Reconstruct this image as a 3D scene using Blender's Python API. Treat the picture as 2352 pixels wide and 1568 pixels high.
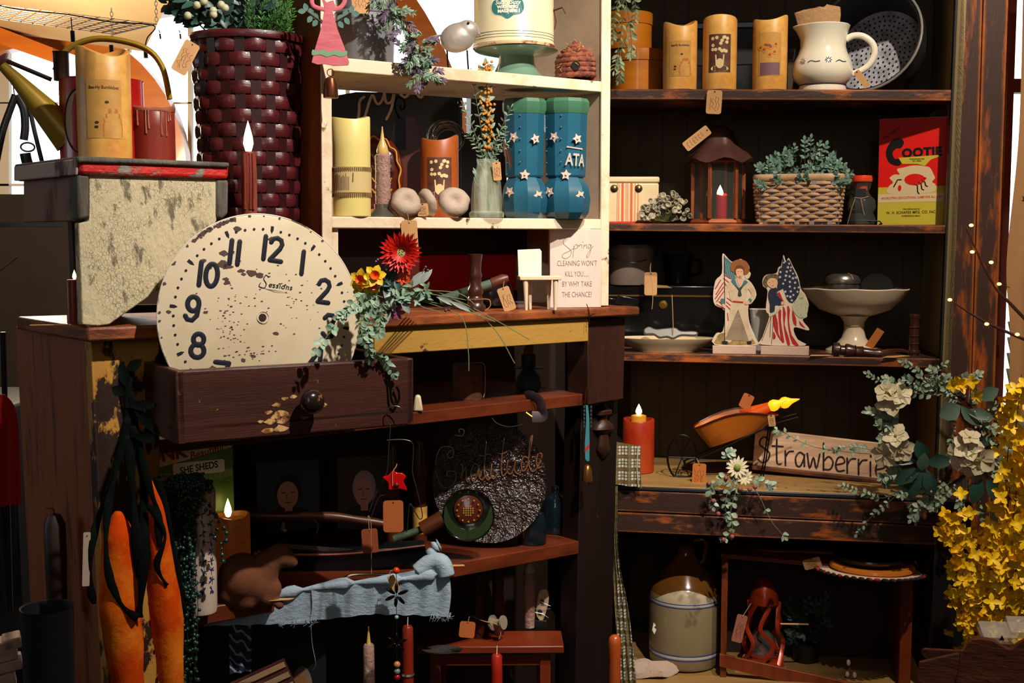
import bpy, math, random
from mathutils import Vector as V, Matrix, noise
from math import sin, cos, pi, radians as RD, atan2, sqrt
for o in list(bpy.data.objects): bpy.data.objects.remove(o)
SC = bpy.context.scene; COL = SC.collection
# ---------------------------------------------------------------- camera
F = 2800.0; HZ = 535.0
PITCH = math.atan((784 - HZ) / F)
CAM = V((0, 0, 1.4))
FWD = V((0, cos(PITCH), -sin(PITCH))); UP = V((0, sin(PITCH), cos(PITCH))); RT = V((1, 0, 0))
cd = bpy.data.cameras.new('camera'); cam = bpy.data.objects.new('camera', cd); COL.objects.link(cam)
cam.location = CAM; cam.rotation_euler = (pi / 2 - PITCH, 0, 0)
cd.sensor_width = 36; cd.lens = F / 2352 * 36; cd.clip_start = .02
SC.camera = cam
# ---------------------------------------------------------------- colour and world
vs = SC.view_settings; vs.view_transform = 'Standard'; vs.look = 'None'; vs.gamma = 1; vs.use_curve_mapping = False; vs.exposure = 0.0
SC.cycles.use_denoising = True; SC.cycles.max_bounces = 7; SC.cycles.transparent_max_bounces = 12
SC.cycles.sample_clamp_indirect = 4; SC.cycles.caustics_reflective = False; SC.cycles.caustics_refractive = False
w = bpy.data.worlds.new('day'); SC.world = w; w.use_nodes = True
w.node_tree.nodes['Background'].inputs[0].default_value = (.86, .95, 1, 1)
w.node_tree.nodes['Background'].inputs[1].default_value = 2.6
# ---------------------------------------------------------------- lamps: shop spotlights, an added fill and a back-room light
def lamp(name, kind, loc, aim, power, size, color, spot=None, blend=.5):
    l = bpy.data.lights.new(name, kind); l.energy = power; l.color = color
    if kind == 'SPOT':
        l.spot_size = RD(spot); l.spot_blend = blend; l.shadow_soft_size = size
    elif kind == 'AREA': l.size = size
    else: l.shadow_soft_size = size
    o = bpy.data.objects.new(name, l); COL.objects.link(o); o.location = loc
    if aim is not None: o.rotation_euler = (V(aim) - V(loc)).to_track_quat('-Z', 'Y').to_euler()
    return o
lamp('key_spotlight', 'SPOT', (.55, 1.12, 2.6), (-.08, 2.1, 1.38), 185, .02, (1, .90, .79), 58, .6)
lamp('side_spotlight', 'SPOT', (1.0, 1.42, 2.85), (.66, 2.72, 1.2), 150, .022, (1, .86, .68), 66, .7)
lamp('fill_light', 'AREA', (-.5, -1.2, 2.9), (.1, 2.2, 1.2), 3.5, .9, (1, .80, .60))  # added soft fill that lifts the shade, no lamp of the shop
lamp('back_room_light', 'POINT', (-1.6, 3.9, 1.75), None, 70, .12, (1, .78, .5))  # fixtureless point light, strengthened to brighten the canopy
# ---------------------------------------------------------------- geometry helpers
def ray(px, py): return FWD + RT * ((px - 1176) / F) - UP * ((py - 784) / F)
def at(px, py, D): return CAM + ray(px, py) * D
def proj(p):
    q = V(p) - CAM; D = q.dot(FWD); return 1176 + F * q.dot(RT) / D, 784 - F * q.dot(UP) / D, D
class Frame:
    def __init__(s, x, y, yaw):
        s.O = V((x, y, 0)); s.yaw = yaw; s.u = V((cos(yaw), sin(yaw), 0)); s.n = V((-sin(yaw), cos(yaw), 0))
    def hit(s, px, py, d=0):
        r = ray(px, py); t = (s.O + s.n * d - CAM).dot(s.n) / r.dot(s.n); return CAM + r * t
    def k(s, px, py, d=0): return proj(s.hit(px, py, d))[2] / F
FL = Frame(-.600, 1.730, RD(40.1))
FR = Frame(.259, 2.75, RD(-9.5))
Z0 = 0.0
class MB:
    """collects shapes (units: photo pixels at the thing's distance, x right, y away, z up) into one mesh"""
    def __init__(s): s.v = []; s.f = []; s.M = Matrix.Identity(4)
    def add(s, vs_, fs):
        b = len(s.v); M = s.M
        s.v += [M @ V(p) for p in vs_]; s.f += [tuple(b + i for i in f) for f in fs]; return s
    def box(s, x, y, z, sx, sy, sz, R=None, tx=1, ty=1):
        q = []
        for c in (-.5, .5):
            a, b = (tx, ty) if c > 0 else (1, 1)
            for i, j in ((-.5, -.5), (.5, -.5), (.5, .5), (-.5, .5)): q.append(V((i * sx * a, j * sy * b, c * sz)))
        if R is not None: q = [R @ p for p in q]
        return s.add([p + V((x, y, z)) for p in q], [(3, 2, 1, 0), (4, 5, 6, 7), (0, 1, 5, 4), (1, 2, 6, 5), (2, 3, 7, 6), (3, 0, 4, 7)])
    def rings(s, R, closed=False, caps=True):
        n = len(R[0]); vs_ = [p for r in R for p in r]; fs = []
        m = len(R)
        for i in range(m if closed else m - 1):
            a = i * n; b = ((i + 1) % m) * n
            for j in range(n):
                k = (j + 1) % n; fs.append((a + j, a + k, b + k, b + j))
        if caps and not closed: fs += [tuple(reversed(range(n))), tuple(range((m - 1) * n, m * n))]
        return s.add(vs_, fs)
    def tube(s, P, r, seg=8, closed=False, flat=1, caps=True):
        P = [V(p) for p in P]; n = len(P)
        if n < 2: return s
        rr = r if isinstance(r, (list, tuple)) else [r] * n
        R = []; prev = None
        for i in range(n):
            a = P[i - 1] if (i or closed) else P[0]; b = P[(i + 1) % n] if (i < n - 1 or closed) else P[-1]
            t = (b - a); t = t.normalized() if t.length > 1e-9 else V((0, 0, 1))
            if prev is None: prev = V((0, 1, 0)) if abs(t.y) < .9 else V((1, 0, 0))
            nn = prev - t * prev.dot(t); nn = nn.normalized() if nn.length > 1e-6 else t.orthogonal().normalized()
            prev = nn; bb = t.cross(nn)
            R.append([P[i] + (nn * cos(2 * pi * j / seg) * flat + bb * sin(2 * pi * j / seg)) * rr[i] for j in range(seg)])
        return s.rings(R, closed, caps)
    def stroke(s, P, w, y=0, h=.6, seg=8):
        """rounded pen stroke lying in the x-z plane"""
        P = [V((p[0], y, p[1])) for p in P]; n = len(P)
        if n > 1:
            t0 = (P[0] - P[1]).normalized(); t1 = (P[-1] - P[-2]).normalized(); r = w / 2
            Q = [P[0] + t0 * r, P[0] + t0 * r * .7] + P + [P[-1] + t1 * r * .7, P[-1] + t1 * r]
            R = [.05 * r, .7 * r] + [r] * n + [.7 * r, .05 * r]
            s.tube(Q, R, seg, flat=h / max(r, 1e-6))
        return s
    def lathe(s, prof, seg=24, c=(0, 0, 0), R=None, sx=1, sy=1, caps=True, a0=0):
        c = V(c); rs = []
        for r, z in prof:
            q = [V((r * sx * cos(2 * pi * j / seg + a0), r * sy * sin(2 * pi * j / seg + a0), z)) for j in range(seg)]
            if R is not None: q = [R @ p for p in q]
            rs.append([p + c for p in q])
        return s.rings(rs, False, caps)
    def ball(s, c, r, seg=10, sc=(1, 1, 1), R=None):
        n = max(4, seg // 2 + 1)
        prof = [(max(1e-3, sin(pi * i / n)), -cos(pi * i / n)) for i in range(n + 1)]
        M = Matrix.Diagonal((r * sc[0], r * sc[1], r * sc[2]))
        if R is not None: M = R @ M
        return s.lathe(prof, seg, c, M, caps=False)
    def prism(s, O, y0, y1):
        n = len(O); a = sum(O[i][0] * O[(i + 1) % n][1] - O[(i + 1) % n][0] * O[i][1] for i in range(n))
        if a < 0: O = O[::-1]
        vs_ = [(x, y0, z) for x, z in O] + [(x, y1, z) for x, z in O]
        fs = [tuple(range(n)), tuple(reversed(range(n, 2 * n)))] + [(i, i + n, (i + 1) % n + n, (i + 1) % n) for i in range(n)]
        return s.add(vs_, fs)
    def hexa(s, P, e):
        P = [V(p) for p in P]; Q = P + [p + e for p in P]
        return s.add(Q, [(3, 2, 1, 0), (4, 5, 6, 7), (0, 1, 5, 4), (1, 2, 6, 5), (2, 3, 7, 6), (3, 0, 4, 7)])
    def leaf(s, p, d, L, W, nrm=None, fold=.18, droop=.15, rnd=.0):
        p = V(p); d = V(d).normalized(); nrm = V(nrm or (0, -1, .35))
        sd = d.cross(nrm); sd = sd.normalized() if sd.length > 1e-5 else d.orthogonal().normalized()
        nn = sd.cross(d).normalized(); vs_ = [p]; fs = []
        for t, ww in ((.22, .62), (.5, 1), (.8, .66)):
            c = p + d * (L * t) - nn * (droop * L * t * t)
            vs_ += [c - sd * (W * ww / 2) + nn * (fold * W * ww), c, c + sd * (W * ww / 2) + nn * (fold * W * ww)]
        vs_.append(p + d * L - nn * (droop * L))
        fs += [(0, 1, 2), (0, 2, 3)]
        for b in (1, 4): fs += [(b, b + 3, b + 4, b + 1), (b + 1, b + 4, b + 5, b + 2)]
        fs += [(7, 10, 8), (8, 10, 9)]
        return s.add(vs_, fs)
    def text(s, t, size, x=0, z=0, y=0, al='CENTER', bold=0, shear=0, sx=1, ext=.3, rot=0, sp=1):
        c = bpy.data.curves.new('t', 'FONT'); c.body = t; c.size = size; c.align_x = al; c.align_y = 'CENTER'
        c.offset = bold; c.shear = shear; c.extrude = ext; c.space_character = sp; c.resolution_u = 3
        o = bpy.data.objects.new('t', c); COL.objects.link(o)
        m = bpy.data.meshes.new_from_object(o); bpy.data.objects.remove(o)
        cr_, sr = cos(rot), sin(rot); q = []
        for v in m.vertices:
            a, b = v.co.x * sx, v.co.y; q.append((x + a * cr_ - b * sr, y - v.co.z, z + a * sr + b * cr_))
        s.add(q, [tuple(p.vertices) for p in m.polygons]); bpy.data.meshes.remove(m); bpy.data.curves.remove(c); return s
    def mesh(s, name, k, smooth):
        m = bpy.data.meshes.new(name); m.from_pydata([tuple(p * k) for p in s.v], [], s.f)
        m.validate(); m.update()
        if smooth:
            m.polygons.foreach_set('use_smooth', [True] * len(m.polygons))
            if smooth != 'all': m.set_sharp_from_angle(angle=RD(smooth if smooth is not True else 40))
        return m
def cr(P, n=6, closed=False):
    """smooth curve through the points"""
    P = [V(p if len(p) == 3 else (p[0], p[1], 0)) for p in P]; m = len(P); out = []
    two = False
    for i in range(m if closed else m - 1):
        g = lambda j: P[j % m] if closed else P[max(0, min(m - 1, j))]
        a, b, c, d = g(i - 1), g(i), g(i + 1), g(i + 2)
        for q in range(n):
            t = q / n
            out.append(.5 * ((2 * b) + (c - a) * t + (2 * a - 5 * b + 4 * c - d) * t * t + (3 * b - a - 3 * c + d) * t ** 3))
    if not closed: out.append(P[-1])
    return out
def cr2(P, n=6, closed=False): return [(p.x, p.y) for p in cr(P, n, closed)]
def ell(cx, cz, rx, rz, n=24, a0=0, a1=360): return [(cx + rx * cos(RD(a0 + (a1 - a0) * i / n)), cz + rz * sin(RD(a0 + (a1 - a0) * i / n))) for i in range(n if abs(a1 - a0) >= 360 else n + 1)]
def rrect(x0, z0, x1, z1, r, n=4):
    o = []
    for cx, cz, a in ((x1 - r, z1 - r, 0), (x0 + r, z1 - r, 90), (x0 + r, z0 + r, 180), (x1 - r, z0 + r, 270)):
        o += [(cx + r * cos(RD(a + 90 * i / n)), cz + r * sin(RD(a + 90 * i / n))) for i in range(n + 1)]
    return o
def ROT(ax, deg): return Matrix.Rotation(RD(deg), 3, ax)
def T4(x=0, y=0, z=0, R=None):
    m = Matrix.Translation((x, y, z)); return m @ R.to_4x4() if R is not None else m
# ---------------------------------------------------------------- things and parts
def link(name, mb, mat, k=1, parent=None, loc=None, rz=0, smooth=40, bev=0, label=None, sub=0):
    o = bpy.data.objects.new(name, mb.mesh(name, k, smooth)); COL.objects.link(o)
    if mat is not None: o.data.materials.append(mat)
    if parent is not None: o.parent = parent
    if loc is not None: o.location = loc
    if rz: o.rotation_euler = (0, 0, rz)
    if bev:
        m = o.modifiers.new('b', 'BEVEL'); m.width = bev * k; m.segments = 2; m.limit_method = 'ANGLE'; m.angle_limit = RD(35)
    if sub:
        m = o.modifiers.new('s', 'SUBSURF'); m.levels = m.render_levels = sub
    if label: o['label'] = label
    return o
def tag(o, label, cat, group=None):
    o['label'] = label; o['category'] = cat
    if group: o['group'] = group
    return o
class T:
    """a thing: an Empty at its base that parents its parts"""
    def __init__(s, name, label, cat, loc, k, rz=0, group=None, tilt=None):
        s.e = bpy.data.objects.new(name, None); COL.objects.link(s.e); s.e.empty_display_size = .02
        s.e.location = loc; s.e.rotation_euler = tilt + (rz,) if tilt else (0, 0, rz); s.k = k; tag(s.e, label, cat, group)
    def p(s, name, mb, mat, parent=None, **kw): return link(name, mb, mat, s.k, parent or s.e, **kw)
def solo(name, label, cat, mb, mat, loc, k, rz=0, group=None, tilt=None, **kw):
    o = link(name, mb, mat, k, None, loc, rz, **kw); tag(o, label, cat, group)
    if tilt: o.rotation_euler = tilt + (rz,)
    return o
def struct(name, mb, mat, **kw):
    o = link(name, mb, mat, 1, **kw); o['kind'] = 'structure'; return o
# ---------------------------------------------------------------- materials
def lin(h):
    if not isinstance(h, str): return tuple(h) + (1,)
    h = h.lstrip('#'); c = [int(h[i:i + 2], 16) / 255 for i in (0, 2, 4)]
    return tuple((x / 12.92 if x < .04045 else ((x + .055) / 1.055) ** 2.4) for x in c) + (1,)
MATS = {}
def M(name, col, rough=.6, metal=0, col2=None, sc=20, thr=.5, soft=.08, st=(1, 1, 1), det=6, bump=0, bsc=60, edge=None, er=.004, ethr=.5,
      emit=None, es=1, trans=0, ior=1.45, alpha=1, sss=0, coat=0, col3=None, sc3=6, thr3=.6, st3=(1, 1, 1), sheen=0, wave=None, spec=.5, bd=.004, crack=None):
    if name in MATS: return MATS[name]
    m = bpy.data.materials.new(name); m.use_nodes = True; nt = m.node_tree; N = nt.nodes; L = nt.links
    b = N['Principled BSDF']; tc = N.new('ShaderNodeTexCoord')
    def nz(scale, st_, detail=6):
        mp = N.new('ShaderNodeMapping'); mp.inputs['Scale'].default_value = st_; L.new(tc.outputs['Object'], mp.inputs[0])
        n = N.new('ShaderNodeTexNoise'); n.inputs['Scale'].default_value = scale; n.inputs['Detail'].default_value = detail
        n.inputs['Roughness'].default_value = .65; L.new(mp.outputs[0], n.inputs['Vector']); return n.outputs['Fac']
    def rng(f, t, s_):
        r = N.new('ShaderNodeMapRange'); r.inputs[1].default_value = t - s_; r.inputs[2].default_value = t + s_; L.new(f, r.inputs[0]); return r.outputs[0]
    def mix(f, A, B):
        x = N.new('ShaderNodeMix'); x.data_type = 'RGBA'; L.new(f, x.inputs[0])
        for sck, c in ((6, A), (7, B)):
            if isinstance(c, tuple): x.inputs[sck].default_value = c
            else: L.new(c, x.inputs[sck])
        return x.outputs[2]
    c = lin(col); fac = None
    if col2 is not None:
        fac = rng(nz(sc, st, det), thr, soft); c = mix(fac, c, lin(col2))
    if wave:   # (axis, scale, colour, width)
        wv = N.new('ShaderNodeTexWave'); wv.bands_direction = wave[0]; wv.inputs['Scale'].default_value = wave[1]; wv.inputs['Distortion'].default_value = wave[4] if len(wave) > 4 else 0
        L.new(tc.outputs['Object'], wv.inputs['Vector']); c = mix(rng(wv.outputs['Fac'], wave[3], .03), c, lin(wave[2]))
    if col3 is not None: c = mix(rng(nz(sc3, st3, 5), thr3, .05), c, lin(col3))
    if crack:
        vo = N.new('ShaderNodeTexVoronoi'); vo.feature = 'DISTANCE_TO_EDGE'; vo.inputs['Scale'].default_value = crack[0]; mp = N.new('ShaderNodeMapping'); mp.inputs['Scale'].default_value = crack[3]
        L.new(tc.outputs['Object'], mp.inputs[0]); L.new(mp.outputs[0], vo.inputs['Vector']); q = N.new('ShaderNodeMath'); q.operation = 'MULTIPLY_ADD'; q.inputs[1].default_value = -.22; L.new(nz(14, (1, 1, 1)), q.inputs[0]); L.new(vo.outputs['Distance'], q.inputs[2]); c = mix(rng(q.outputs[0], crack[1] - .1, .02), lin(crack[2]), c)
    if edge is not None:
        bv = N.new('ShaderNodeBevel'); bv.samples = 4; bv.inputs['Radius'].default_value = er
        g = N.new('ShaderNodeNewGeometry'); d = N.new('ShaderNodeVectorMath'); d.operation = 'DOT_PRODUCT'
        L.new(bv.outputs[0], d.inputs[0]); L.new(g.outputs['Normal'], d.inputs[1])
        i = N.new('ShaderNodeMath'); i.operation = 'SUBTRACT'; i.inputs[0].default_value = 1; L.new(d.outputs['Value'], i.inputs[1])
        j = N.new('ShaderNodeMath'); j.operation = 'MULTIPLY_ADD'; L.new(i.outputs[0], j.inputs[0]); j.inputs[1].default_value = 3.2; L.new(nz(22, (1, 1, 1), 8), j.inputs[2])
        c = mix(rng(j.outputs[0], ethr + .28, .09), c, lin(edge))
    if isinstance(c, tuple): b.inputs['Base Color'].default_value = c
    else: L.new(c, b.inputs['Base Color'])
    b.inputs['Roughness'].default_value = rough; b.inputs['Metallic'].default_value = metal; b.inputs['IOR'].default_value = ior
    b.inputs['Specular IOR Level'].default_value = spec
    if trans: b.inputs['Transmission Weight'].default_value = trans
    if alpha < 1: b.inputs['Alpha'].default_value = alpha
    if coat: b.inputs['Coat Weight'].default_value = coat; b.inputs['Coat Roughness'].default_value = .08
    if sheen: b.inputs['Sheen Weight'].default_value = sheen
    if sss: b.inputs['Subsurface Weight'].default_value = sss; b.inputs['Subsurface Radius'].default_value = (.02, .01, .005); b.inputs['Subsurface Scale'].default_value = .5
    if emit: b.inputs['Emission Color'].default_value = lin(emit); b.inputs['Emission Strength'].default_value = es
    if bump:
        bp = N.new('ShaderNodeBump'); bp.inputs['Strength'].default_value = bump; bp.inputs['Distance'].default_value = bd
        L.new(nz(bsc, st, 6), bp.inputs['Height'])
        if fac is not None:
            b2 = N.new('ShaderNodeBump'); b2.inputs['Strength'].default_value = min(1, bump * .8); b2.inputs['Distance'].default_value = .0012; b2.invert = True
            L.new(fac, b2.inputs['Height']); L.new(bp.outputs[0], b2.inputs['Normal']); bp = b2
        L.new(bp.outputs[0], b.inputs['Normal'])
    MATS[name] = m; return m
BOOK = M('worn_dark_paint', '#38241e', .42, col2='#a8561a', sc=9, thr=.6, soft=.07, st=(1, 1, 3), bump=.25, bsc=40, edge='#c06a1e', er=.007, ethr=.5)
BOOKV = M('worn_dark_paint_upright', '#3c2720', .42, col2='#a04f17', sc=9, thr=.6, soft=.07, st=(4, 4, .7), bump=.25, bsc=40, edge='#c4660f', er=.012, ethr=.48)
BOOKIN = M('shaded_tan_beadboard', '#54422a', .6, wave=('X', 5.5, '#3a2e1c', .985), col3='#463620', sc3=5, bump=.1)  # tan paint darkened: the shade inside the bookcase is in the colour
COUNTER = M('tan_counter', '#9c7a48', .5, col2='#7c5c34', sc=7, thr=.6, soft=.15, st=(.6, 3, 1), bump=.1)
CREAM = M('chippy_cream_paint', '#e3cdb0', .55, col2='#5b3f2c', sc=22, thr=.655, soft=.02, bump=.5, bsc=30, edge='#9a8167', er=.003, ethr=.85, col3='#cfb595', sc3=9, thr3=.56)
GREIGE = M('greige_inner_paint', '#a8927c', .6, col2='#917c68', sc=8, thr=.55, soft=.15, bump=.2)
ORWOOD = M('orange_brown_wood', '#8e4a1c', .5, col2='#6a3212', sc=7, thr=.52, soft=.12, st=(6, 6, .6), bump=.2, bsc=30)
TOPW = M('worn_brown_top', '#9a5228', .42, col2='#5a2c18', sc=6, thr=.5, soft=.12, st=(1, 2, 4), bump=.4, bsc=30, edge='#b06a2c', er=.006, ethr=.62)
MUST = M('chipped_mustard_paint', '#b07f35', .5, col2='#2a1710', sc=11, thr=.53, soft=.015, st=(1, 1, .6), bump=.5, bsc=30, col3='#8f4a18', sc3=20, thr3=.68)
POSTD = M('near_black_post', '#1e1310', .4, col2='#140d0b', sc=5, thr=.5, soft=.2, st=(3, 3, .6), col3='#a8652a', sc3=30, thr3=.76)
MUSTR = M('chipped_mustard_rail', '#a8803a', .5, col2='#3a2314', sc=10, thr=.68, soft=.015, st=(1, 1, 2), bump=.4, bsc=30)
SIDEW = M('brown_side_boards', '#8c4a20', .6, col2='#3c1a0c', sc=8, thr=.6, soft=.06, st=(7, 7, .5), bump=.4, bsc=20)
POSTW = M('dark_brown_post', '#3e2117', .4, col2='#24130d', sc=5, thr=.5, soft=.2, st=(3, 3, .6), bump=.25, col3='#a8652a', sc3=26, thr3=.74, edge='#80461f', er=.004, ethr=.75)
DRAW = M('drawer_wood', '#452219', .42, col2='#331812', sc=6, thr=.5, soft=.2, st=(.5, 1, 9), bump=.25, bsc=50, col3='#c08436', sc3=48, thr3=.71, edge='#9a5a30', er=.004, ethr=.72)
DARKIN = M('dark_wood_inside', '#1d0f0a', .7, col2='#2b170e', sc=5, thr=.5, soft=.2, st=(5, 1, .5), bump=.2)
SHELFW = M('brown_lower_shelf', '#6a2d14', .38, col2='#4a1e10', sc=6, thr=.5, soft=.15, st=(.6, 2, 5), bump=.2, edge='#96521f', er=.004, ethr=.75)
BLACKP = M('black_matte', '#0d0c0d', .5)
# ================================================================ room shell
def quad(P): return MB().add([V(p) for p in P], [(0, 1, 2, 3)])
PLAST = M('warm_plaster', '#c9b493', .8, col2='#b59e7c', sc=3, thr=.5, soft=.3)
DARKWALL = M('brown_wall', '#2a1c14', .8, col2='#1c120d', sc=3, thr=.5, soft=.3)
def wallbox(name, x0, x1, y0, y1, z0, z1, mat, **kw):
    return struct(name, MB().box((x0 + x1) / 2, (y0 + y1) / 2, (z0 + z1) / 2, x1 - x0, y1 - y0, z1 - z0), mat, smooth=0, **kw)
wallbox('floor', -4.2, 3.2, -3, 7, -.1, 0, M('floor_boards', '#3a2a20', .6, col2='#2a1d15', sc=4, thr=.5, soft=.2, st=(1, 6, 1)))
wallbox('ceiling', -4.2, 3.2, -3, 7, 3.2, 3.3, PLAST)
struct('wall_left', MB().box(-4.25, -1.7, 1.6, .1, 2.6, 3.2).box(-4.25, 4.5, 1.6, .1, 5, 3.2).box(-4.25, .15, 1.6, .1, 1.1, 3.2).box(-4.25, 1.35, .6, .1, 1.3, 1.2).box(-4.25, 1.35, 2.8, .1, 1.3, .8), DARKWALL, smooth=0)
wallbox('wall_right', 3.2, 3.3, -3, 7, 0, 3.2, PLAST)
struct('wall_front', MB().box(-2.4, -3.05, 1.6, 3.6, .1, 3.2).box(1.75, -3.05, 1.6, 2.9, .1, 3.2).box(-.15, -3.05, .85, .9, .1, 1.7).box(-.15, -3.05, 3.05, .9, .1, .3), PLAST, smooth=0)  # opening added behind the camera for cool fill and glaze reflections
# partition behind the bookcase, with the blind-covered window at its right
XW0, XW1 = 1.25, 2.15
o = struct('wall_partition', MB().box((.22 + XW0) / 2, 3.27, 1.6, XW0 - .22, .08, 3.2).box((XW1 + 3.2) / 2, 3.27, 1.6, 3.2 - XW1, .08, 3.2)
           .box((XW0 + XW1) / 2, 3.27, .35, XW1 - XW0, .08, .7).box((XW0 + XW1) / 2, 3.27, 2.9, XW1 - XW0, .08, .6), PLAST, smooth=0)
wf = struct('window_1', MB().box(XW0 + .02, 3.22, 1.65, .05, .06, 1.9).box(XW1 - .02, 3.22, 1.65, .05, .06, 1.9).box(1.7, 3.22, .71, .9, .06, .05)
            .box(1.7, 3.22, 2.59, .9, .06, .05).box(1.7, 3.22, 1.78, .86, .04, .035), M('red_brown_frame', '#8a2f16', .5), smooth=0)
GLASS = M('clear_glass', '#ffffff', .0, trans=1, alpha=.25, ior=1.3)
b = MB()
for i in range(17): b.box(1.7, 3.15, .78 + i * .041, .82, .05, .004, ROT('X', 58))
bl = link('window_blind', b, M('white_slats', '#f1ead9', .5), 1, wf, smooth=0)
# far wall of the back room with arched bright windows
DFAR = 5.2
def farp(px, py, D=DFAR): p = at(px, py, D); return p
ORARCH = M('orange_varnished_wood', '#c8701c', .35, col2='#a8540f', sc=3, thr=.5, soft=.2, st=(1, 1, 5), coat=.3)
yf = DFAR
def XZ(px, py, y=yf):
    r = ray(px, py); t = (y - CAM.y) / r.y; p = CAM + r * t; return p.x, p.z
def flat(px_pts, y=yf): return [XZ(a, b_, y) for a, b_ in px_pts]
b = MB(); b.prism(flat([(-500, 1500), (1400, 1500), (1400, 446), (-500, 446)]), yf, yf + .1)
b.prism(flat([(-500, 446), (-30, 446), (-30, -700), (-500, -700)]), yf, yf + .1)
b.prism(flat([(1180, 446), (1400, 446), (1400, -700), (1180, -700)]), yf, yf + .1)
b.prism(flat([(-30, -60), (1180, -60), (1180, -700), (-30, -700)]), yf, yf + .1)
struct('wall_far', b, DARKWALL, smooth=0)
def arcband(cx, cy, r0, r1, a0, a1, y, dep, n=24):
    o = [(cx + r1 * cos(RD(a0 + (a1 - a0) * i / n)), cy - r1 * sin(RD(a0 + (a1 - a0) * i / n))) for i in range(n + 1)]
    i_ = [(cx + r0 * cos(RD(a1 + (a0 - a1) * i / n)), cy - r0 * sin(RD(a1 + (a0 - a1) * i / n))) for i in range(n + 1)]
    return MB().prism(flat(o + i_, y), y - dep, y)
b = arcband(90, 400, 285, 350, 0, 180, yf, .08); b.box(*[0] * 3, 0, 0, 0)
struct('window_2', b, ORARCH)
n_ = 20; o_ = [(620 + 485 * cos(RD(85 * i / n_)), 520 - 720 * sin(RD(85 * i / n_))) for i in range(n_ + 1)]
b = MB().prism(flat(o_ + [(620 + 425 * cos(RD(85 * i / n_)), 520 - 660 * sin(RD(85 * i / n_))) for i in range(n_, -1, -1)], yf), yf - .08, yf)
struct('window_3', b, ORARCH)
b = MB()
for px, w_ in ((12, 30), (300, 5), (440, 9), (560, 8), (800, 8)):
    b.prism(flat([(px - w_ / 2, 560), (px + w_ / 2, 560), (px + w_ / 2, -60), (px - w_ / 2, -60)], yf + .05), yf + .02, yf + .05)
for py, w_ in ((238, 3), (425, 5)):
    b.prism(flat([(-30, py + w_ / 2), (1180, py + w_ / 2), (1180, py - w_ / 2), (-30, py - w_ / 2)], yf + .05), yf + .02, yf + .05)
struct('trim_1', b, M('white_mullion', '#b9b0a4', .5), smooth=0)
# low canvas canopy and beam over the back room
b = MB(); A = [at(-400, 20, 4.9), at(330, 118, 4.9), at(470, 70, 4.4), at(640, -60, 3.8), at(640, -500, 3.2), at(-400, -500, 3.0)]
b.add(A, [(0, 1, 2, 3, 4, 5)])
CANV = M('cream_canvas', '#d9b98a', .9, col2='#c9a677', sc=2, thr=.5, soft=.3)
solo('ceiling_canopy', 'cream canvas canopy stretched above the wire rack at upper left', 'canopy', MB().hexa([p - V((0, 0, 0)) for p in (A[0], A[1], A[4], A[5])], V((0, 0, .01))), CANV, (0, 0, 0), 1, smooth=0)
b = MB().prism(flat([(-60, 80), (140, 150), (142, 118), (-60, 40)], 5.0), 4.9, 5.0)
b.prism(flat([(330, 50), (470, 25), (560, -40), (560, -120), (300, 20)], 4.9), 4.8, 4.9)
struct('trim_2', b, ORARCH, smooth=0)
b = MB().box(-2.2, 6.4, 1.3, .05, 2.0, 2.6)
# ================================================================ left cabinet (table)
def hx(fr, d0, d1, TLc, TRc, BRc, BLc, mb=None):
    P = [fr.hit(*BLc, d0), fr.hit(*BRc, d0), fr.hit(*TRc, d0), fr.hit(*TLc, d0)]
    return (mb or MB()).hexa(P, fr.n * (d1 - d0))
def fpart(name, mb, mat, parent, bev=.002, **kw): return link(name, mb, mat, 1, parent, bev=bev, smooth=30, **kw)
def root(name, label, cat):
    e = bpy.data.objects.new(name, None); COL.objects.link(e); tag(e, label, cat); return e
cab = root('chippy_cabinet', 'tall old brown cabinet with chipped mustard paint holding the clock drawer', 'cabinet')
DT = .30
fpart('table_top', hx(FL, 0, DT, (200, 752), (1470, 704), (1470, 724), (200, 786)), TOPW, cab, .004)
# side panel
sl = hx(FL, .03, .055, (208, 780), (366, 775), (372, 1900), (262, 1900))
fpart('front_post', sl, MUST, cab)
P0, P1 = FL.hit(210, 780, .03), FL.hit(262, 1900, .03)
b = MB().hexa([P1 - FL.u * .0, P0 - FL.u * .0, P0 + FL.n * .33, P1 + FL.n * .33], FL.u * .02)
fpart('side_panel', b, SIDEW, cab)
rp = hx(FL, .02, .08, (1350, 735), (1437, 728), (1432, 915), (1350, 930))
fpart('post_block', rp, POSTW, cab)
fpart('right_post', hx(FL, .05, .10, (1336, 928), (1420, 912), (1400, 1700), (1318, 1700)), POSTD, cab)
P0, P1 = FL.hit(1437, 735, .06), FL.hit(1400, 1700, .06)
fpart('apron_rail', hx(FL, .010, .03, (860, 752), (1352, 730), (1352, 784), (860, 816)), MUSTR, cab)
fpart('middle_rail', hx(FL, .035, .38, (368, 1010), (1350, 903), (1350, 930), (368, 1042)), SHELFW, cab)
LS = hx(FL, .05, .40, (380, 1412), (1330, 1242), (1330, 1272), (380, 1452)); fpart('lower_shelf', LS, SHELFW, cab)
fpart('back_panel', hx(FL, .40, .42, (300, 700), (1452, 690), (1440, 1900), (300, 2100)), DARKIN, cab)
# carved half turning on the right post
k = FL.k(1385, 1000, .05)
b = MB().lathe([(4, 0), (8, -6), (24, -14), (24, -22), (12, -28), (10, -36), (26, -46), (30, -56), (20, -64), (13, -70), (17, -90), (20, -104), (12, -116), (5, -124)], 20, sy=.6)
o = link('post_turning', b, POSTW, k, cab, FL.hit(1386, 928, .047), FL.yaw)
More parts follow.
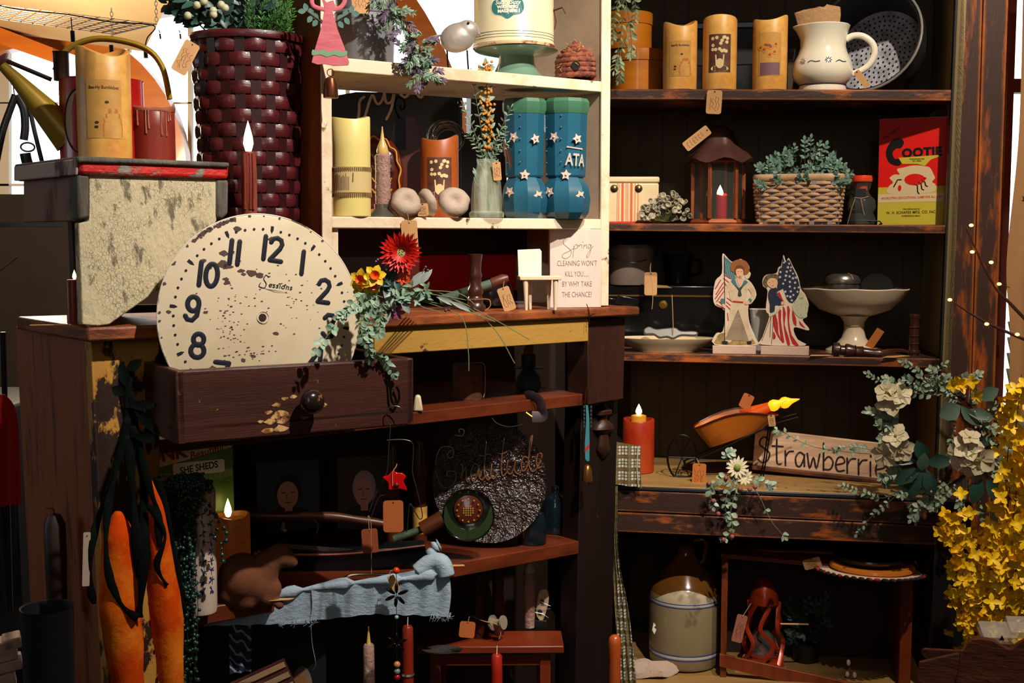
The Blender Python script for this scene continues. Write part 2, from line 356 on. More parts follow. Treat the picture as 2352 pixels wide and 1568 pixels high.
# ================================================================ pulled-out drawer
FD = Frame(*(FL.hit(405, 850, -.12).xy), RD(33))
dr = root('drawer_box', 'pulled-out dark brown drawer with round knob that holds the clock face', 'drawer')
Pd = [FD.hit(408, 1022, 0), FD.hit(950, 975, 0), FD.hit(950, 822, 0), FD.hit(404, 852, 0)]
fpart('drawer_front', MB().hexa(Pd, FD.n * .018), DRAW, dr, .003)
b = MB().hexa([Pd[0] + FD.u * .0, Pd[0] + FD.u * .012, Pd[3] + FD.u * .012, Pd[3]], FD.n * .26)
fpart('side_board', b, DRAW, dr)
b = MB().hexa([Pd[1] - FD.u * .012, Pd[1], Pd[2], Pd[2] - FD.u * .012], FD.n * .26); fpart('side_board', b, DRAW, dr)
b = MB().hexa([Pd[0] + V((0, 0, .018)), Pd[1] + V((0, 0, .018)), Pd[1] + V((0, 0, .026)), Pd[0] + V((0, 0, .026))], FD.n * .26); fpart('drawer_bottom', b, DARKIN, dr)
kk = FD.k(705, 915); kp = FD.hit(703, 919, 0)
b = MB(); b.M = Matrix.Rotation(pi / 2, 4, 'X'); b.lathe([(14, 0), (11, 8), (13, 14), (25, 22), (29, 32), (26, 44), (15, 52), (2, 54)], 24)
link('knob', b, M('worn_black_knob', '#1d1412', .22, col2='#8a5a3c', sc=30, thr=.58, soft=.02, coat=.6), kk, dr, kp, FD.yaw)
b = MB(); random.seed(3)
for x, z, r in ((-71, -5, 9), (-52, 8, 7), (-62, -25, 13), (-76, -33, 10), (-92, -20, 8), (-88, -42, 12), (-60, -42, 14), (-95, -62, 13), (-62, -60, 15), (-30, 10, 7), (43, -14, 8), (28, -20, 12), (-5, -40, 8), (-110, -40, 6)):
    b.prism([(x + r * (1 + .3 * random.uniform(-1, 1)) * cos(a) * 1.1, z + r * .55 * (1 + .35 * random.uniform(-1, 1)) * sin(a)) for a in [i * pi / 5 for i in range(10)]], -.8, .2)
link('bare_wood_chip', b, M('bare_wood', '#c9a06a', .6, col2='#7a4a24', sc=60, thr=.5, soft=.05), kk, dr, kp, FD.yaw)
# ================================================================ cream shelf unit on the table
cu = root('open_shelf_unit', 'chippy cream painted open shelf unit standing on the brown cabinet', 'shelf')
dW = .03; DW = .24
fpart('upright', hx(FL, dW, dW + .004, (736, -120), (761, -120), (764, 745), (742, 745)), CREAM, cu, .001)
P = [FL.hit(742, 745, dW + .004), FL.hit(742, 745, dW + .004) + FL.u * .018, FL.hit(736, -120, dW + .004) + FL.u * .018, FL.hit(736, -120, dW + .004)]
fpart('side_board', MB().hexa(P, FL.n * (DW - .004)), ORWOOD, cu, label='unpainted orange brown outer side')
fpart('upright', hx(FL, dW, dW + .004, (1384, -120), (1405, -120), (1398, 702), (1380, 702)), CREAM, cu, .001)
P = [FL.hit(1380, 702, dW + .004), FL.hit(1398, 702, dW + .004), FL.hit(1405, -120, dW + .004), FL.hit(1384, -120, dW + .004)]
fpart('side_board', MB().hexa(P, FL.n * (DW - .004)), GREIGE, cu, label='greige inner side')
W1 = (761, 130), (1385, 187); fpart('shelf_board', hx(FL, dW + .002, dW + DW, (761, 130), (1385, 187), (1385, 212), (761, 163)), CREAM, cu)
W2 = (761, 497), (1385, 503); fpart('shelf_board', hx(FL, dW + .002, dW + DW, (761, 497), (1385, 503), (1385, 527), (761, 524)), CREAM, cu)
fpart('cleat', hx(FL, dW + .01, dW + .03, (761, 522), (777, 522), (779, 740), (764, 740)), CREAM, cu, .001)
fpart('back_slat', hx(FL, dW + DW - .01, dW + DW, (775, 520), (1300, 520), (1300, 590), (775, 590)), M('black_brown_board', '#191210', .6, col2='#2a1e1a', sc=8, st=(.5, 1, 6)), cu)
# ================================================================ right bookcase
bk = root('tall_bookcase', 'tall dark painted bookcase with rubbed orange edges and tan inside', 'bookcase')
fpart('right_stile', hx(FR, 0, .03, (2212, -150), (2262, -150), (2215, 1400), (2140, 1400)), BOOKV, bk)
fpart('corner_stile', hx(FR, -.004, .02, (2264, -150), (2322, -150), (2250, 1900), (2200, 1900)), BOOKV, bk)
P0, P1 = FR.hit(2206, -150, 0), FR.hit(2140, 1400, 0)
ZT = P0.z
DB = .30
b = MB().hexa([P1, P1 + FR.u * .02, P0 + FR.u * .02, P0], FR.n * DB)
BOOKSIDE = M('tan_side_boards', '#9a865a', .6, wave=('Y', 9, '#5a4a2c', .985), bump=.1)
fpart('side_panel', b, BOOKSIDE, bk)
b = MB().hexa([P1 - FR.u * .0045, P1, P0, P0 - FR.u * .0045], FR.n * .02); fpart('inner_lip', b, M('slate_black', '#1c1d22', .4), bk, .001)
b = hx(FR, .0, .02, (1325, -150), (1345, -150), (1345, 1500), (1325, 1500)); fpart('left_stile', b, BOOKV, bk)
P2, P3 = FR.hit(1330, 1500, .02), FR.hit(1330, -150, .02)
fpart('side_panel', MB().hexa([P2, P2 + FR.u * .02, P3 + FR.u * .02, P3], FR.n * DB), BOOKIN, bk)
fpart('back_panel', hx(FR, DB, DB + .012, (1345, -150), (2160, -150), (2100, 1420), (1345, 1420)), BOOKIN, bk)
SH = {}
def rshelf(n, a, b_, c, d, d0=0, d1=DB, mat=BOOK): SH[n] = (a, b_, d0); fpart('shelf_board', hx(FR, d0, d1, a, b_, c, d), mat, bk)
fpart('top_board', hx(FR, -.01, DB, (1345, -165), (2225, -165), (2225, -140), (1345, -140)), BOOK, bk)  # unseen board, height set to shade the top compartment
rshelf(1, (1345, 204), (2206, 206), (2206, 232), (1345, 228), .004)
rshelf(2, (1345, 512), (2188, 517), (2188, 537), (1345, 530), .004)
rshelf(3, (1345, 807), (2172, 824), (2172, 846), (1345, 827), .004)
SH[4] = ((1345, 1110), (2160, 1141), -.06)
fpart('counter_board', hx(FR, -.06, DB, (1345, 1110), (2160, 1141), (2158, 1146), (1345, 1115)), COUNTER, bk)
fpart('counter_edge', hx(FR, -.064, -.045, (1345, 1113), (2160, 1143), (2158, 1153), (1345, 1121)), M('slate_edge', '#26272c', .4), bk)
fpart('upper_rail', hx(FR, -.062, -.03, (1345, 1122), (2160, 1154), (2156, 1206), (1345, 1170)), BOOK, bk)
fpart('lower_rail', hx(FR, -.062, -.03, (1345, 1173), (2156, 1208), (2150, 1252), (1345, 1218)), BOOK, bk)
fpart('lower_stile', hx(FR, -.06, -.03, (2150, 1150), (2232, 1154), (2205, 1900), (2122, 1900)), M('near_black_paint', '#17161a', .4, col2='#2a1812', sc=8, thr=.62, st=(4, 4, .6)), bk)
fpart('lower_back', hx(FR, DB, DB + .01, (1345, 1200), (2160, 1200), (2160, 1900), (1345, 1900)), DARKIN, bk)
SH[5] = ((1380, 1560), (2140, 1600), -.06)
fpart('bottom_board', hx(FR, -.06, DB, (1345, 1562), (2140, 1600), (2140, 1640), (1345, 1600)), COUNTER, bk)
def shz(fr, a, b_, d0, w):
    """height of the shelf top below/at world point w (xy)"""
    A = fr.hit(*a, d0); B = fr.hit(*b_, d0); t = (w - A).dot(fr.u) / (B - A).dot(fr.u); return A.z + (B.z - A.z) * t
def col(fr, px, d, z):
    """point of the image column px on the plane d of the frame at height z"""
    py = 700
    for _ in range(4):
        p = fr.hit(px, py, d); q = V((p.x, p.y, z)); py = proj(q)[1]
    p = fr.hit(px, py, d); return V((p.x, p.y, z))
def onR(n, px, d):
    a, b_, d0 = SH[n]; p = fr_ = FR.hit(px, 700, d)
    z = p.z
    for _ in range(3): z = shz(FR, a, b_, d0, p); p = col(FR, px, d, z)
    return p, proj(p)[2] / F
LSH = {'top': ((200, 752), (1470, 704), 0), 'w1': (W1[0], W1[1], dW), 'w2': (W2[0], W2[1], dW), 'mid': ((368, 1010), (1350, 903), .035), 'low': ((380, 1412), (1330, 1242), .05)}
def onL(n, px, d):
    a, b_, d0 = LSH[n]; p = FL.hit(px, 700, d)
    for _ in range(3): z = shz(FL, a, b_, d0, p); p = col(FL, px, d, z)
    return p, proj(p)[2] / F
def face(p): return -atan2(p.x, p.y)      # yaw that turns a thing's front to the aisle
# ================================================================ shared builders
class TH(T):
    """thing standing on a shelf (px column, depth d) or hung at a point"""
    def __init__(s, name, label, cat, px, where, d=.1, rz=None, group=None, tilt=None, py=None, D=None, yaw=0):
        if where in SH: loc, k = onR(where, px, d); fr = FR
        elif where in LSH: loc, k = onL(where, px, d); fr = FL
        elif where == 'R': loc = FR.hit(px, py, d); fr = FR
        elif where == 'L': loc = FL.hit(px, py, d); fr = FL
        else: loc = at(px, py, D); fr = None
        k = proj(loc)[2] / F
        if rz == 'frame': rz = fr.yaw
        elif rz is None: rz = face(loc)
        rz += RD(yaw)
        super().__init__(name, label, cat, loc, k, rz, group, tilt)
        s.loc = loc; s.bx, s.by, _ = proj(loc); s.cx = 1 / max(.3, cos(rz - face(loc)))
    def P(s, px, py, y=0): return ((px - s.bx) * s.cx, y, s.by - py)
    def Q(s, px, py): return ((px - s.bx) * s.cx, s.by - py)
    def L(s, pts): return [s.Q(*p) for p in pts]
def wrap(mb, r, z0=0):
    mb.v = [V(((r - p.y) * sin(p.x / r), -(r - p.y) * cos(p.x / r), p.z + z0)) for p in mb.v]; return mb
def grid(mb, x0, x1, z0, z1, y=0, n=12, m=2):
    vs_ = [(x0 + (x1 - x0) * i / n, y, z0 + (z1 - z0) * j / m) for j in range(m + 1) for i in range(n + 1)]
    return mb.add(vs_, [(j * (n + 1) + i, j * (n + 1) + i + 1, (j + 1) * (n + 1) + i + 1, (j + 1) * (n + 1) + i) for j in range(m) for i in range(n)])
def waxcyl(r, h, wav, seg=32, taper=1.0, well=.25):
    """pillar candle with a wavy top rim and a shallow well"""
    mb = MB(); R = []
    for rr, zf, dz in ((.93, 0, 0), (.99, 0, 2), (1, .3, 0), (1.0 * taper, .7, 0), (taper, 1, -3), (taper * .96, 1, 0), (taper * .84, 1, 0), (taper * .78, 1, -h * .06), (taper * .4, 1, -h * .1), (.05, 1, -h * .1)):
        ring = []
        for j in range(seg):
            a = 2 * pi * j / seg; hh = h + (wav(a) if zf > .5 and rr > .75 else 0)
            ring.append((r * rr * cos(a), r * rr * sin(a), hh * zf + dz if zf < 1 else hh + dz))
        R.append([V(p) for p in ring])
    return mb.rings(R)
def flame(h, w): return MB().lathe([(.05, 0), (w * .3, h * .05), (w * .5, h * .28), (w * .42, h * .5), (w * .2, h * .78), (.05, h)], 12)
FLAME = M('led_flame', '#fff0c8', .5, emit='#ffd884', es=7)
FLAMEOR = M('amber_bulb', '#ff9a20', .4, emit='#ff8a10', es=2.2)
def weave(mb, pathf, z0, z1, nst, rows, th=2.2, amp=2.0, gap=.12, per=4):
    """woven splints: rows of strips going in front of and behind the stakes; pathf(t, z) -> x, y, nx, ny"""
    hgt = (z1 - z0) / rows
    for q in range(rows):
        za = z0 + hgt * q; N_ = nst * per; R = []
        for i in range(N_):
            t = i / N_; ph = cos(pi * nst * t + (pi if q % 2 else 0)) * amp
            ring = []
            for dz, do in ((gap * hgt, 0), (hgt * .28, -1.0), (hgt * .72, -1.0), (hgt - gap * hgt, 0), (hgt * .5, .8)):
                zz = za + dz; x, y, nx, ny = pathf(t, zz); o = ph + (th if do < 0 else 0 if do == 0 else -.2 * th)
                ring.append(V((x + nx * o, y + ny * o, zz)))
            R.append(ring)
        mb.rings(R, closed=True)
    return mb
def stakes(mb, pathf, z0, z1, nst, w, inn=.6):
    for i in range(nst):
        t = i / nst; R = []
        for zz in (z0, (z0 + z1) / 2, z1):
            x, y, nx, ny = pathf(t, zz); tx, ty = -ny, nx
            R.append([V((x + tx * a + nx * b_, y + ty * a + ny * b_, zz)) for a, b_ in ((-w / 2, -inn), (w / 2, -inn), (w / 2, inn), (-w / 2, inn))])
        mb.rings(R)
    return mb
def circ(r0, r1, h, sy=1):
    def f(t, z):
        r = r0 + (r1 - r0) * z / h; a = 2 * pi * t; return r * cos(a), r * sy * sin(a), cos(a), sin(a)
    return f
def rndrect(w0, d0, w1, d1, h, e=5):
    def f(t, z):
        a = 2 * pi * t; q = z / h; w_ = (w0 + (w1 - w0) * q) / 2; d_ = (d0 + (d1 - d0) * q) / 2
        c, s_ = cos(a), sin(a); m = (abs(c) ** e + abs(s_) ** e) ** (-1 / e)
        nx, ny = abs(c) ** (e - 1) * (1 if c > 0 else -1), abs(s_) ** (e - 1) * (1 if s_ > 0 else -1); l = sqrt(nx * nx + ny * ny)
        return w_ * c * m, d_ * s_ * m, nx / l, ny / l
    return f
def sprig(st, lf, P, n, L, W, r=1, pair=True, ang=55, droop=.2, start=.1, jit=.35, grow=0, up=(0, -1, .3), seg=5, tip=True):
    P = [V(p) for p in P]; Q = cr(P, 5); m = len(Q)
    st.tube(Q, [r * (1 - .6 * i / m) for i in range(m)], seg)
    for i in range(n):
        t = start + (1 - start) * i / max(1, n - 1); j = min(m - 2, int(t * (m - 1))); p = Q[j]; d = (Q[j + 1] - Q[j]).normalized()
        for sgn in ((-1, 1) if pair else ((-1) ** i,)):
            ax = V(up) + V((random.uniform(-1, 1), random.uniform(-.6, .6), random.uniform(-1, 1))) * jit
            R = Matrix.Rotation(RD(ang * sgn) * random.uniform(.7, 1.25), 3, ax.normalized() if ax.length > .1 else V(up))
            s_ = (1 - grow * t) * random.uniform(.75, 1.2)
            nn = V(up) + V((random.uniform(-1, 1), random.uniform(-.5, .5), random.uniform(-1, 1))) * .9
            lf.leaf(p, R @ d, L * s_, W * s_, nn, droop=droop)
    if tip: lf.leaf(Q[-1], (Q[-1] - Q[-2]), L * .8, W * .8, up)
    return Q
TAGM = M('kraft_card', '#c89a68', .8, col2='#b98a58', sc=30, thr=.5, soft=.2); TAGB = M('brown_kraft_card', '#b5602c', .8)
TWINE = M('jute_twine', '#a98454', .9); INK = M('faded_ink', '#4a3020', .8)
def scrib(mb, w, h, n, seed, z0=0, x0=0, y=-1, vert=False):
    random.seed(seed)
    for i in range(n):
        zz = z0 + h / 2 - (i + .6) * h / n; P = []; L_ = w * random.uniform(.6, .95) / 2; m = 9
        for j in range(m): P.append((-L_ + 2 * L_ * j / (m - 1), random.uniform(-.3, .3) * h / n))
        P = [(-q[1] + (i - n / 2 + .5) * w / n * 1.0, q[0] * h / w * .95) for q in P] if vert else [(q[0], q[1] + zz - z0) for q in P]
        mb.stroke([(a + x0, b_ + z0) for a, b_ in P], .7, y, .15, 4)
    return mb
def price_tag(label, px, py, where, d, w, h, rot=0, D=None, mat=TAGM, string=None, ink=True, seed=1, vert=True, yaw=0, pitch=0, group=None):
    t = TH('price_tag', label, 'price tag', px, where, d, py=py, D=D, group=group, yaw=yaw)
    R = ROT('Y', rot) @ ROT('X', pitch); b = MB(); b.M = R.to_4x4(); c = min(w, h) * .16
    b.prism(rrect(-w / 2, -h, w / 2, 0, c, 3), -.5, .5); t.p('card', b, mat, smooth=0)
    b = MB(); b.M = R.to_4x4(); b.prism(ell(0, -h * .07, 1.8, 1.8, 10), -.8, -.5); t.p('hole', b, M('hole_dark', '#20120c', .8), smooth=0)
    if ink:
        b = MB(); b.M = R.to_4x4(); scrib(b, w * .7, h * .7, 4 if vert else 6, seed, z0=-h * .56, y=-.8, vert=vert); t.p('handwriting', b, INK, smooth=0)
    if string:
        b = MB(); b.tube(cr([R @ V((0, -.8, -h * .07))] + [V(t.P(*q)) for q in string], 5), .9, 5); t.p('string', b, TWINE)
    return t
# ================================================================ bookcase, top shelf
def wav(a1, p1, a2, p2): a1 *= 1.5; a2 *= 1.5; return lambda a: a1 * sin(a + p1) + a2 * sin(2 * a + p2)
BENT = M('honey_bentwood', '#c9781c', .35, col2='#a85e12', sc=5, thr=.5, soft=.2, st=(1, 1, 6), coat=.4)
def bentbox(label, px, where, d, r, h, lid, z=0, on=None):
    t = TH('bentwood_box', label, 'box', px, where, d, group='honey coloured round bentwood boxes')
    if z: t.e.location.z += z * t.k
    t.p('body', MB().lathe([(r * .2, 0), (r * .97, 0), (r * .97, h - lid * .5), (r * .2, h - lid * .5)], 40), BENT, bev=.5)
    t.p('lid', MB().lathe([(r * .2, h - lid - .2), (r, h - lid), (r * 1.01, h - lid * .3), (r, h), (r * .95, h + 1.5), (r * .1, h + 1.5)], 40), BENT)
    return t
bentbox('larger round honey bentwood box at left end of top shelf', 1463, 1, .14, 62, 99, 25)
bentbox('smaller round bentwood box stacked on the larger one', 1440, 1, .14, 57, 82, 26, 100.5)
GAR = M('variegated_leaf', '#9fb08c', .55, col2='#5f7a58', sc=60, thr=.5, soft=.2); GST = M('olive_stem', '#5e6238', .7)
t = TH('leaf_garland', 'variegated green leaf garland hanging beside the bentwood boxes', 'garland', 1432, 'R', -.05, py=-30)
st, lf = MB(), MB(); random.seed(11)
for P in (((1425, -30), (1430, 40), (1422, 110), (1412, 160)), ((1432, -30), (1446, 50), (1452, 100), (1450, 128)), ((1425, -20), (1412, 40), (1408, 90)), ((1440, 80), (1424, 130), (1428, 160), (1422, 182)), ((1438, -30), (1460, 10), (1456, 60))):
    sprig(st, lf, [t.P(*q, random.uniform(-8, 8)) for q in P], 12, 15, 7, 1)
t.p('stem', st, GST); t.p('leaves', lf, GAR)
price_tag('cream written price tag tied to the larger bentwood box', 1470, 133, 'R', .085, 30, 55, 1, seed=4, mat=M('cream_card', '#dcc096', .8))
WAX = M('amber_pillar_wax', '#e6b460', .42, col2='#c07a2c', sc=16, thr=.55, soft=.16, sss=.15)
ART1 = M('aged_label', '#cfa052', .6, col2='#b9803a', sc=40, thr=.5, soft=.2); ARTD = M('sepia_print', '#6a3c28', .6, col2='#3b2320', sc=60, thr=.5, soft=.2)
ARTY = M('yellow_petal_print', '#d98a1c', .6); ARTC = M('cream_petal_print', '#dcc08c', .6); ARTP = M('purple_grey_print', '#7a5560', .6)
def pillar(label, px, ww, top, where, d, kind, wv, h0=None, mat=None, name='pillar_candle', grp=None):
    t = TH(name, label, 'candle', px, where, d, group=grp); r = ww / 2; h = h0 or t.by - top
    t.p('wax_body', waxcyl(r, h, wv, 40), mat or WAX)
    r2 = r + .4; b = MB(); ww_ = r * 1.35
    if kind == 'flowers':
        grid(b, -ww_ / 2, ww_ / 2, h * .24, h * .76); t.p('printed_label', wrap(b, r2), ARTD)
        b = MB(); random.seed(5)
        for i in range(16): b.prism(ell(random.uniform(-.32, .34) * ww_, h * random.uniform(.5, .73), 4, 4, 8), -.5, 0)
        b.prism(ell(0, h * .36, ww_ * .17, h * .07, 10), -.5, 0).prism([(-ww_ * .17, h * .33), (ww_ * .17, h * .33), (ww_ * .2, h * .48), (-ww_ * .2, h * .48)], -.6, 0).prism(ell(0, h * .29, ww_ * .4, h * .045, 12), -.4, 0)
        t.p('printed_daisies', wrap(b, r2), ARTC)
    elif kind == 'sunflowers':
        grid(b, -ww_ / 2, ww_ / 2, h * .2, h * .8); t.p('printed_label', wrap(b, r2), ART1)
        b = MB(); random.seed(6)
        for i in range(9): b.prism(ell(random.uniform(-.42, .42) * ww_, h * random.uniform(.42, .68), 6, 7, 9), -.5, 0)
        t.p('printed_sunflowers', wrap(b, r2), ARTY)
        b = MB(); random.seed(6)
        for i in range(9): b.prism(ell(random.uniform(-.42, .42) * ww_, h * random.uniform(.42, .68), 3, 3, 8), -.8, -.4)
        grid(b, -ww_ * .42, ww_ * .44, h * .21, h * .38, -.4)
        t.p('printed_stems', wrap(b, r2), ARTP)
    else:  # beehive
        grid(b, -ww_ / 2, ww_ / 2, h * .2, h * .72); t.p('printed_label', wrap(b, r2), ART1)
        b = MB(); s_ = 1.6 if h > 190 else 1
        b.text('Bee-Hy Bumblebee', 6.6 * s_, 0, h * .65, -.2, bold=.12, ext=.1, sx=.82)
        for x, z in ((.1, .52), (-.28, .34), (-.3, .3)): b.prism(ell(x * r, h * z, 3 * s_, 2 * s_, 8), -.5, 0)
        t.p('printed_lettering', wrap(b, r2), M('dark_lettering', '#3a2418', .6))
        b = MB()
        for i in range(6):
            w_ = ww_ * (.27, .28, .27, .25, .2, .13)[i]; b.prism(rrect(ww_ * .24 - w_, h * (.215 + .042 * i), ww_ * .24 + w_, h * (.252 + .042 * i), 1.6), -.6, 0)
        t.p('printed_beehive', wrap(b, r2), M('hive_print', '#b8661c', .6))
    return t
pillar('amber pillar candle printed with beehive rhyme beside bentwood boxes', 1561, 77, 58, 1, .05, 'bee', wav(3, .3, 4, 1))
pillar('amber pillar candle printed with a pot of daisies, middle of top shelf', 1652, 77, 47, 1, .05, 'flowers', lambda a: 7 * max(0, -sin(a)) - 2)
pillar('amber pillar candle printed with sunflowers standing left of white pitcher', 1767, 78, 50, 1, .05, 'sunflowers', wav(3, 2, 4, 1.6))
GLS = M('jar_glass', '#7a8480', .03, alpha=.16, spec=1.0); DGLS = M('dark_bottle_glass', '#0c1a22', .04, alpha=.75, spec=.9)
t = TH('storage_jar', 'small clear glass jar hidden behind the white pitcher', 'jar', 1822, 1, .16)
t.p('jar_body', MB().lathe([(15, 0), (24, 1), (26, 8), (26, 66), (22, 76), (21, 84)], 20, caps=False), GLS); t.p('jar_lid', MB().lathe([(20, 84), (24, 84), (24, 104), (20, 108), (1, 108)], 20), GLS)
# pitcher
PORC = M('white_glazed_porcelain', '#e9e2cf', .18, coat=.5); BLUEP = M('navy_glaze', '#27305a', .3)
t = TH('white_pitcher', 'white porcelain pitcher with navy sprig band and ring handle', 'pitcher', 1888, 1, .07)
prof = [(44, 0), (53, 0), (54, 6), (52, 14), (52, 17), (63, 28), (68, 42), (68, 54), (64, 70), (56, 86), (51, 102), (52, 122), (56, 138), (60, 149), (58, 151), (54, 146), (48, 122), (46, 104), (52, 84), (30, 60), (1, 55)]
b = MB(); b.lathe(prof, 40)
for i, p in enumerate(b.v):
    if p.z > 128 and p.x < -20: b.v[i] = V((p.x - (p.z - 128) * .42 * (-p.x - 20) / 36, p.y * (1 - .3 * (-p.x - 20) / 40 * (p.z - 128) / 22), p.z))
t.p('vessel', b, PORC)
t.p('handle', MB().tube(cr([(50, 0, 118), (66, 0, 126), (88, 0, 124), (108, 0, 108), (114, 0, 86), (104, 0, 62), (86, 0, 48), (66, 0, 40)], 5), 7.5, 12, flat=.8), PORC)
b = MB(); b.lathe([(53.5, 15), (54.6, 16), (53.5, 17.2)], 40, caps=False)
for x in (-48, 13): 
    for i in range(8): b.stroke([(x + 3 * cos(pi * i / 4), 66 + 3 * sin(pi * i / 4)), (x + 7 * cos(pi * i / 4), 66 + 7 * sin(pi * i / 4))], 1.6, 0, .2, 5)
for x in (-20, 44): b.stroke(cr2([(x - 14, 62), (x - 6, 66), (x + 4, 63), (x + 14, 64)]), 1.6, 0, .2, 5)
for i, p in enumerate(b.v):
    if p.z > 40: r = 66.8; b.v[i] = V(((r - p.y) * sin(p.x / r), -(r - p.y) * cos(p.x / r), p.z))
t.p('painted_sprigs', b, BLUEP)
PAPER = M('crumpled_tan_paper', '#b08a62', .85, bump=.9, bsc=90)
b = MB(); R = []; random.seed(2)
for z, w_, sk in ((-50, 34, 0), (-10, 44, -2), (16, 48, -4), (34, 50, -8), (40, 30, -8)):
    R.append([V((sk + w_ * cos(a) * (1 + .08 * sin(5 * a + z)), 18 * sin(a) * (1 + .15 * sin(7 * a + z * 2)), z + (8 if cos(a) > .5 else -2 if cos(a) < -.5 else 2) * (z > 10) + random.uniform(-2, 2))) for a in [2 * pi * i / 18 for i in range(18)]])
b.rings(R); o = solo('paper_bundle', 'crumpled tan paper packet tucked in the white pitcher mouth', 'paper', b, PAPER, t.loc + V((-.006, .004, 149 * t.k)), t.k, face(t.loc), smooth=30)
price_tag('tan price tag hanging from handle of white pitcher', 1966, 163, 'R', .02, 14, 46, -36, seed=9, ink=False, mat=TAGM)
# colander
ENG = M('grey_enamel', '#c4c4d0', .45, col2='#5a5a62', sc=30, thr=.55, soft=.2, bump=.2); ENB = M('dark_enamel_outside', '#2e2c2e', .35, col2='#1a1817', sc=14, thr=.5, soft=.2)
t = TH('enamel_colander', 'big grey enamel colander lying on its side behind white pitcher', 'colander', 2000, 1, .15, py=86)
t.e.location = FR.hit(1990, 88, .15); R = ROT('Z', -20) @ ROT('X', 76)
def cyl2(pr, seg=48): return MB().lathe([(r, -z) for r, z in pr], seg, R=R, caps=False)
t.p('inner_wall', cyl2([(124, 0), (119, 2), (112, 60), (104, 96)]), M('dark_inner_enamel', '#26262a', .5)); t.p('outer_wall', cyl2([(124, 0), (128, 0), (125, 30), (126, 34), (118, 66), (119, 70), (106, 100), (20, 103)]), ENB)
t.p('rim', MB().tube([R @ V((126 * cos(a), 126 * sin(a), 0)) for a in [2 * pi * i / 48 for i in range(48)]], 3.2, 8, closed=True), M('worn_light_rim', '#a8a49e', .3, metal=.6))
t.p('strainer_floor', cyl2([(105, 96), (90, 99), (.5, 99)]), ENG)
b = MB(); q = 0
for ring_ in range(1, 9):
    n = ring_ * 6
    for i in range(n):
        a = 2 * pi * i / n + ring_ * .2; c = R @ V((ring_ * 11.5 * cos(a), ring_ * 11.5 * sin(a), -97.6))
        b.add([c + R @ V((2.4 * cos(x), 2.4 * sin(x), .0)) for x in [2 * pi * j / 7 for j in range(7)]], [tuple(range(7))])
hole = t.p('strainer_holes', b, M('hole_black', '#050505', .9), smooth=0); hole['kind'] = 'stuff'
# galvanised tray + dark frame behind the candles
t = TH('loaf_pan', 'grey galvanised metal pan behind candles on the top shelf', 'pan', 1690, 1, .2)
t.p('pan_body', MB().box(-10, 0, 42, 190, 60, 64, tx=1.12, ty=1.2), M('galvanised_tin', '#8b8b8d', .4, metal=.5, col2='#4d4d50', sc=12, thr=.5, soft=.2), bev=4); t.p('wooden_base', MB().box(0, 0, 6, 200, 66, 11), TOPW, bev=1.5)
t = TH('picture_frame', 'black picture frame leaning at the back of top shelf', 'picture frame', 1680, 1, .265, rz='frame')
t.p('frame_moulding', MB().box(0, 0, 172, 250, 10, 14).box(0, 0, 10, 250, 10, 14).box(-118, 0, 90, 14, 10, 150).box(118, 0, 90, 14, 10, 150), M('black_lacquer', '#0c0f14', .25), bev=2); t.p('picture_board', MB().box(0, 3, 90, 226, 3, 150), BLACKP)
price_tag('written price tag hanging over front edge of top bookcase shelf', 1642, 207, 'R', -.004, 35, 54, 3, seed=7)
# ================================================================ bookcase, second shelf
t = TH('bread_tin', 'cream square tin with orange stripes and little round latches', 'tin', 1448, 2, .1, yaw=6)
TINC = M('cream_tin', '#dcc69c', .4, col2='#c9ac7a', sc=8, thr=.6, soft=.15); RED = M('red_paint', '#c4281a', .4); ORS = M('orange_stripe', '#d5582a', .5)
t.p('body', MB().box(0, 0, 46, 118, 90, 90), TINC, bev=4); t.p('lid', MB().box(0, 0, 98, 121, 93, 14), TINC, bev=4)
t.p('base_band', MB().box(0, 0, 2.2, 119.5, 91.5, 4), RED)
b = MB()
for x, w_ in ((-35, 1.2), (-31, 1.2), (-23, 5), (-15, 1.2), (-11, 1.2), (-3, 5), (5, 1.2), (12, 1.2)): b.box(x, -45.4, 46, w_, .6, 88)
t.p('stripes', b, ORS, smooth=0)
for x in (-42, 13):
    b = MB(); b.M = T4(x, -45, 78, ROT('X', 90)); b.lathe([(9, 0), (8, 2), (5, 3), (5, 6), (1, 8)], 14); t.p('latch', b, M('brass_dull', '#6e5c40', .35, metal=.8), smooth=60)
t = TH('dried_flower_bunch', 'bunch of pale papery dried flower pods in front of striped tin', 'dried flowers', 1528, 2, .035)
random.seed(21); pods, st = MB(), MB()
for i in range(74):
    a = random.uniform(0, pi); rr = random.uniform(.1, 1) ** .6; x = -58 * rr * cos(a) + random.uniform(-4, 4); z = 10 + 62 * rr * sin(a) * (1 + .3 * (x / 60)); y = random.uniform(-22, 14)
    c = V((x, y, max(7, z))); sz = random.uniform(6, 9); R = ROT('X', random.uniform(40, 120)) @ ROT('Y', random.uniform(-50, 50))
    pods.lathe([(sz * .3, -sz * .5), (sz * .75, -sz * .3), (sz * .95, sz * .15), (sz * .7, sz * .25), (sz * .45, 0), (1, -1)], 9, c=c, R=R)
    if i % 3 == 0: st.tube([(0, 5, 4), (x * .5, y * .5, z * .6), c], .7, 4)
t.p('stems', st, GST); t.p('seed_pods', pods, M('papery_pods', '#b5ab8e', .6, col2='#7d7466', sc=40, thr=.5, soft=.1))
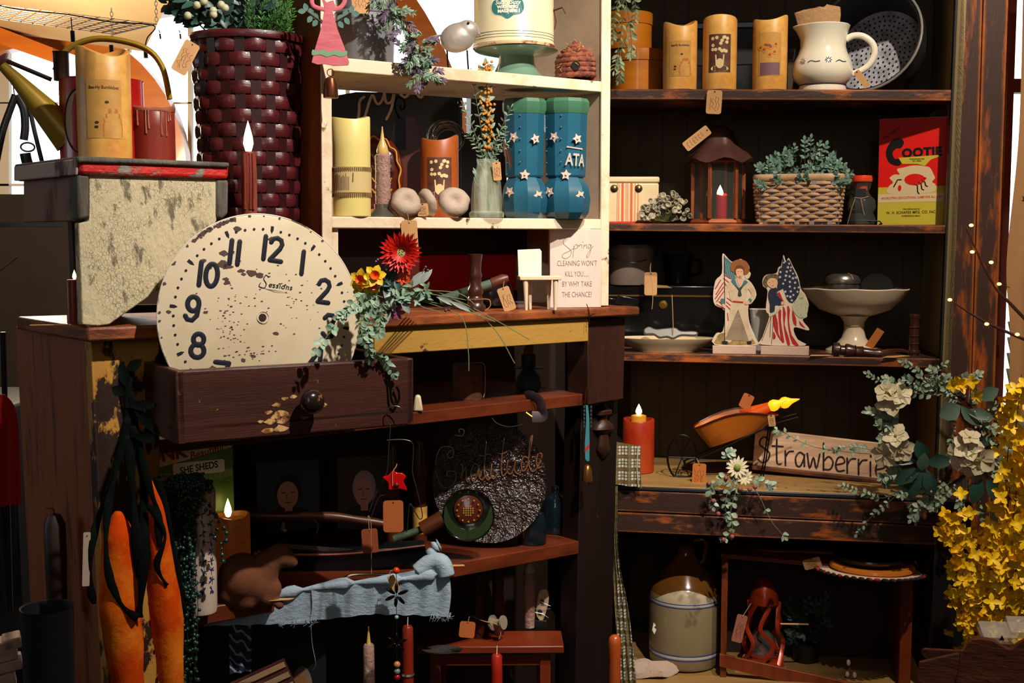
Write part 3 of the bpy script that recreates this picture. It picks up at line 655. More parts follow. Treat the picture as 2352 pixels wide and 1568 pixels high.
# lantern
CU = M('rusty_copper', '#8a4424', .45, metal=.2, col2='#b05a28', sc=14, thr=.55, soft=.15); CUR = M('brown_lantern_roof', '#553630', .35, metal=.2)
t = TH('candle_lantern', 'hexagonal copper candle lantern with brown roof and glass panes', 'lantern', 1648, 2, .12)
def hexp(r, z, a0=0): return [V((r * cos(RD(60 * i + a0)), r * sin(RD(60 * i + a0)), z)) for i in range(6)]
A0 = 12
t.p('base', MB().rings([hexp(62, 0, A0), hexp(64, 4, A0), hexp(60, 10, A0), hexp(58, 12, A0)]), CU); t.p('top_frame', MB().rings([hexp(60, 142, A0), hexp(62, 146, A0), hexp(62, 154, A0)]), CU)
for i in range(6):
    p = hexp(59, 0, A0)[i]; t.p('corner_bar', MB().box(p.x, p.y, 80, 8, 8, 136, ROT('Z', A0 + 60 * i)), CU, bev=1)
    q = hexp(59, 0, A0)[(i + 1) % 6]; g = MB().add([p + V((0, 0, 12)), q + V((0, 0, 12)), q + V((0, 0, 142)), p + V((0, 0, 142))], [(0, 1, 2, 3)]); t.p('glass_pane', g, GLS, smooth=0)
b = MB(); rr = []
for r, z, wv in ((78, 142, 6), (68, 156, 5), (54, 166, 3), (44, 180, 1), (38, 198, 0), (30, 212, 0), (16, 222, 0), (1, 224, 0)):
    rr.append([V((r * (1 + .04 * cos(6 * a)) * cos(a), r * (1 + .04 * cos(6 * a)) * sin(a), z - wv * cos(6 * (a - RD(A0))))) for a in [2 * pi * i / 36 for i in range(36)]])
t.p('roof', b.rings(rr), CUR)
t.p('hanging_ring', MB().tube([(0, 9 * cos(a), 222 + 9 * sin(a)) for a in [2 * pi * i / 14 for i in range(14)]], 1.6, 6, closed=True), CU)
c2 = TH('red_candle', 'short red candle glowing inside the copper lantern', 'candle', 1657, 2, .11); c2.e.location.z += 12.5 * c2.k
c2.p('wax_body', waxcyl(14, 55, wav(1.5, 0, 1, 0), 18), M('red_wax', '#b3182a', .4, sss=.2)); o = c2.p('flame', flame(27, 15), FLAME, loc=V((-4, 0, 50)) * c2.k)
price_tag('tan price tag lying slanted over the copper lantern roof', 1628, 296, 'R', -.0, 24, 68, 52, seed=8, vert=False)
# basket with green plant
t = TH('woven_basket', 'tan woven rectangular basket holding a grey-green leafy plant', 'basket', 1834, 2, .1, yaw=-4)
SPL = M('tan_splint', '#d9b28c', .55, col2='#b58a64', sc=20, thr=.55, soft=.2, bump=.3)
f = rndrect(178, 100, 200, 116, 115, 6)
t.p('splint_weave', weave(MB(), f, 4, 96, 36, 11, 2.6, 3.0, .06), SPL); t.p('upright_splints', stakes(MB(), f, 0, 102, 36, 11), M('dark_splint', '#9a8a88', .7)); t.p('rim_band', weave(MB(), f, 96, 114, 36, 1, 3.2, 0, .05), SPL)
t.p('basket_floor', MB().box(0, 0, 3, 168, 92, 4), SPL)
GRN = M('grey_green_leaf', '#7d9d90', .5, col2='#4f7566', sc=40, thr=.5, soft=.2)
t = TH('leafy_plant', 'grey-green leafy artificial plant filling the tan woven basket', 'plant', 1845, 2, .1); t.e.location.z += 60 * t.k
st, lf = MB(), MB(); random.seed(31)
for i in range(46):
    a = random.uniform(-1, 1); bx_ = a * 80; top = 64 + 78 * max(0, 1 - abs(a + .05) ** 1.3) * random.uniform(.45, 1.0); x1 = bx_ * 1.25 + random.uniform(-14, 14); y1 = random.uniform(-55, 25)
    if i % 5 == 0: top = random.uniform(30, 50); y1 = -64; x1 = bx_ * 1.3
    sprig(st, lf, [(bx_ * .6, y1 * .4, 20), (bx_, y1 * .8, top * .62), (x1, y1, top)], 6, 15, 9, .8, start=.35, grow=.25)
for q in ((106, -10, 36), (104, 10, 10)): sprig(st, lf, [(70, 0, 50), (96, -6, 56), q], 6, 14, 9, .8, start=.4)
t.p('stems', st, GST); t.p('leaves', lf, GRN)
# bear bottle
t = TH('glass_bottle', 'small clear figural glass bottle with orange cap and dark label', 'bottle', 1978, 2, .06)
t.p('bottle_glass', MB().lathe([(20, 0), (28, 2), (30, 14), (25, 26), (30, 40), (28, 56), (18, 68), (14, 76), (19, 86), (20, 96), (14, 102)], 22, caps=False, sx=1.05), GLS)
t.p('cap', MB().lathe([(15, 98), (22, 98), (23, 104), (21, 112), (1, 113)], 20), M('orange_plastic', '#e0441a', .35)); t.p('inner_cork', MB().lathe([(9, 76), (12, 78), (12, 92), (1, 92)], 14), M('orange_rubber', '#d14a16', .5))
t.p('dark_label', MB().box(-3, -21, 52, 24, 2, 60), M('charcoal_label', '#1d1b22', .5), bev=.6); b = MB().tube(cr([(-16, -23, 62), (0, -26, 60), (14, -23, 64)], 4), 1, 5).tube(cr([(-14, -24, 60), (-22, -26, 36), (-30, -20, 2)], 5), 1, 5).tube(cr([(-2, -26, 60), (2, -27, 40), (6, -26, 22)], 5), 1, 5)
t.p('twine_bow', b, TWINE); b = MB().tube([(-8, -24, 10), (40, -24, 8), (45, -20, 2), (40, -14, 1)], 1.8, 6); t.p('wire_stand', b, BLACKP)
# game box
t = TH('board_game_box', 'red and yellow upright COOTIE game box at shelf right end', 'game box', 2092, 2, .075, yaw=-9)
W_ = 152; H_ = 244; CR = M('game_red', '#e01208', .45, col2='#c80e06', sc=5, thr=.6, soft=.2); CY = M('game_yellow', '#c9b83a', .5, col2='#b9a42e', sc=6, thr=.6, soft=.15); CC = M('game_cream', '#d9c096', .5)
t.p('carton', MB().box(0, 17, H_ / 2, W_, 34, H_), M('worn_board_edge', '#c9b08a', .6, col2='#8a6a48', sc=30, thr=.55), bev=1.2)
y = -.5
t.p('red_panel', MB().prism([(-75, 87), (75, 89), (75, 243), (-75, 243)], y, 0), CR, smooth=0); t.p('yellow_panel', MB().prism([(-75, 1), (75, 1), (75, 89), (-75, 87)], y, 0), CY, smooth=0)
b = MB(); b.prism([(-75, 52), (75, 54), (75, 73), (-75, 71)], y - .3, y); random.seed(4)
b.prism(cr2([(-48, 72), (-52, 88), (-42, 98), (-50, 108), (-40, 116), (-28, 116), (-34, 128), (-18, 132), (2, 136), (24, 134), (38, 130), (46, 116), (50, 106), (44, 98), (52, 90), (42, 74)], 4, True), y - .4, y); t.p('cream_splash', b, CC, smooth=0)
b = MB()
b.prism(cr2([(-20, 190), (-34, 200), (-52, 188), (-60, 166), (-52, 144), (-34, 136), (-25, 141), (-32, 152), (-40, 152), (-45, 166), (-36, 176), (-27, 176)], 3, True), y - .5, y)
b.text('OOTIE', 27, -24, 163, y - .2, al='LEFT', bold=1.5, ext=.2, sx=1.02, sp=1.08, rot=.03); b.text('W. H. SCHAPER MFG. CO. INC.', 9, 0, 29, y - .2, bold=.14, ext=.1, rot=.02, sx=.86, sp=1.05); b.text('ROBBINSDALE, MINN.', 4.2, 0, 21, y - .2, ext=.1, bold=.1); b.text('manufactured by', 5.6, 0, 37, y - .2, shear=.3, ext=.1, bold=.1)
b.text('THE GAME OF', 7, -48, 211, y - .2, bold=.2, rot=.6, ext=.1); b.text('TRADE MARK REG.', 4, 10, 150, y - 1, ext=.1, bold=.1); b.text('PAT. PEND.', 4, 10, 145.5, y - 1, ext=.1, bold=.1); t.p('black_lettering', b, M('game_black', '#10100f', .4), smooth=0)
t.p('yellow_ribbon', MB().prism([(-31, 154), (57, 158), (57, 154), (40, 148), (27, 134), (10, 139), (-23, 140)], y - .8, y), CY, smooth=0)
t.p('tagline', MB().text('AN EXCITING EDUCATIONAL GAME FOR ALL AGES', 7, 0, 63, y - .5, bold=.12, ext=.1, sx=.83, rot=.02), M('game_orange_ink', '#c0421a', .5), smooth=0)
b = MB().prism(ell(6, 104, 23, 13, 18), y - .9, y).prism(ell(28, 106, 4, 3, 8), y - .9, y).prism(ell(-27, 85, 4, 7, 10), y - .9, y); t.p('printed_bug', b, CR, smooth=0)
b = MB()
for P in (((-24, 104), (-32, 104), (-38, 92), (-40, 88)), ((6, 94), (12, 90), (13, 76), (16, 72)), ((14, 98), (20, 94), (22, 82), (26, 80)), ((22, 102), (28, 98), (30, 90), (34, 88))): b.stroke(P, 3, y - .8, .3, 5)
t.p('printed_bug_legs', b, MATS['game_black'], smooth=0)
# ================================================================ bookcase, third shelf
TINB = M('black_japanned_tin', '#0d0c0f', .22, coat=.4)
t = TH('deed_box', 'black tin deed box with brass line and keyhole on third shelf', 'box', 1530, 3, .21, rz='frame')
t.p('body', MB().box(0, 0, 58, 262, 130, 116), TINB, bev=3); t.p('lid', MB().box(0, 0, 128, 268, 134, 24), TINB, bev=4)
t.p('gold_line', MB().box(0, -67.6, 116, 264, 1.2, 4), M('gold_line', '#7a5c2a', .4, metal=.5), smooth=0)
b = MB(); b.M = T4(-5, -66, 96, ROT('X', 90)); b.lathe([(10, 0), (9, 2.5), (3.2, 3), (3, 1)], 20); t.p('keyhole_plate', b, M('brass', '#a87c34', .3, metal=.9)); PEW = M('pewter', '#8d8882', .28, metal=.85); PAIL = M('grey_tin_pail', '#a89484', .4, metal=.3, col2='#8a7a6c', sc=8, thr=.5, soft=.2)
t = TH('lidded_pail', 'grey metal lidded pail with wire bail on the black box', 'pail', 1447, 3, .17); t.e.location.z += 141 * t.k
t.p('pail_body', MB().lathe([(20, 0), (50, 0), (51, 3), (52, 50), (53, 84), (20, 84)], 36), PAIL); t.p('lid', MB().lathe([(20, 83), (54, 83), (55, 90), (50, 94), (44, 96), (30, 99), (1, 100)], 36), PEW)
t.p('bail_handle', MB().tube(cr([(-54, -6, 74), (-42, -38, 62), (-10, -54, 52), (24, -50, 53), (52, -8, 68)], 8), 1.7, 6), PEW)
price_tag('blank tan tag tied to bail of the lidded pail', 1495, 625, 'R', .09, 29, 53, 0, seed=3, ink=False, string=[(1494, 612), (1495, 604), (1493, 620), (1499, 655), (1500, 688), (1498, 710)])
t = TH('enamel_mug', 'dark blue-black enamel mug standing on the black tin box', 'mug', 1555, 3, .22); t.e.location.z += 141 * t.k
t.p('mug_body', MB().lathe([(20, 0), (27, 1), (34, 60), (36, 68), (33, 66), (26, 4), (1, 4)], 28), M('dark_speckled_enamel', '#1a2028', .25, col2='#5a6068', sc=90, thr=.72, soft=.03)); t.p('mug_handle', MB().tube(cr([(32, 0, 56), (50, 0, 50), (50, 0, 26), (28, 0, 18)], 5), 3.5, 8), TINB)
solo('price_tag', 'folded tan tag lying on the black box beside the pail', 'price tag', MB().prism([(-16, 0), (20, 0), (8, 16), (-18, 20)], -.5, .5), TAGM, onR(3, 1522, .12)[0] + V((0, 0, .1425)), .00097, FR.yaw, tilt=(RD(-75), 0))
t = TH('oval_platter', 'long cream oval ironstone platter under the silver cookie cutter', 'platter', 1530, 3, .045)
t.p('platter_dish', MB().lathe([(30, 0), (66, 0), (70, 4), (96, 18), (116, 30), (118, 32), (112, 30), (70, 7), (1, 5)], 44, sy=.42), M('cream_ironstone', '#c9b28c', .25, coat=.4))
t = TH('cookie_cutter', 'shiny silver lobed cookie cutter resting on the cream platter', 'cookie cutter', 1540, 3, .045); t.e.location.z += 30 * t.k
P = cr2([(-62, 20), (-58, 8), (-40, 8), (-26, 0), (-8, 2), (6, -2), (24, 6), (56, 6), (62, 14), (52, 18), (24, 18), (10, 26), (-14, 24), (-34, 22), (-50, 28)], 4, True)
b = MB(); b.M = T4(0, 0, 0, ROT('X', -25)); b.prism(P, -5, 5); t.p('cutter', b, M('polished_silver', '#5e5a56', .35, metal=.3), bev=3); t.p('twine', MB().tube([(6, -8, 12), (4, -6, 60), (2, 4, 100)], .9, 4), TWINE)
# patriotic cut-outs
BD = M('pink_white_block', '#cfae98', .7, col2='#b99a88', sc=14, thr=.5, soft=.2); CUT = M('cutout_white', '#d6bfa8', .6); SKIN = M('painted_skin', '#dba882', .6); SUIT = M('painted_cream_suit', '#cdb596', .6, col2='#b59a7c', sc=40, thr=.6, soft=.1)
COLB = M('painted_teal', '#3f6f78', .6); NAVY = M('painted_navy', '#1e2238', .6); FLR = M('painted_flag_red', '#ac1f20', .6); FLW = M('painted_flag_cream', '#cfc0a0', .6); HATM = M('painted_straw', '#8e5420', .6); BRN = M('painted_brown', '#6a3a1e', .6); DK = M('painted_black', '#1a1414', .6)
def deco(t, name, outs, mat, y, sm=0, th=.5):
    b = MB()
    for o_ in outs: b.prism(t.L(o_) if isinstance(o_[0][0], (int, float)) and o_[0][0] > 300 else o_, y - th, y)
    return t.p(name, b, mat, smooth=sm)
def strokes(t, name, Ls, w_, mat, y, sm=3, th=.3):
    b = MB()
    for L_ in Ls: b.stroke(cr2(t.L(L_), sm) if sm and len(L_) > 2 else t.L(L_), w_, y, th, 6)
    return t.p(name, b, mat)
def pt(x, y): return (1620 + x * 260 / 1568, 570 + y * 260 / 1568)
def C(*a, n=3): return cr2([pt(*q) for q in a], n, True)
def Lp(*a): return [pt(*q) for q in a]
t = TH('sailor_boy_cutout', 'wooden cut-out of boy in cream sailor suit holding a flag', 'figurine', 1688, 3, .02, yaw=2)
t.p('wood_block', MB().box(-2, 8, 9.5, 98, 26, 19), BD, bev=1)
t.p('cut_board', MB().prism(cr2(t.L(Lp((240, 80), (350, 190), (470, 150), (580, 240), (585, 320), (608, 350), (580, 420), (520, 400), (620, 480), (690, 640), (620, 770), (580, 790), (600, 1020), (690, 1240), (690, 1340), (130, 1340), (150, 1180), (240, 1150), (260, 870), (130, 790), (100, 660), (130, 450), (215, 350), (215, 120))), 3, True), 0, 5), CUT, bev=.3)
y = 0
deco(t, 'flag_canton', [Lp((240, 110), (345, 200), (410, 420), (345, 430), (240, 340))], COLB, y); 
b = MB()
for i in range(9):
    for j in range(4):
        x_, z_ = t.Q(*pt(262 + j * 30 + i * 5, 200 + i * 24 + j * 10)); b.prism(ell(x_, z_, .8, .8, 5), y - .8, y)
t.p('flag_stars', b, FLW, smooth=0)
strokes(t, 'flag_stripes', [Lp((250, 370), (330, 420)), Lp((240, 420), (320, 480)), Lp((250, 470), (290, 540)), Lp((200, 440), (130, 560)), Lp((235, 480), (140, 640)), Lp((240, 540), (130, 700)), Lp((245, 600), (150, 740)), Lp((150, 780), (260, 840)), Lp((180, 740), (260, 800)), Lp((280, 680), (360, 740)), Lp((280, 740), (350, 800)), Lp((280, 790), (340, 850)), Lp((430, 960), (490, 1010)), Lp((420, 1040), (480, 1110)), Lp((300, 900), (310, 1000))], 2.6, FLR, y - .2)
deco(t, 'ground_patch', [C((180, 1200), (260, 1170), (420, 1200), (560, 1170), (660, 1270), (640, 1330), (160, 1330), (150, 1260))], M('painted_ground', '#a88a50', .6, col2='#7d6a38', sc=60), y)
deco(t, 'trousers', [C((360, 745), (570, 745), (575, 900), (600, 1100), (650, 1240), (570, 1285), (530, 1200), (450, 870), (440, 870), (380, 1100), (360, 1290), (280, 1290), (275, 1180), (330, 950))], SUIT, y - .6)
deco(t, 'blouse', [C((340, 450), (430, 420), (540, 430), (620, 500), (680, 640), (640, 740), (590, 770), (590, 690), (620, 640), (570, 560), (550, 700), (500, 740), (370, 740), (335, 700), (310, 600), (260, 800), (215, 790), (240, 650), (280, 520))], SUIT, y - .8)
deco(t, 'belt', [Lp((370, 725), (510, 735), (510, 755), (370, 745))], FLR, y - 1.5)
deco(t, 'sailor_collar', [C((340, 450), (390, 420), (415, 490), (455, 545), (500, 490), (520, 440), (570, 470), (500, 530), (460, 570), (395, 520), n=2)], COLB, y - 1.5); deco(t, 'neckerchief', [Lp((385, 500), (450, 560), (530, 490), (475, 580), (490, 650), (460, 670), (435, 650), (445, 580))], M('painted_dark_green', '#2c3a30', .6), y - 1.8)
deco(t, 'cuffs', [C((205, 700), (260, 705), (255, 770), (215, 770), n=2), C((590, 690), (630, 710), (610, 745), (580, 720), n=2)], COLB, y - 1.6)
deco(t, 'straw_hat', [C((335, 300), (345, 200), (450, 155), (550, 190), (585, 280), (570, 350), (520, 360), (500, 260), (430, 235), (390, 300), (370, 330))], HATM, y - 1.2)
deco(t, 'hair', [C((380, 320), (400, 255), (450, 235), (510, 260), (520, 330), (500, 370), (400, 360))], BRN, y - 1.4)
deco(t, 'face', [C((405, 310), (430, 285), (480, 285), (505, 320), (500, 380), (465, 425), (420, 390)), C((420, 400), (490, 400), (485, 470), (455, 520), (430, 470), n=2), C((230, 770), (260, 775), (265, 830), (235, 810), n=2), C((530, 740), (590, 720), (590, 770), (540, 775), n=2)], SKIN, y - 1.9, th=.4)
strokes(t, 'face_features', [Lp((430, 322), (446, 320)), Lp((472, 322), (488, 324)), Lp((448, 385), (464, 388), (478, 384))], .9, BRN, y - 2.5)
strokes(t, 'flag_pole', [Lp((245, 100), (258, 600), (270, 1290))], 1.4, DK, y - 2.0, 0); deco(t, 'shoes', [C((235, 1320), (240, 1285), (310, 1290), (300, 1325), n=2), C((570, 1290), (630, 1280), (630, 1320), (580, 1320), n=2)], DK, y - 1.4)
price = deco(t, 'paper_scroll', [C((530, 350), (585, 325), (605, 350), (580, 415), (540, 420), n=2)], FLW, y - .4)
t = TH('flag_child_cutout', 'wooden cut-out of small child hugging large American flags', 'figurine', 1801, 3, .02, yaw=-2)
t.p('wood_block', MB().box(1, 8, 10, 108, 26, 20), BD, bev=1)
t.p('cut_board', MB().prism(cr2(t.L(Lp((1055, 95), (1095, 190), (1125, 135), (1180, 240), (1260, 400), (1300, 560), (1360, 640), (1410, 780), (1380, 850), (1390, 940), (1330, 990), (1415, 1100), (1400, 1130), (1240, 1090), (1215, 1140), (1270, 1260), (1370, 1340), (780, 1340), (790, 1240), (880, 950), (830, 860), (850, 590), (790, 530), (780, 440), (830, 370), (960, 350), (990, 270), (1030, 230))), 3, True), 0, 5), CUT, bev=.3)
deco(t, 'flag_canton', [C((1050, 120), (1080, 200), (1130, 160), (1190, 280), (1270, 470), (1280, 620), (1190, 760), (1110, 700), (1060, 560), (985, 600), (985, 450), (1000, 290), (1035, 270), n=2)], NAVY, y)
b = MB(); random.seed(9)
def star(cx, cz, r, a0=90): return [(cx + (r if i % 2 == 0 else r * .42) * cos(RD(a0 + 36 * i)), cz + (r if i % 2 == 0 else r * .42) * sin(RD(a0 + 36 * i))) for i in range(10)]
for x_, z_ in ((1105, 325), (1155, 310), (1190, 350), (1095, 380), (1145, 390), (1085, 440), (1190, 415), (1230, 405), (1060, 490), (1150, 465), (1220, 475), (1150, 530), (1215, 550), (1090, 600), (1165, 595), (1255, 600), (1120, 660), (1200, 645), (1160, 670), (1180, 720), (1065, 200), (1120, 265), (1020, 330), (1015, 400), (1270, 540), (1135, 215), (1165, 265)):
    a_, c_ = t.Q(*pt(x_, z_)); b.prism(star(a_, c_, random.uniform(3.2, 4.2), 90 + random.uniform(-20, 20)), y - 1, y)
t.p('flag_stars', b, M('painted_star_white', '#c8c6cc', .6), smooth=0)
deco(t, 'flag_stripes_red', [C((1010, 600), (1050, 690), (1090, 760), (1040, 720), (980, 670), n=2), C((940, 850), (1000, 1030), (1010, 1180), (1060, 1290), (1000, 1220), (930, 1050), n=2), C((1000, 860), (1040, 860), (1040, 1000), (1070, 1180), (1090, 1300), (1050, 1290), (1020, 1100), n=2), C((1060, 800), (1105, 900), (1090, 1050), (1140, 1200), (1170, 1330), (1130, 1330), (1080, 1100), n=2), C((1120, 800), (1160, 850), (1150, 1000), (1190, 1200), (1290, 1340), (1200, 1320), (1140, 1100), n=2), C((1190, 850), (1240, 960), (1250, 1070), (1210, 1040), (1190, 950), n=2), C((1285, 1000), (1330, 1050), (1370, 1100), (1300, 1060), n=2), C((940, 1150), (975, 1220), (960, 1260), (935, 1250), n=2)], FLR, y)
deco(t, 'coat', [C((870, 590), (930, 545), (980, 560), (980, 650), (1050, 720), (1030, 790), (960, 790), (950, 870), (890, 890), (885, 780), (860, 680))], NAVY, y - .5)
deco(t, 'bouquet', [C((1200, 760), (1260, 700), (1340, 680), (1400, 780), (1380, 930), (1300, 960), (1230, 900), (1190, 820)), C((880, 920), (960, 870), (1030, 800), (1010, 870), (950, 920), (890, 950)), C((1300, 600), (1350, 650), (1320, 700), (1270, 680), n=2)], M('painted_flowers', '#b9b89a', .6, col2='#8a4a40', sc=220, thr=.62, soft=.05), y - .5)
deco(t, 'hair', [C((790, 450), (830, 380), (900, 360), (985, 370), (985, 440), (900, 430), (860, 470), (850, 540), (800, 510))], M('painted_olive_hair', '#6a6340', .6, col2='#4a3a22', sc=120), y - 1)
deco(t, 'face', [C((840, 480), (880, 420), (950, 420), (985, 460), (975, 530), (920, 555), (870, 530)), C((1040, 740), (1090, 735), (1080, 775), (1040, 780), n=2)], SKIN, y - 1.1)
strokes(t, 'face_features', [Lp((868, 478), (886, 476)), Lp((912, 460), (930, 458)), Lp((905, 522), (922, 520), (930, 512))], .9, BRN, y - 1.7)
strokes(t, 'flag_poles', [Lp((1050, 110), (990, 430), (985, 640)), Lp((905, 950), (785, 1290)), Lp((940, 950), (920, 1330)), Lp((905, 950), (895, 1230))], 1.1, DK, y - .8, 0)
t = TH('white_tumbler', 'plain white ceramic tumbler between the two flag cut-outs', 'cup', 1744, 3, .13)
t.p('tumbler_body', MB().lathe([(12, 0), (15, 0), (17, 10), (24, 90), (25, 94), (22, 92), (14, 6), (1, 6)], 24), PORC)
# cake stand and what it carries
t = TH('cake_stand', 'wide cream footed cake stand with scalloped rim', 'cake stand', 1960, 3, .12)
STN = M('cream_stoneware', '#d5c3a8', .22, coat=.5)
t.p('foot', MB().lathe([(50, 0), (64, 0), (62, 6), (40, 18), (27, 34), (22, 56), (24, 70), (34, 84), (10, 86)], 36), STN)
b = MB(); R = []
for r, z, s_ in ((24, 82, 0), (40, 84, 0), (80, 98, 0), (106, 124, 1), (120, 146, 2), (118, 148, 2), (100, 124, 0), (60, 98, 0), (1, 92, 0)):
    R.append([V((r * cos(a), r * sin(a) * .62, z - s_ * .9 * abs(sin(4 * a)))) for a in [2 * pi * i / 64 for i in range(64)]])
t.p('bowl', b.rings(R, caps=False), STN); cs = t
t.p('twine', MB().lathe([(23, 60), (24.5, 61), (23, 62)], 24, caps=False), TWINE)
b = MB(); b.M = T4(38, -30, 22, ROT('Y', 32)); b.box(0, 0, 0, 18, 1.4, 78); t.p('wooden_tag', b, M('orange_wood_tag', '#b0622a', .5))
t = TH('round_tin', 'small dented silver round tin with lid sitting in cake stand', 'tin', 1930, 3, .1); t.e.location.z = cs.loc.z + 134 * cs.k
t.p('tin_body', MB().lathe([(20, 0), (37, 0), (40, 8), (39, 26), (20, 26)], 32), M('mottled_silver', '#9a948c', .3, metal=.8, col2='#5d5850', sc=30, thr=.55, soft=.15)); t.p('tin_lid', MB().lathe([(20, 25), (41, 25), (42, 32), (40, 36), (38, 42), (30, 47), (1, 49)], 32), PEW)
t.p('rubber_strap', MB().tube(cr([(10, -14, 49), (20, -28, 44), (24, -34, 34)], 4), 1.2, 6), TWINE)
t = TH('dark_bowl', 'dark glossy bowl tipped on its side in the cake stand', 'bowl', 2010, 3, .12); t.e.location.z = cs.loc.z + 146 * cs.k
b = MB().lathe([(38, 0), (36, -6), (22, -16), (10, -18), (1, -18)], 28, R=ROT('X', 75)); t.p('bowl_shell', b, M('blue_black_glaze', '#10151c', .15, coat=.6)); t.p('bowl_rim', MB().tube([ROT('X', 75) @ V((38 * cos(a), 38 * sin(a), 0)) for a in [2 * pi * i / 28 for i in range(28)]], 1.6, 6, closed=True), M('grey_rim', '#3d4650', .3))
BOB = M('dark_turned_wood', '#3c1f18', .3, coat=.4)
BPR = [(8, 0), (13, 0), (13, 5), (15, 7), (15, 12), (11, 14), (11, 26), (13, 28), (11, 30), (11, 44), (13, 46), (11, 48), (11, 64), (13, 66), (11, 68), (10, 84), (13, 90), (12, 96), (2, 96)]
t = TH('thread_bobbin', 'dark turned wooden bobbin standing upright at right of third shelf', 'bobbin', 2098, 3, .06, group='dark turned bobbins'); t.p('bobbin_body', MB().lathe(BPR, 20), BOB)
t = TH('thread_bobbin', 'dark turned wooden bobbin lying in front of cake stand', 'bobbin', 1912, 3, .015, group='dark turned bobbins'); t.e.location.z += 15 * t.k
t.p('bobbin_body', MB().lathe([(16, 0), (17, 4), (17, 14), (12, 18), (12, 26), (16, 28), (17, 32), (14, 48), (16, 50), (13, 52), (14, 64), (15, 66), (12, 68), (11, 92), (14, 102), (13, 108), (2, 108)], 20, R=ROT('Z', 6) @ ROT('Y', 95)), BOB)
def lytag(label, px, n, d, P, rz=0, lift=.001, fr='R'):
    loc = (onR if fr == 'R' else onL)(n, px, d)[0] + V((0, 0, lift)); k = proj(loc)[2] / F
    b = MB(); b.add([(x, y_, 0) for x, y_ in P] + [(x, y_, 1.2) for x, y_ in P], [tuple(range(len(P)))[::-1], tuple(range(len(P), 2 * len(P)))] + [(i, (i + 1) % len(P), (i + 1) % len(P) + len(P), i + len(P)) for i in range(len(P))])
    return solo('price_tag', label, 'price tag', b, TAGM, loc, k, rz, smooth=0)
lytag('tan tag lying on third shelf left of lying bobbin', 1898, 3, .01, [(-40, -8), (40, -8), (30, 12), (-30, 14)]); lytag('written tan tag lying on third shelf before upright bobbin', 2060, 3, .02, [(-38, -20), (-10, -22), (34, 14), (20, 26), (-20, 6)])
# ================================================================ bookcase, counter shelf
t = TH('red_pillar_candle', 'lit red flameless pillar candle beside the plaid towel', 'candle', 1466, 4, .1)
t.p('wax_body', waxcyl(36, 122, wav(1, 0, 1, 2), 32, taper=1), M('drippy_red_wax', '#961a0c', .4, col2='#a8501c', sc=8, thr=.6, soft=.2, st=(1, 1, .5), emit='#ff3a10', es=.03)); t.p('wick_collar', MB().lathe([(1, 116), (17, 116), (17, 130), (10, 132), (1, 132)], 20), M('yellow_wax', '#b8862c', .4, emit='#ff9a20', es=.2)); t.p('flame', flame(26, 15), FLAME, loc=V((0, 0, 131)) * t.k)
t = TH('toy_wheelbarrow', 'small yellow metal wheelbarrow with black wire wheel', 'wheelbarrow', 1565, 4, .06, rz=None)
WY = M('mustard_enamel', '#b8641a', .4, col2='#8a4010', sc=10, thr=.6, soft=.1); BKM = M('black_iron', '#121012', .35, metal=.6)
cx, cz = t.Q(1566, 1048); P = []
t.p('wheel_rim', MB().tube([(cx + 33 * cos(a), -8, max(1.5, cz + 52 * sin(a) * 1.0)) for a in [2 * pi * i / 40 for i in range(40)]], 2.4, 8, closed=True), BKM)
b = MB()
for a in (0, 60, 120, 180, 240, 300): b.tube([(cx, -8, cz), (cx + 32 * cos(RD(a)), -8, cz + 50 * sin(RD(a)))], 1.3, 6)
t.p('wheel_spokes', b, BKM); b = MB()
for yy in (-34, 18): b.tube([t.P(1572, 1060, yy), t.P(1640, 1028, yy), t.P(1770, 962, yy), t.P(1822, 946, yy)], 2.2, 6)
b.tube([t.P(1572, 1060, -34), t.P(1572, 1060, 18)], 2.2, 6); t.p('shaft_frame', b, BKM)
for yy in (-34, 18): t.p('support_leg', MB().tube([t.P(1762, 966, yy), t.P(1752, 1050, yy), (t.P(1745, 1100, yy)[0], yy, 1)], 1.8, 6), BKM)
b = MB(); R = []
for f_, pts in ((0, [(1640, 1026), (1750, 972)]), (1, [(1598, 972), (1772, 952)]),): pass
bot = [t.Q(1628, 1022), t.Q(1742, 978)]; top = [t.Q(1592, 978), t.Q(1778, 944)]
def trayring(A, B, hw, n=24, lift=0):
    o_ = []
    for i in range(n):
        a = 2 * pi * i / n; c, s_ = cos(a), sin(a); m_ = (abs(c) ** 4 + abs(s_) ** 4) ** -.25; u_ = (c * m_ + 1) / 2
        o_.append(V((A[0] + (B[0] - A[0]) * u_, -8 + hw * s_ * m_, A[1] + (B[1] - A[1]) * u_ + lift * sin(pi * u_))))
    return o_
b.rings([trayring(bot, bot[::-1] and bot[1], 1) if 0 else trayring(bot[0], bot[1], 22), trayring(t.Q(1606, 996), t.Q(1764, 958), 34, lift=6), trayring(top[0], top[1], 44, lift=22), trayring(t.Q(1598, 980), t.Q(1772, 948), 40, lift=19), trayring(bot[0], bot[1], 20, lift=2)], caps=True)
t.p('tray', b, WY); t.p('tray_rim', MB().tube(trayring(top[0], top[1], 44, lift=22), 2.2, 6, closed=True), M('dark_red_rim', '#4a1410', .4)); wb = t
AMBW = M('amber_wax', '#a84a12', .4, emit='#ff4a08', es=.35)
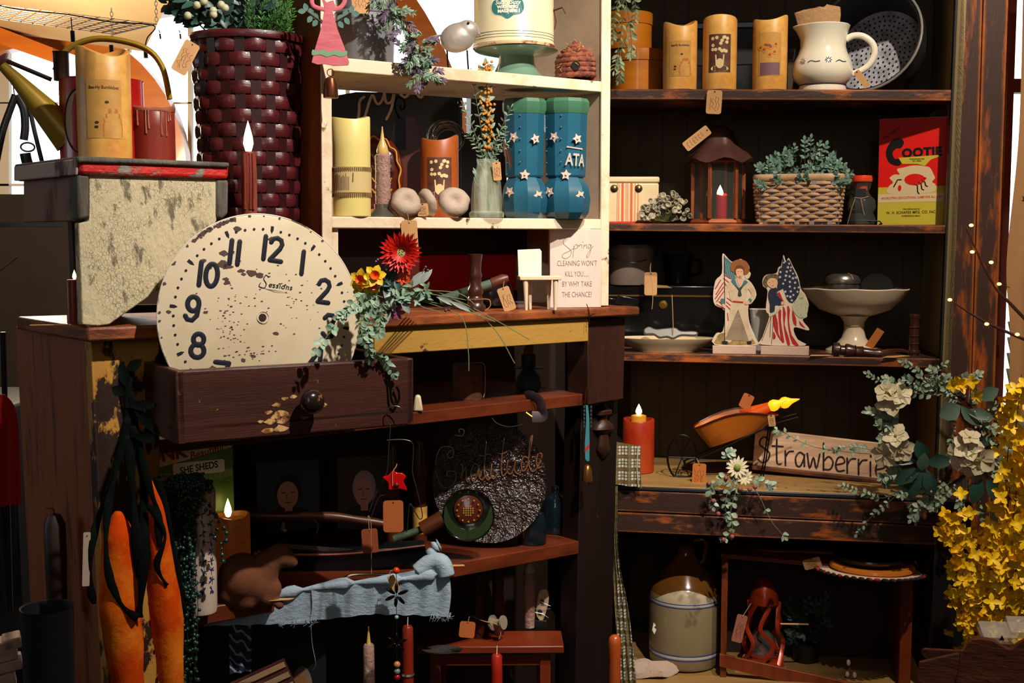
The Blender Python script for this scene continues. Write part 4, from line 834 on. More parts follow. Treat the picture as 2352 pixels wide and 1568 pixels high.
for i, (a, b_, y_, lab) in enumerate((((1700, 960), (1765, 930), -20, 'orange taper candle lying forward in the yellow wheelbarrow'), ((1700, 950), (1790, 925), 6, 'orange taper candle lying behind in yellow wheelbarrow'))):
    q = TH('taper_candle', lab, 'candle', 1700, 'R', .06, py=955, group='orange tapers in the wheelbarrow'); 
    q.p('wax_body', MB().tube([q.P(*a, y_), q.P(*b_, y_)], 10, 12), AMBW)
    dx = V(q.P(*b_, y_)) - V(q.P(*a, y_)); e = V(q.P(*b_, y_)); R_ = dx.to_track_quat('Z', 'Y').to_matrix()
    q.p('bulb', MB().lathe([(8, -2), (13, 6), (13, 14), (6, 26), (1, 44)], 14, c=e, R=R_), FLAMEOR)
price_tag('small tan tag hanging from handle of toy wheelbarrow', 1771, 953, 'R', .0, 16, 26, -8, seed=13, vert=False)
price_tag('reddish blank tag propped among the wheelbarrow candles', 1722, 906, 'R', .03, 26, 34, 24, seed=14, ink=False, mat=TAGB)
price_tag('written price tag hanging on the wheelbarrow wheel frame', 1607, 1064, 'R', .0, 31, 53, 2, seed=15, string=[(1600, 1052)], mat=M('orange_kraft', '#b5672c', .8))
# strawberries board
t = TH('strawberries_sign', 'weathered pale board lettered strawberries beneath the wreath', 'sign', 1890, 4, .10, yaw=-6)
WB = M('weathered_pink_board', '#ecc8a8', .65, col2='#8a5a3c', sc=7, thr=.58, soft=.15, st=(.4, 1, 5), col3='#5a3420', sc3=9, thr3=.66)
t.p('board', MB().box(0, 6, 50, 318, 12, 92, ROT('Y', 3.5)), WB, bev=2); t.p('bottom_ledge', MB().box(0, 2, 9, 322, 30, 10, ROT('Y', 2.5)), M('ledge_brown', '#6a3c24', .6, col2='#3a1d10', sc=10), bev=2)
S = []
G = {'S': [[(24, 52), (14, 60), (4, 52), (4, 40), (16, 32), (26, 22), (22, 6), (10, 0), (0, 6)]], 't': [[(10, 58), (11, 8), (16, 0), (22, 2)], [(0, 42), (24, 42)]], 'r': [[(2, 34), (3, 0)], [(3, 20), (10, 32), (20, 34)]],
     'a': [[(20, 28), (10, 34), (1, 22), (3, 4), (12, 2), (20, 22), (20, 30), (21, 2)]], 'w': [[(0, 34), (6, 0), (14, 26), (21, 0), (28, 34)]], 'b': [[(2, 62), (3, 0)], [(3, 20), (14, 32), (24, 20), (18, 3), (4, 2)]], 'e': [[(2, 16), (20, 22), (16, 34), (6, 32), (1, 16), (6, 2), (20, 4)]], 'i': [[(3, 32), (4, 0)], [(3, 46), (4, 44)]], 's': [[(18, 30), (6, 34), (2, 24), (16, 14), (14, 2), (0, 2)]]}
def writeG(b, word, x, z, adv, w_, slope=0, sc=1, y=-.5):
    for ch in word:
        for s_ in G[ch]: b.stroke(cr2([(x + q[0] * sc, z + q[1] * sc) for q in s_], 4), w_, y, .4, 6)
        x += adv[ch] * sc; z += slope * adv[ch]
b = MB(); writeG(b, 'Strawberries', -148, 28, dict(S=32, t=28, r=25, a=27, w=34, b=29, e=24, i=14, s=20), 4.6, -.06)
t.p('painted_word', b, M('faded_black_paint', '#2b1d22', .6, col2='#8a6450', sc=60, thr=.62, soft=.05))
# plaid towel over the counter end
PLD = bpy.data.materials.new('plaid_cloth'); PLD.use_nodes = True; nt = PLD.node_tree; bs = nt.nodes['Principled BSDF']; bs.inputs['Roughness'].default_value = .85
tc = nt.nodes.new('ShaderNodeTexCoord'); prev = None; cur = lin('#b59a62')
for ax, scl, thr_, colr in (('X', 22, .72, '#c9c0a4'), ('Z', 22, .72, '#c9c0a4'), ('X', 44, .86, '#26303c'), ('Z', 44, .86, '#26303c'), ('X', 11, .93, '#7a6a3a'), ('Z', 11, .9, '#6a5424')):
    wv = nt.nodes.new('ShaderNodeTexWave'); wv.bands_direction = ax; wv.inputs['Scale'].default_value = scl; nt.links.new(tc.outputs['Object'], wv.inputs['Vector'])
    r_ = nt.nodes.new('ShaderNodeMapRange'); r_.inputs[1].default_value = thr_ - .05; r_.inputs[2].default_value = thr_ + .05; nt.links.new(wv.outputs['Fac'], r_.inputs[0])
    m_ = nt.nodes.new('ShaderNodeMix'); m_.data_type = 'RGBA'; nt.links.new(r_.outputs[0], m_.inputs[0]); m_.inputs[7].default_value = lin(colr)
    if prev is None: m_.inputs[6].default_value = cur
    else: nt.links.new(prev, m_.inputs[6])
    prev = m_.outputs[2]
nt.links.new(prev, bs.inputs['Base Color'])
def cloth(b, L_, R_, y0=0, n=10, m=14, fold=4, nf=3, th=1.5, ph=0):
    """sheet between a left and a right polyline (px local x,z) with vertical folds"""
    Lc, Rc = cr([(p[0], y0 + (p[2] if len(p) > 2 else 0), p[1]) for p in L_], m), cr([(p[0], y0 + (p[2] if len(p) > 2 else 0), p[1]) for p in R_], m)
    m2 = min(len(Lc), len(Rc)); vs_ = []; N2 = n * 3
    for i in range(m2):
        A, B = Lc[i], Rc[i]; f = min(1, i / m2 * 2 + .15)
        for j in range(N2 + 1):
            u_ = j / N2; p = A.lerp(B, u_); vs_.append((p.x, p.y - fold * f * sin(2 * pi * nf * u_ + ph + i * .05), p.z))
    base = len(vs_); vs2 = vs_ + [(p[0], p[1] + th, p[2]) for p in vs_]; fs = []
    for i in range(m2 - 1):
        for j in range(N2):
            q = i * (N2 + 1) + j; fs.append((q, q + N2 + 1, q + N2 + 2, q + 1)); fs.append(tuple(base + z for z in (q, q + 1, q + N2 + 2, q + N2 + 1)))
    for i in range(m2 - 1):
        for j in (0, N2):
            q = i * (N2 + 1) + j; fs.append((q, q + N2 + 1, base + q + N2 + 1, base + q))
    for j in range(N2):
        for i in (0, m2 - 1):
            q = i * (N2 + 1) + j; fs.append((q, q + 1, base + q + 1, base + q))
    return b.add(vs2, fs)
t = TH('plaid_towel', 'tan and black plaid towel draped behind the dark post', 'towel', 1430, 'R', -.075, py=1120)
cloth(b := MB(), t.L([(1412, 1012), (1410, 1060), (1408, 1110)]), t.L([(1472, 1022), (1470, 1070), (1474, 1118)]), -6, fold=3, nf=2)
cloth(b, t.L([(1410, 1100), (1410, 1180), (1408, 1250), (1414, 1400), (1432, 1600)]), t.L([(1420, 1100), (1420, 1180), (1424, 1290), (1448, 1420), (1468, 1600)]), -2, fold=4, nf=3)
t.p('cloth', b, PLD); t.p('stitched_hem', MB().tube([t.P(1464, 1022, -10), t.P(1462, 1070, -10), t.P(1466, 1116, -10)], 1.2, 5), M('cream_stitching', '#c9b898', .8))
# ================================================================ bottom shelf of the bookcase
t = TH('stoneware_jug', 'large grey stoneware jug with brown top and blue bands', 'jug', 1572, 5, .09)
JB = M('grey_stoneware', '#8e7c5c', .3, col2='#7d6c50', sc=6, thr=.5, soft=.2, coat=.4); JT = M('brown_jug_glaze', '#5a3612', .18, coat=.6, col2='#7a4c1a', sc=4, thr=.5, soft=.2)
H = t.by - 1250; s_ = H / 290
JP = [(60, 0), (76, 2), (80, 10), (82, 60), (82, 150), (80, 176), (79, 182)]
JT_P = [(79, 182), (76, 196), (66, 212), (48, 238), (34, 256), (24, 270), (20, 280), (21, 288), (19, 291), (14, 290), (12, 270)]
t.p('jug_body', MB().lathe([(r, z * s_) for r, z in JP], 48, caps=False), JB); t.p('glazed_shoulder', MB().lathe([(r, z * s_) for r, z in JT_P], 48, caps=False), JT)
b = MB()
# cream lens that the brown dip leaves uncovered
import bisect
def jr(z):
    z /= s_
    for (r0, z0_), (r1, z1_) in zip((JP + JT_P)[:-1], (JP + JT_P)[1:]):
        if z0_ <= z <= z1_ and z1_ > z0_: return r0 + (r1 - r0) * (z - z0_) / (z1_ - z0_)
    return 80
vs_ = []; N1, N2 = 24, 8
for j in range(N2 + 1):
    for i in range(N1 + 1):
        a = RD(-58 + 116 * i / N1) ; hh = 34 * cos(pi * (i / N1 - .5)); z = (168 + (hh) * j / N2) * s_; r = jr(z) + .5; vs_.append((r * sin(a), -r * cos(a), z))
b.add(vs_, [(j * (N1 + 1) + i, j * (N1 + 1) + i + 1, (j + 1) * (N1 + 1) + i + 1, (j + 1) * (N1 + 1) + i) for j in range(N2) for i in range(N1)])
t.p('cream_glaze', b, M('cream_glaze', '#b8a78a', .15, coat=.6))
b = MB()
for z in (160, 168, 30, 41): b = MB(); b.lathe([(jr(z * s_) + .4, (z - 1.6) * s_), (jr(z * s_) + 1, z * s_), (jr(z * s_) + .4, (z + 1.6) * s_)], 48, caps=False); t.p('blue_band', b, M('blue_slip', '#33437a', .3))

for z in (164, 35.5): b = MB(); b.lathe([(jr(z * s_) + .2, (z - 3.4) * s_), (jr(z * s_) + .7, z * s_), (jr(z * s_) + .2, (z + 3.4) * s_)], 48, caps=False); t.p('white_band', b, M('white_slip', '#b0a898', .3))
t.p('ear_handle', MB().tube(cr([(18, 4, 280), (38, 4, 284), (46, 4, 268), (42, 4, 246), (40, 4, 232)], 5), 6, 10), JT)
b = MB().prism(t.L([(1503, 1404), (1508, 1410), (1504, 1414), (1509, 1420), (1505, 1430), (1500, 1420)]), -84, -80.5); t.p('chip_mark', b, PORC)
t = TH('white_fur_cloth', 'fluffy white cloth lying under the stoneware jug', 'cloth', 1500, 5, .0)
b = MB(); random.seed(8); R = []
for r, z in ((50, 2), (46, 14), (30, 22), (1, 24)): R.append([V((-10 + (r * 1.3) * cos(a) * (1 + .2 * sin(3 * a)), r * .8 * sin(a) * (1 + .1 * sin(5 * a)), z + 4 * sin(4 * a))) for a in [2 * pi * i / 24 for i in range(24)]])
b.rings(R); t.p('fabric', b, M('white_plush', '#b89c8a', .95, bump=1, bsc=200, sheen=.4))
RW = M('red_brown_crate_wood', '#7a3312', .45, col2='#54220e', sc=7, thr=.55, soft=.15, st=(5, 5, .6), edge='#a85a22', er=.004, ethr=.7)
t = TH('wooden_crate', 'low red-brown wooden crate table open at the front, beside jug', 'crate', 1880, 5, .0, rz='frame')
y0 = -20
def bx(px0, px1, py0, py1, ya, yb): a = t.Q(px0, py0); c = t.Q(px1, py1); return MB().box((a[0] + c[0]) / 2, (ya + yb) / 2, (a[1] + c[1]) / 2, abs(c[0] - a[0]), abs(yb - ya), abs(c[1] - a[1]))
t.p('left_side', bx(1658, 1672, 1278, 1568, 0, 180), RW, bev=1.5); t.p('right_side', bx(2056, 2082, 1300, 1568, 0, 180), RW, bev=1.5)
b = MB(); a = [t.P(1660, 1272, 0), t.P(2110, 1330, 0)]
t.p('top_board', MB().hexa([t.P(1655, 1284, -4), t.P(2100, 1306, -4), t.P(2100, 1298, -4), t.P(1655, 1274, -4)], V((0, 190, 0))), RW, bev=1); t.p('front_slat', MB().hexa([t.P(1656, 1540, -8), t.P(2060, 1620, -8), t.P(2060, 1580, -8), t.P(1656, 1510, -8)], V((0, 8, 0))), RW, bev=1)
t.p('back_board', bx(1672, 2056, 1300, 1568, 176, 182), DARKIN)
ct = t
def onct(px, py, d=.0): return t
t = TH('wicker_placemat', 'round pale place mat with red and black braided edge on crate', 'place mat', 1998, 'R', -.02, py=1310)
b = MB().lathe([(20, -2), (112, -2), (114, 0), (112, 2), (1, 2)], 44, sy=.8, R=ROT('X', -3)); t.p('mat_disc', b, M('pale_felt', '#c9b199', .85))
b = MB(); R = ROT('X', -3)
for i in range(44):
    a = 2 * pi * i / 44; b.ball(R @ V((119 * cos(a), 95 * sin(a), 0)), 6, 8, (1.5, .8, .7), ROT('Z', math.degrees(a) + 60))
t.p('braided_edge', b, M('black_red_yarn', '#1a1012', .85, col2='#a01822', sc=22, thr=.55, soft=.03))
pm = t
t = TH('wooden_ring_plate', 'round honey wooden plate on top of the place mat', 'plate', 2003, 'R', -.02, py=1310); t.e.location.z = pm.e.location.z + 3 * t.k
t.p('plate_body', MB().lathe([(30, 0), (88, 0), (96, 6), (94, 12), (86, 14), (1, 10)], 44, sy=.8), M('honey_wood_plate', '#b86a20', .35, coat=.4))
t = TH('black_plate', 'glossy black plate stacked on honey wooden plate', 'plate', 1998, 'R', -.02, py=1310); t.e.location.z = pm.e.location.z + 17.5 * t.k
t.p('plate_body', MB().lathe([(30, 0), (64, 0), (82, 14), (80, 18), (60, 6), (1, 5)], 44, sy=.8), TINB)
t = TH('wooden_paddle', 'long flat brown wooden paddle lying on left of the crate', 'paddle', 1800, 'R', .04, py=1280); t.e.location.z = FR.hit(1800, 1281, .0).z
b = MB().lathe([(10, 0), (62, 0), (64, 3), (60, 6), (1, 6)], 30, c=(-20, 30, 0), sy=.5).box(70, 20, 3, 120, 16, 6); t.p('paddle_blade', b, RW, bev=1)
price_tag('tan price tag folded over the crate front edge by mat', 1862, 1282, 'R', -.01, 40, 24, -18, seed=17, vert=False)
t = TH('star_lantern', 'orange-red wooden cut-out lantern inside the crate', 'lantern', 1752, 5, .08)
LO = M('orange_red_metal', '#8e2c0e', .3, metal=.3, coat=.3); H = t.by
t.p('dome', MB().lathe([(34, 150), (30, 176), (22, 196), (12, 206), (1, 208)], 24), LO); t.p('base_ring', MB().lathe([(30, 0), (48, 0), (48, 14), (40, 20), (30, 20)], 24), LO)
for i in range(6):
    a = RD(60 * i + 20); a2 = a + RD(40); b = MB().tube(cr([(46 * cos(a), 46 * sin(a), 14), (44 * cos(a2), 44 * sin(a2), 60), (40 * cos(a), 40 * sin(a), 100), (34 * cos(a2), 34 * sin(a2), 154)], 6), 5.5, 6, flat=.3); t.p('curved_rib', b, LO)
t.p('glass_globe', MB().lathe([(20, 16), (30, 40), (26, 70), (12, 84), (1, 86)], 20), GLS)
price_tag('pinkish written tag tied to the orange-red lantern', 1706, 1412, 'R', -.03, 24, 66, 12, seed=18, string=[(1724, 1384)], mat=M('rose_card', '#9a5a48', .8))
lytag('orange tag standing edge on beside the lantern', 1820, 5, .03, [(-30, -3), (34, -6), (34, 2), (-30, 5)], lift=.12)
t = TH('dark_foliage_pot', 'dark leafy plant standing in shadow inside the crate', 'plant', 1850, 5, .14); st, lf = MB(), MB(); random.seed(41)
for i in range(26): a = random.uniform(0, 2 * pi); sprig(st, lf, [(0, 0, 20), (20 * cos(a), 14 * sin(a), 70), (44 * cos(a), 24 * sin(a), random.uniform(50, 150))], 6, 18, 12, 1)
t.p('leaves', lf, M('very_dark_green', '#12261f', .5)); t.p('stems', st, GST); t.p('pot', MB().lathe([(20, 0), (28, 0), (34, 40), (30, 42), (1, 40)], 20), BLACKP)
t = TH('bud_stems', 'three small white flower buds on thin stems inside the crate', 'flowers', 1948, 5, .03); bud, st = MB(), MB()
for x, y_ in ((1948, 1520), (1946, 1548), (1962, 1548)): q = V(t.P(x, y_)); bud.ball(q, 6, 10, (.8, .8, 1.25)); st.tube(cr([V(t.P(1953, 1560)), (q + V(t.P(1953, 1560))) / 2 + V((2, 0, 0)), q], 3), .9, 5)
t.p('buds', bud, PORC); t.p('stems', st, GST)
# ================================================================ weathered box bench and what stands on it
def poly(fr, pts, d0, d1, mb=None):
    P = [fr.hit(a, b_, d0) for a, b_ in pts]; mb = mb or MB(); n = len(P); e = fr.n * (d1 - d0)
    a2 = sum((P[i] - P[0]).cross(P[(i + 1) % n] - P[0]).dot(fr.n) for i in range(n))
    if a2 > 0: P = P[::-1]
    return mb.add(P + [p + e for p in P], [tuple(range(n)), tuple(reversed(range(n, 2 * n)))] + [(i, i + n, (i + 1) % n + n, (i + 1) % n) for i in range(n)])
CRK = M('crackled_cream_paint', '#c9bb98', .6, col2='#6e6350', sc=34, thr=.6, soft=.04, st=(1.6, 1, .6), bump=1.0, bsc=75, col3='#8a8578', sc3=6, thr3=.66, crack=(210, .018, '#8a7d62', (1.2, 1, .7)))
GRYW = M('bare_grey_wood', '#6f6a5e', .7, col2='#4c463e', sc=12, thr=.5, soft=.15, st=(3, 3, .8), bump=.8)
PNKW = M('weathered_pinkish_wood', '#8a6658', .65, col2='#4c2a22', sc=14, thr=.56, soft=.08, st=(1, 1, .5), bump=.9)
REDL = M('chipped_red_paint', '#c01a12', .55, col2='#857f72', sc=22, thr=.55, soft=.03, st=(1, 1, 1.6), bump=.9, bsc=50)
bb = root('box_bench', 'weathered small cream box bench with chipped red lid edge at left', 'bench')
fpart('lid_board', poly(FL, [(183, 362), (527, 376), (527, 412), (183, 402)], -.004, .27), REDL, bb, .006, label='red painted lid with grey worn top')
fpart('front_board', poly(FL, [(205, 400), (498, 411), (498, 508), (425, 600), (372, 660), (330, 690), (252, 745), (225, 749), (188, 746), (181, 512), (205, 508)], .004, .022), CRK, bb, .002)
fpart('corner_batten', poly(FL, [(179, 400), (206, 401), (206, 500), (179, 506)], 0, .03), GRYW, bb, .004)
fpart('corner_batten', poly(FL, [(498, 412), (526, 413), (525, 490), (510, 506), (498, 498)], 0, .03), GRYW, bb, .004)
A = FL.hit(179, 400, .03); B_ = FL.hit(179, 508, .03)
fpart('side_apron', MB().hexa([B_, B_ + FL.u * .015, A + FL.u * .015, A], FL.n * .23), PNKW, bb)
A = FL.hit(186, 508, .022); B_ = FL.hit(192, 746, .022)
fpart('rear_board', poly(FL, [(160, 410), (430, 420), (420, 600), (270, 735), (175, 735)], .22, .24), M('dark_orange_board', '#4c2410', .6, col2='#1d120c', sc=5, thr=.48, soft=.1), bb)
fpart('lid_top_board', poly(FL, [(180, 358), (528, 373), (528, 385), (300, 376), (180, 373)], -.009, .26), GRYW, bb, .003)
A = FL.hit(180, 364, .0); B_ = FL.hit(180, 402, .0)
fpart('lid_side', MB().hexa([B_ - FL.u * .004, B_, A, A - FL.u * .004], FL.n * .26), M('whitewashed_pink', '#b8a29a', .6, col2='#54302c', sc=14, thr=.55, soft=.05, st=(1, 1, .5), bump=.8), bb)
LSH['lid'] = ((183, 362), (527, 376), -.004)
pillar('tall amber beehive-print pillar candle standing on red-edged box lid', 243, 119, 122, 'lid', .075, 'bee', wav(5, -.3, 6, .8), name='pillar_candle')
DRIP = M('brownish_red_wax', '#6e1d14', .4, col2='#8a3020', sc=6, thr=.5, soft=.25, sss=.1); FROST = M('frosted_wax_rim', '#b07058', .5, col2='#7d3a2a', sc=40, thr=.5, soft=.2)
t = TH('drip_candle', 'squat brownish red candle with white drips on box lid', 'candle', 352, 'lid', .15)
t.p('wax_body', waxcyl(51, 126, wav(1, 0, 1, 0), 32), DRIP); b = waxcyl(52, 14, wav(2, 0, 2, 1), 32)
t.p('frosted_rim', b, FROST, loc=V((0, 0, 121)) * t.k); b = MB(); random.seed(3)
for x in (-34, -14, -8, 20, 32, 38, 44): L_ = random.uniform(20, 80); b.tube([(x, -.5, 124), (x, -.5, 124 - L_ * .5), (x + 1, -.5, 124 - L_)], [2.2, 1.6, 2.6], 6)
t.p('wax_drips', wrap(b, 51), FROST)
GLDR = M('red_can_paint', '#a81812', .35, coat=.4); GLD = M('olive_gold_metal', '#a08226', .4, metal=.25); t = TH('watering_can', 'red tin watering can with gold arched handle behind candles', 'watering can', 238, 'lid', .20)
bo = t.by
t.p('can_body', MB().lathe([(60, 0), (94, 0), (94, 6), (92, 190), (94, 194), (88, 194), (86, 8), (1, 8)], 40), GLDR)
b = MB(); b.prism(ell(-45, 96, 46, 70, 30), -.6, 0); t.p('white_oval', wrap(b, 93.5), M('oval_cream', '#b9a98c', .5, col2='#1f2c3c', sc=26, thr=.58, soft=.03)); b = MB()
b.tube([(-45 + 47 * cos(a), -1, 96 + 71 * sin(a)) for a in [2 * pi * i / 30 for i in range(30)]], 2, 6, closed=True); t.p('blue_ring', wrap(b, 93.5), NAVY)
t.p('spout', MB().tube([t.P(170, 325, -10), t.P(118, 262, -10), t.P(56, 190, -10), t.P(28, 162, -10)], [40, 30, 15, 11], 14, caps=False), GLD)
t.p('spout_rose', MB().lathe([(11, 0), (26, 8), (28, 12), (26, 14), (1, 16)], 20, c=t.P(30, 164, -10), R=ROT('Y', -40)), M('mauve_enamel', '#6a3a44', .4))
t.p('arch_handle', MB().tube(cr([t.P(140, 170, 0), t.P(170, 120, 0), (0, 0, bo - 94), t.P(330, 108, 0), t.P(372, 150, 0), t.P(388, 225, 0)], 6), 7, 10, flat=1.6), GLD)
t.p('filler_neck', MB().lathe([(17, 190), (17, 250), (19, 254), (15, 254), (14, 200)], 20, c=(-84, -10, 0)), M('dark_tin', '#2e2018', .35, metal=.5))
t.p('brace_bar', MB().tube([t.P(24, 146, 0), t.P(132, 190, 0)], 5, 8), M('dark_tin', '#2e2018'))
# ================================================================ tall basket, taper candle
BSK = M('oxblood_splint', '#561a1e', .32, col2='#3a1014', sc=9, thr=.52, soft=.15, st=(1, 1, 6), bump=.2, coat=.25)
t = TH('tall_basket', 'tall oxblood woven basket full of green stems behind clock', 'basket', 580, 'top', .15)
Hb = t.by - 96; f = circ(100, 120, Hb, .9)
t.p('woven_splints', weave(MB(), f, 0, Hb - 16, 22, 20, 2.6, 4.2, .05), BSK); t.p('upright_splints', stakes(MB(), f, 0, Hb, 22, 22), M('dark_oxblood', '#2b0c10', .4)); t.p('rim_band', MB().lathe([(116, Hb - 18), (127, Hb - 16), (130, Hb - 6), (127, Hb), (116, Hb)], 40, sy=.9), BSK)
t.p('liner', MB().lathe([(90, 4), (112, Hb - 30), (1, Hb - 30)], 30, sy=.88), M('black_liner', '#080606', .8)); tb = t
price_tag('tan folded tag with map outline stuck at left of tall basket', 444, 98, 'L', .11, 36, 78, 28, seed=22, yaw=10)
t = TH('eucalyptus_stems', 'spray of dark green eucalyptus and fern stems in tall basket', 'greenery', 575, 'top', .15); zb = Hb - 28; t.e.location.z += zb * t.k
EUC = M('dusky_green_leaf', '#3f5f56', .45, col2='#2a4640', sc=14, thr=.5, soft=.2); FRN = M('bright_fern', '#3f7a2a', .5, col2='#24501f', sc=30, thr=.5, soft=.2); st, lf, fn, bl = MB(), MB(), MB(), MB(); random.seed(51)
for i in range(34):
    a = random.uniform(-1, .35); x0 = a * 40 - 10; x1 = -150 + 210 * random.random(); y1 = random.uniform(-70, 40); z1 = random.uniform(90, 240)
    sprig(st, lf, [(x0, y1 * .2, 0), ((x0 + x1) / 2, y1 * .6, z1 * .6), (x1, y1, z1)], 6, 34, 22, 1.2, start=.3)
for q in ((-195, -20, 150), (-165, -30, 90), (-140, -40, 70), (-120, -40, 60)): sprig(st, lf, [(-60, -10, 10), (-110, -20, 60), q], 6, 30, 18, 1.3, start=.4)
for i in range(60):
    x1 = random.uniform(0, 110); z1 = random.uniform(40, 120); y1 = random.uniform(-95, 20); sprig(st, fn, [(30 + x1 * .3, y1 * .5, 0), (x1 * .8, y1 * .8, z1 * .6), (x1, y1, z1)], 12, 12, 3, .7, start=.15, ang=40)
for i in range(8): bl.ball((random.uniform(-130, -30), -60, random.uniform(60, 110)), 9, 8)
t.p('stems', st, M('dark_red_stem', '#3a2018', .6)); t.p('leaves', lf, EUC); t.p('fern_fronds', fn, FRN); t.p('white_buds', bl, M('pale_bud', '#b9b894', .6))
t = TH('taper_candle', 'dripping red-brown taper candle with lit flame before tall basket', 'candle', 578, 'top', .045)
H = t.by - 352; t.p('wax_body', MB().lathe([(19, 0), (18, 60), (20, 140), (17, 240), (18, H - 60), (17, H - 10), (14, H), (1, H)], 20), M('red_taper_wax', '#7c3024', .45, col2='#a86a4a', sc=12, thr=.56, soft=.15, st=(2, 2, .5), bump=.5, sss=.1)); t.p('flame', flame(72, 23), M('flame_bulb', '#fff2d0', .4, emit='#ffe9b8', es=3.5), loc=V((0, 0, H - 2)) * t.k); b = MB(); random.seed(2)
for x in (-10, 2, 9): b.tube([(x, -15, H - 4), (x + 1, -17, H - 60), (x, -17, H - 130)], [3, 2.5, 3.5], 6)
t.p('wax_drips', b, M('red_taper_wax', ''))
t = TH('taper_candle', 'small dark candle glimmering under the weathered box bench', 'candle', 170, 'top', .1); t.p('wax_body', MB().lathe([(15, 0), (15, 95), (13, 100), (1, 100)], 16), DRIP); t.p('flame', flame(22, 9), FLAME, loc=V((4, 0, 100)) * t.k)
lytag('tan tag lying flat on cabinet top below box bench', 118, 'top', .06, [(-46, -10), (30, 4), (34, 14), (-46, -2)], fr='L')
# ================================================================ clock face in the drawer
ENC = M('clock_cream_enamel', '#cfbfa2', .38, col2='#4a2c26', sc=42, thr=.735, soft=.012, col3='#c6b595', sc3=5, thr3=.55, coat=.15); CBLK = M('clock_black', '#181a26', .4); CHIPB = M('exposed_brown_metal', '#4c3430', .6)
loc = FD.hit(603, 729, .060); ck = proj(loc)[2] / F; loc = loc
t = T('clock_face', 'large chipped cream round clock face propped in the open drawer', 'clock', loc, ck, RD(29), None, (RD(-5), 0)); Rc = 237
b = MB(); b.M = Matrix.Rotation(pi / 2, 4, 'X'); b.lathe([(1, 0), (Rc - 5, 0), (Rc, -1.5), (Rc, -5), (Rc - 6, -6), (1, -6)], 96)
t.p('dial_plate', b, ENC)
b = MB(); b.tube([((Rc) * cos(a), 3, (Rc) * sin(a)) for a in [2 * pi * i / 96 for i in range(96)]], 2.6, 6, closed=True); t.p('rolled_edge', b, M('edge_brown_white', '#d2c6b4', .4, col2='#4a2c26', sc=9, thr=.55, soft=.03))
rot9 = Matrix.Rotation(RD(9), 4, 'Y')
DG = {'0': [ell(0, 26, 12.5, 24, 26) + [(12.5, 26)]], '1': [[(0, 1), (0, 51)]], '2': [[(-13, 40), (-9, 48), (0, 51), (9, 47), (12, 38), (8, 28), (-12, 2)], [(-12, 1), (13, 1)]], '3': [[(-12, 42), (-5, 50), (6, 50), (11, 42), (8, 32), (-1, 28), (9, 24), (13, 14), (8, 3), (-4, 0), (-13, 8)]],
      '4': [[(8, 0), (8, 51)], [(8, 51), (-15, 14)], [(-15, 14), (15, 14)]], '7': [[(-15, 50), (14, 50)], [(14, 50), (0, 0)]], '8': [ell(0, 38, 11, 12, 20) + [(11, 38)], ell(0, 14, 14, 14, 20) + [(14, 14)]], '9': [ell(1, 36, 12, 15, 22) + [(13, 36)], [(13, 36), (11, 12), (2, 1), (-8, 2), (-13, 9)]], '5': [[(12, 50), (-9, 50), (-11, 28), (0, 32), (12, 24), (10, 6), (-2, 0), (-12, 6)]], '6': [ell(0, 16, 13, 16, 20) + [(13, 16)], [(-13, 16), (-6, 38), (6, 50)]]}
for h in range(1, 13):
    a = RD(30 * h); x, z = 162 * sin(a), 160 * cos(a); b = MB(); b.M = rot9; s = str(h)
    for i, ch in enumerate(s):
        ox = (i - (len(s) - 1) / 2) * (26 if s != '11' else 18) + (2 if s == '12' and i else 0)
        for P in DG[ch]: b.stroke([(x + ox + p[0] * 1.06, z - 27 + p[1] * 1.06) for p in P], 11, -.9, .5, 8)
    t.p('numeral', b, CBLK)
b = MB(); b.M = rot9
for i in range(60):
    a = RD(6 * i); 
    if i % 5: b.prism(ell(203 * sin(a), 203 * cos(a), 3, 3, 10), -1.2, -.2)
    else:
        c, s_ = cos(a), sin(a); b.prism([(r * s_ + w_ * c, r * c - w_ * s_) for r, w_ in ((212, -3.4), (212, 3.4), (202, 3.4), (195, 0), (202, -3.4))], -1.2, -.2)
t.p('minute_markers', b, CBLK, smooth=0)
b = MB(); b.M = rot9; b.stroke(cr2([(4, 94), (-3, 98), (-7, 88), (0, 78), (-4, 68), (-16, 70), (-14, 78)][::-1], 5), 2, -.9, .3); b.text('essions', 18, 34, 77, -.6, shear=.15, ext=.2, bold=.2, sp=1.1); b.M = rot9 @ T4(-15, 0, 0)
b.stroke([(0, 70), (18, 66), (38, 66), (70, 64), (38, 62), (18, 66)], .8, -.8, .2, 4); t.p('maker_script', b, CBLK, smooth=0)
b = MB(); b.prism(ell(0, 0, 9, 9, 20), -1, 0); t.p('centre_hole', b, M('hole_brown', '#2c120c', .8), smooth=0); b = MB().tube([(14 * cos(a) + 1, -.8, 14 * sin(a)) for a in [2 * pi * i / 24 for i in range(24)]], 1, 5, closed=True); t.p('worn_ring', b, M('edge_brown_white', ''))
b = MB(); random.seed(77)
def blob(cx, cz, r, e=1): n = 11; b.prism([(cx + r * e * (.55 + .55 * random.random()) * cos(2 * pi * i / n), cz + r * (.45 + .5 * random.random()) * sin(2 * pi * i / n)) for i in range(n)], -.8, -.1)
for cx, cz, r in ((-50, 203, 9), (-82, 148, 9), (-88, 122, 12), (-74, 118, 9), (-66, 150, 7), (-20, 103, 12), (-2, 96, 8), (-78, 82, 8), (-82, 90, 6), (-130, 132, 6), (-118, 116, 6), (-212, 20, 5), (-130, 16, 5), (-45, 108, 7), (-40, 100, 5), (30, -38, 6), (-150, -85, 4), (-120, -110, 7), (-25, -88, 5), (-50, -96, 6), (-52, 130, 6), (30, 180, 7)): blob(cx, cz, r, 1.3)
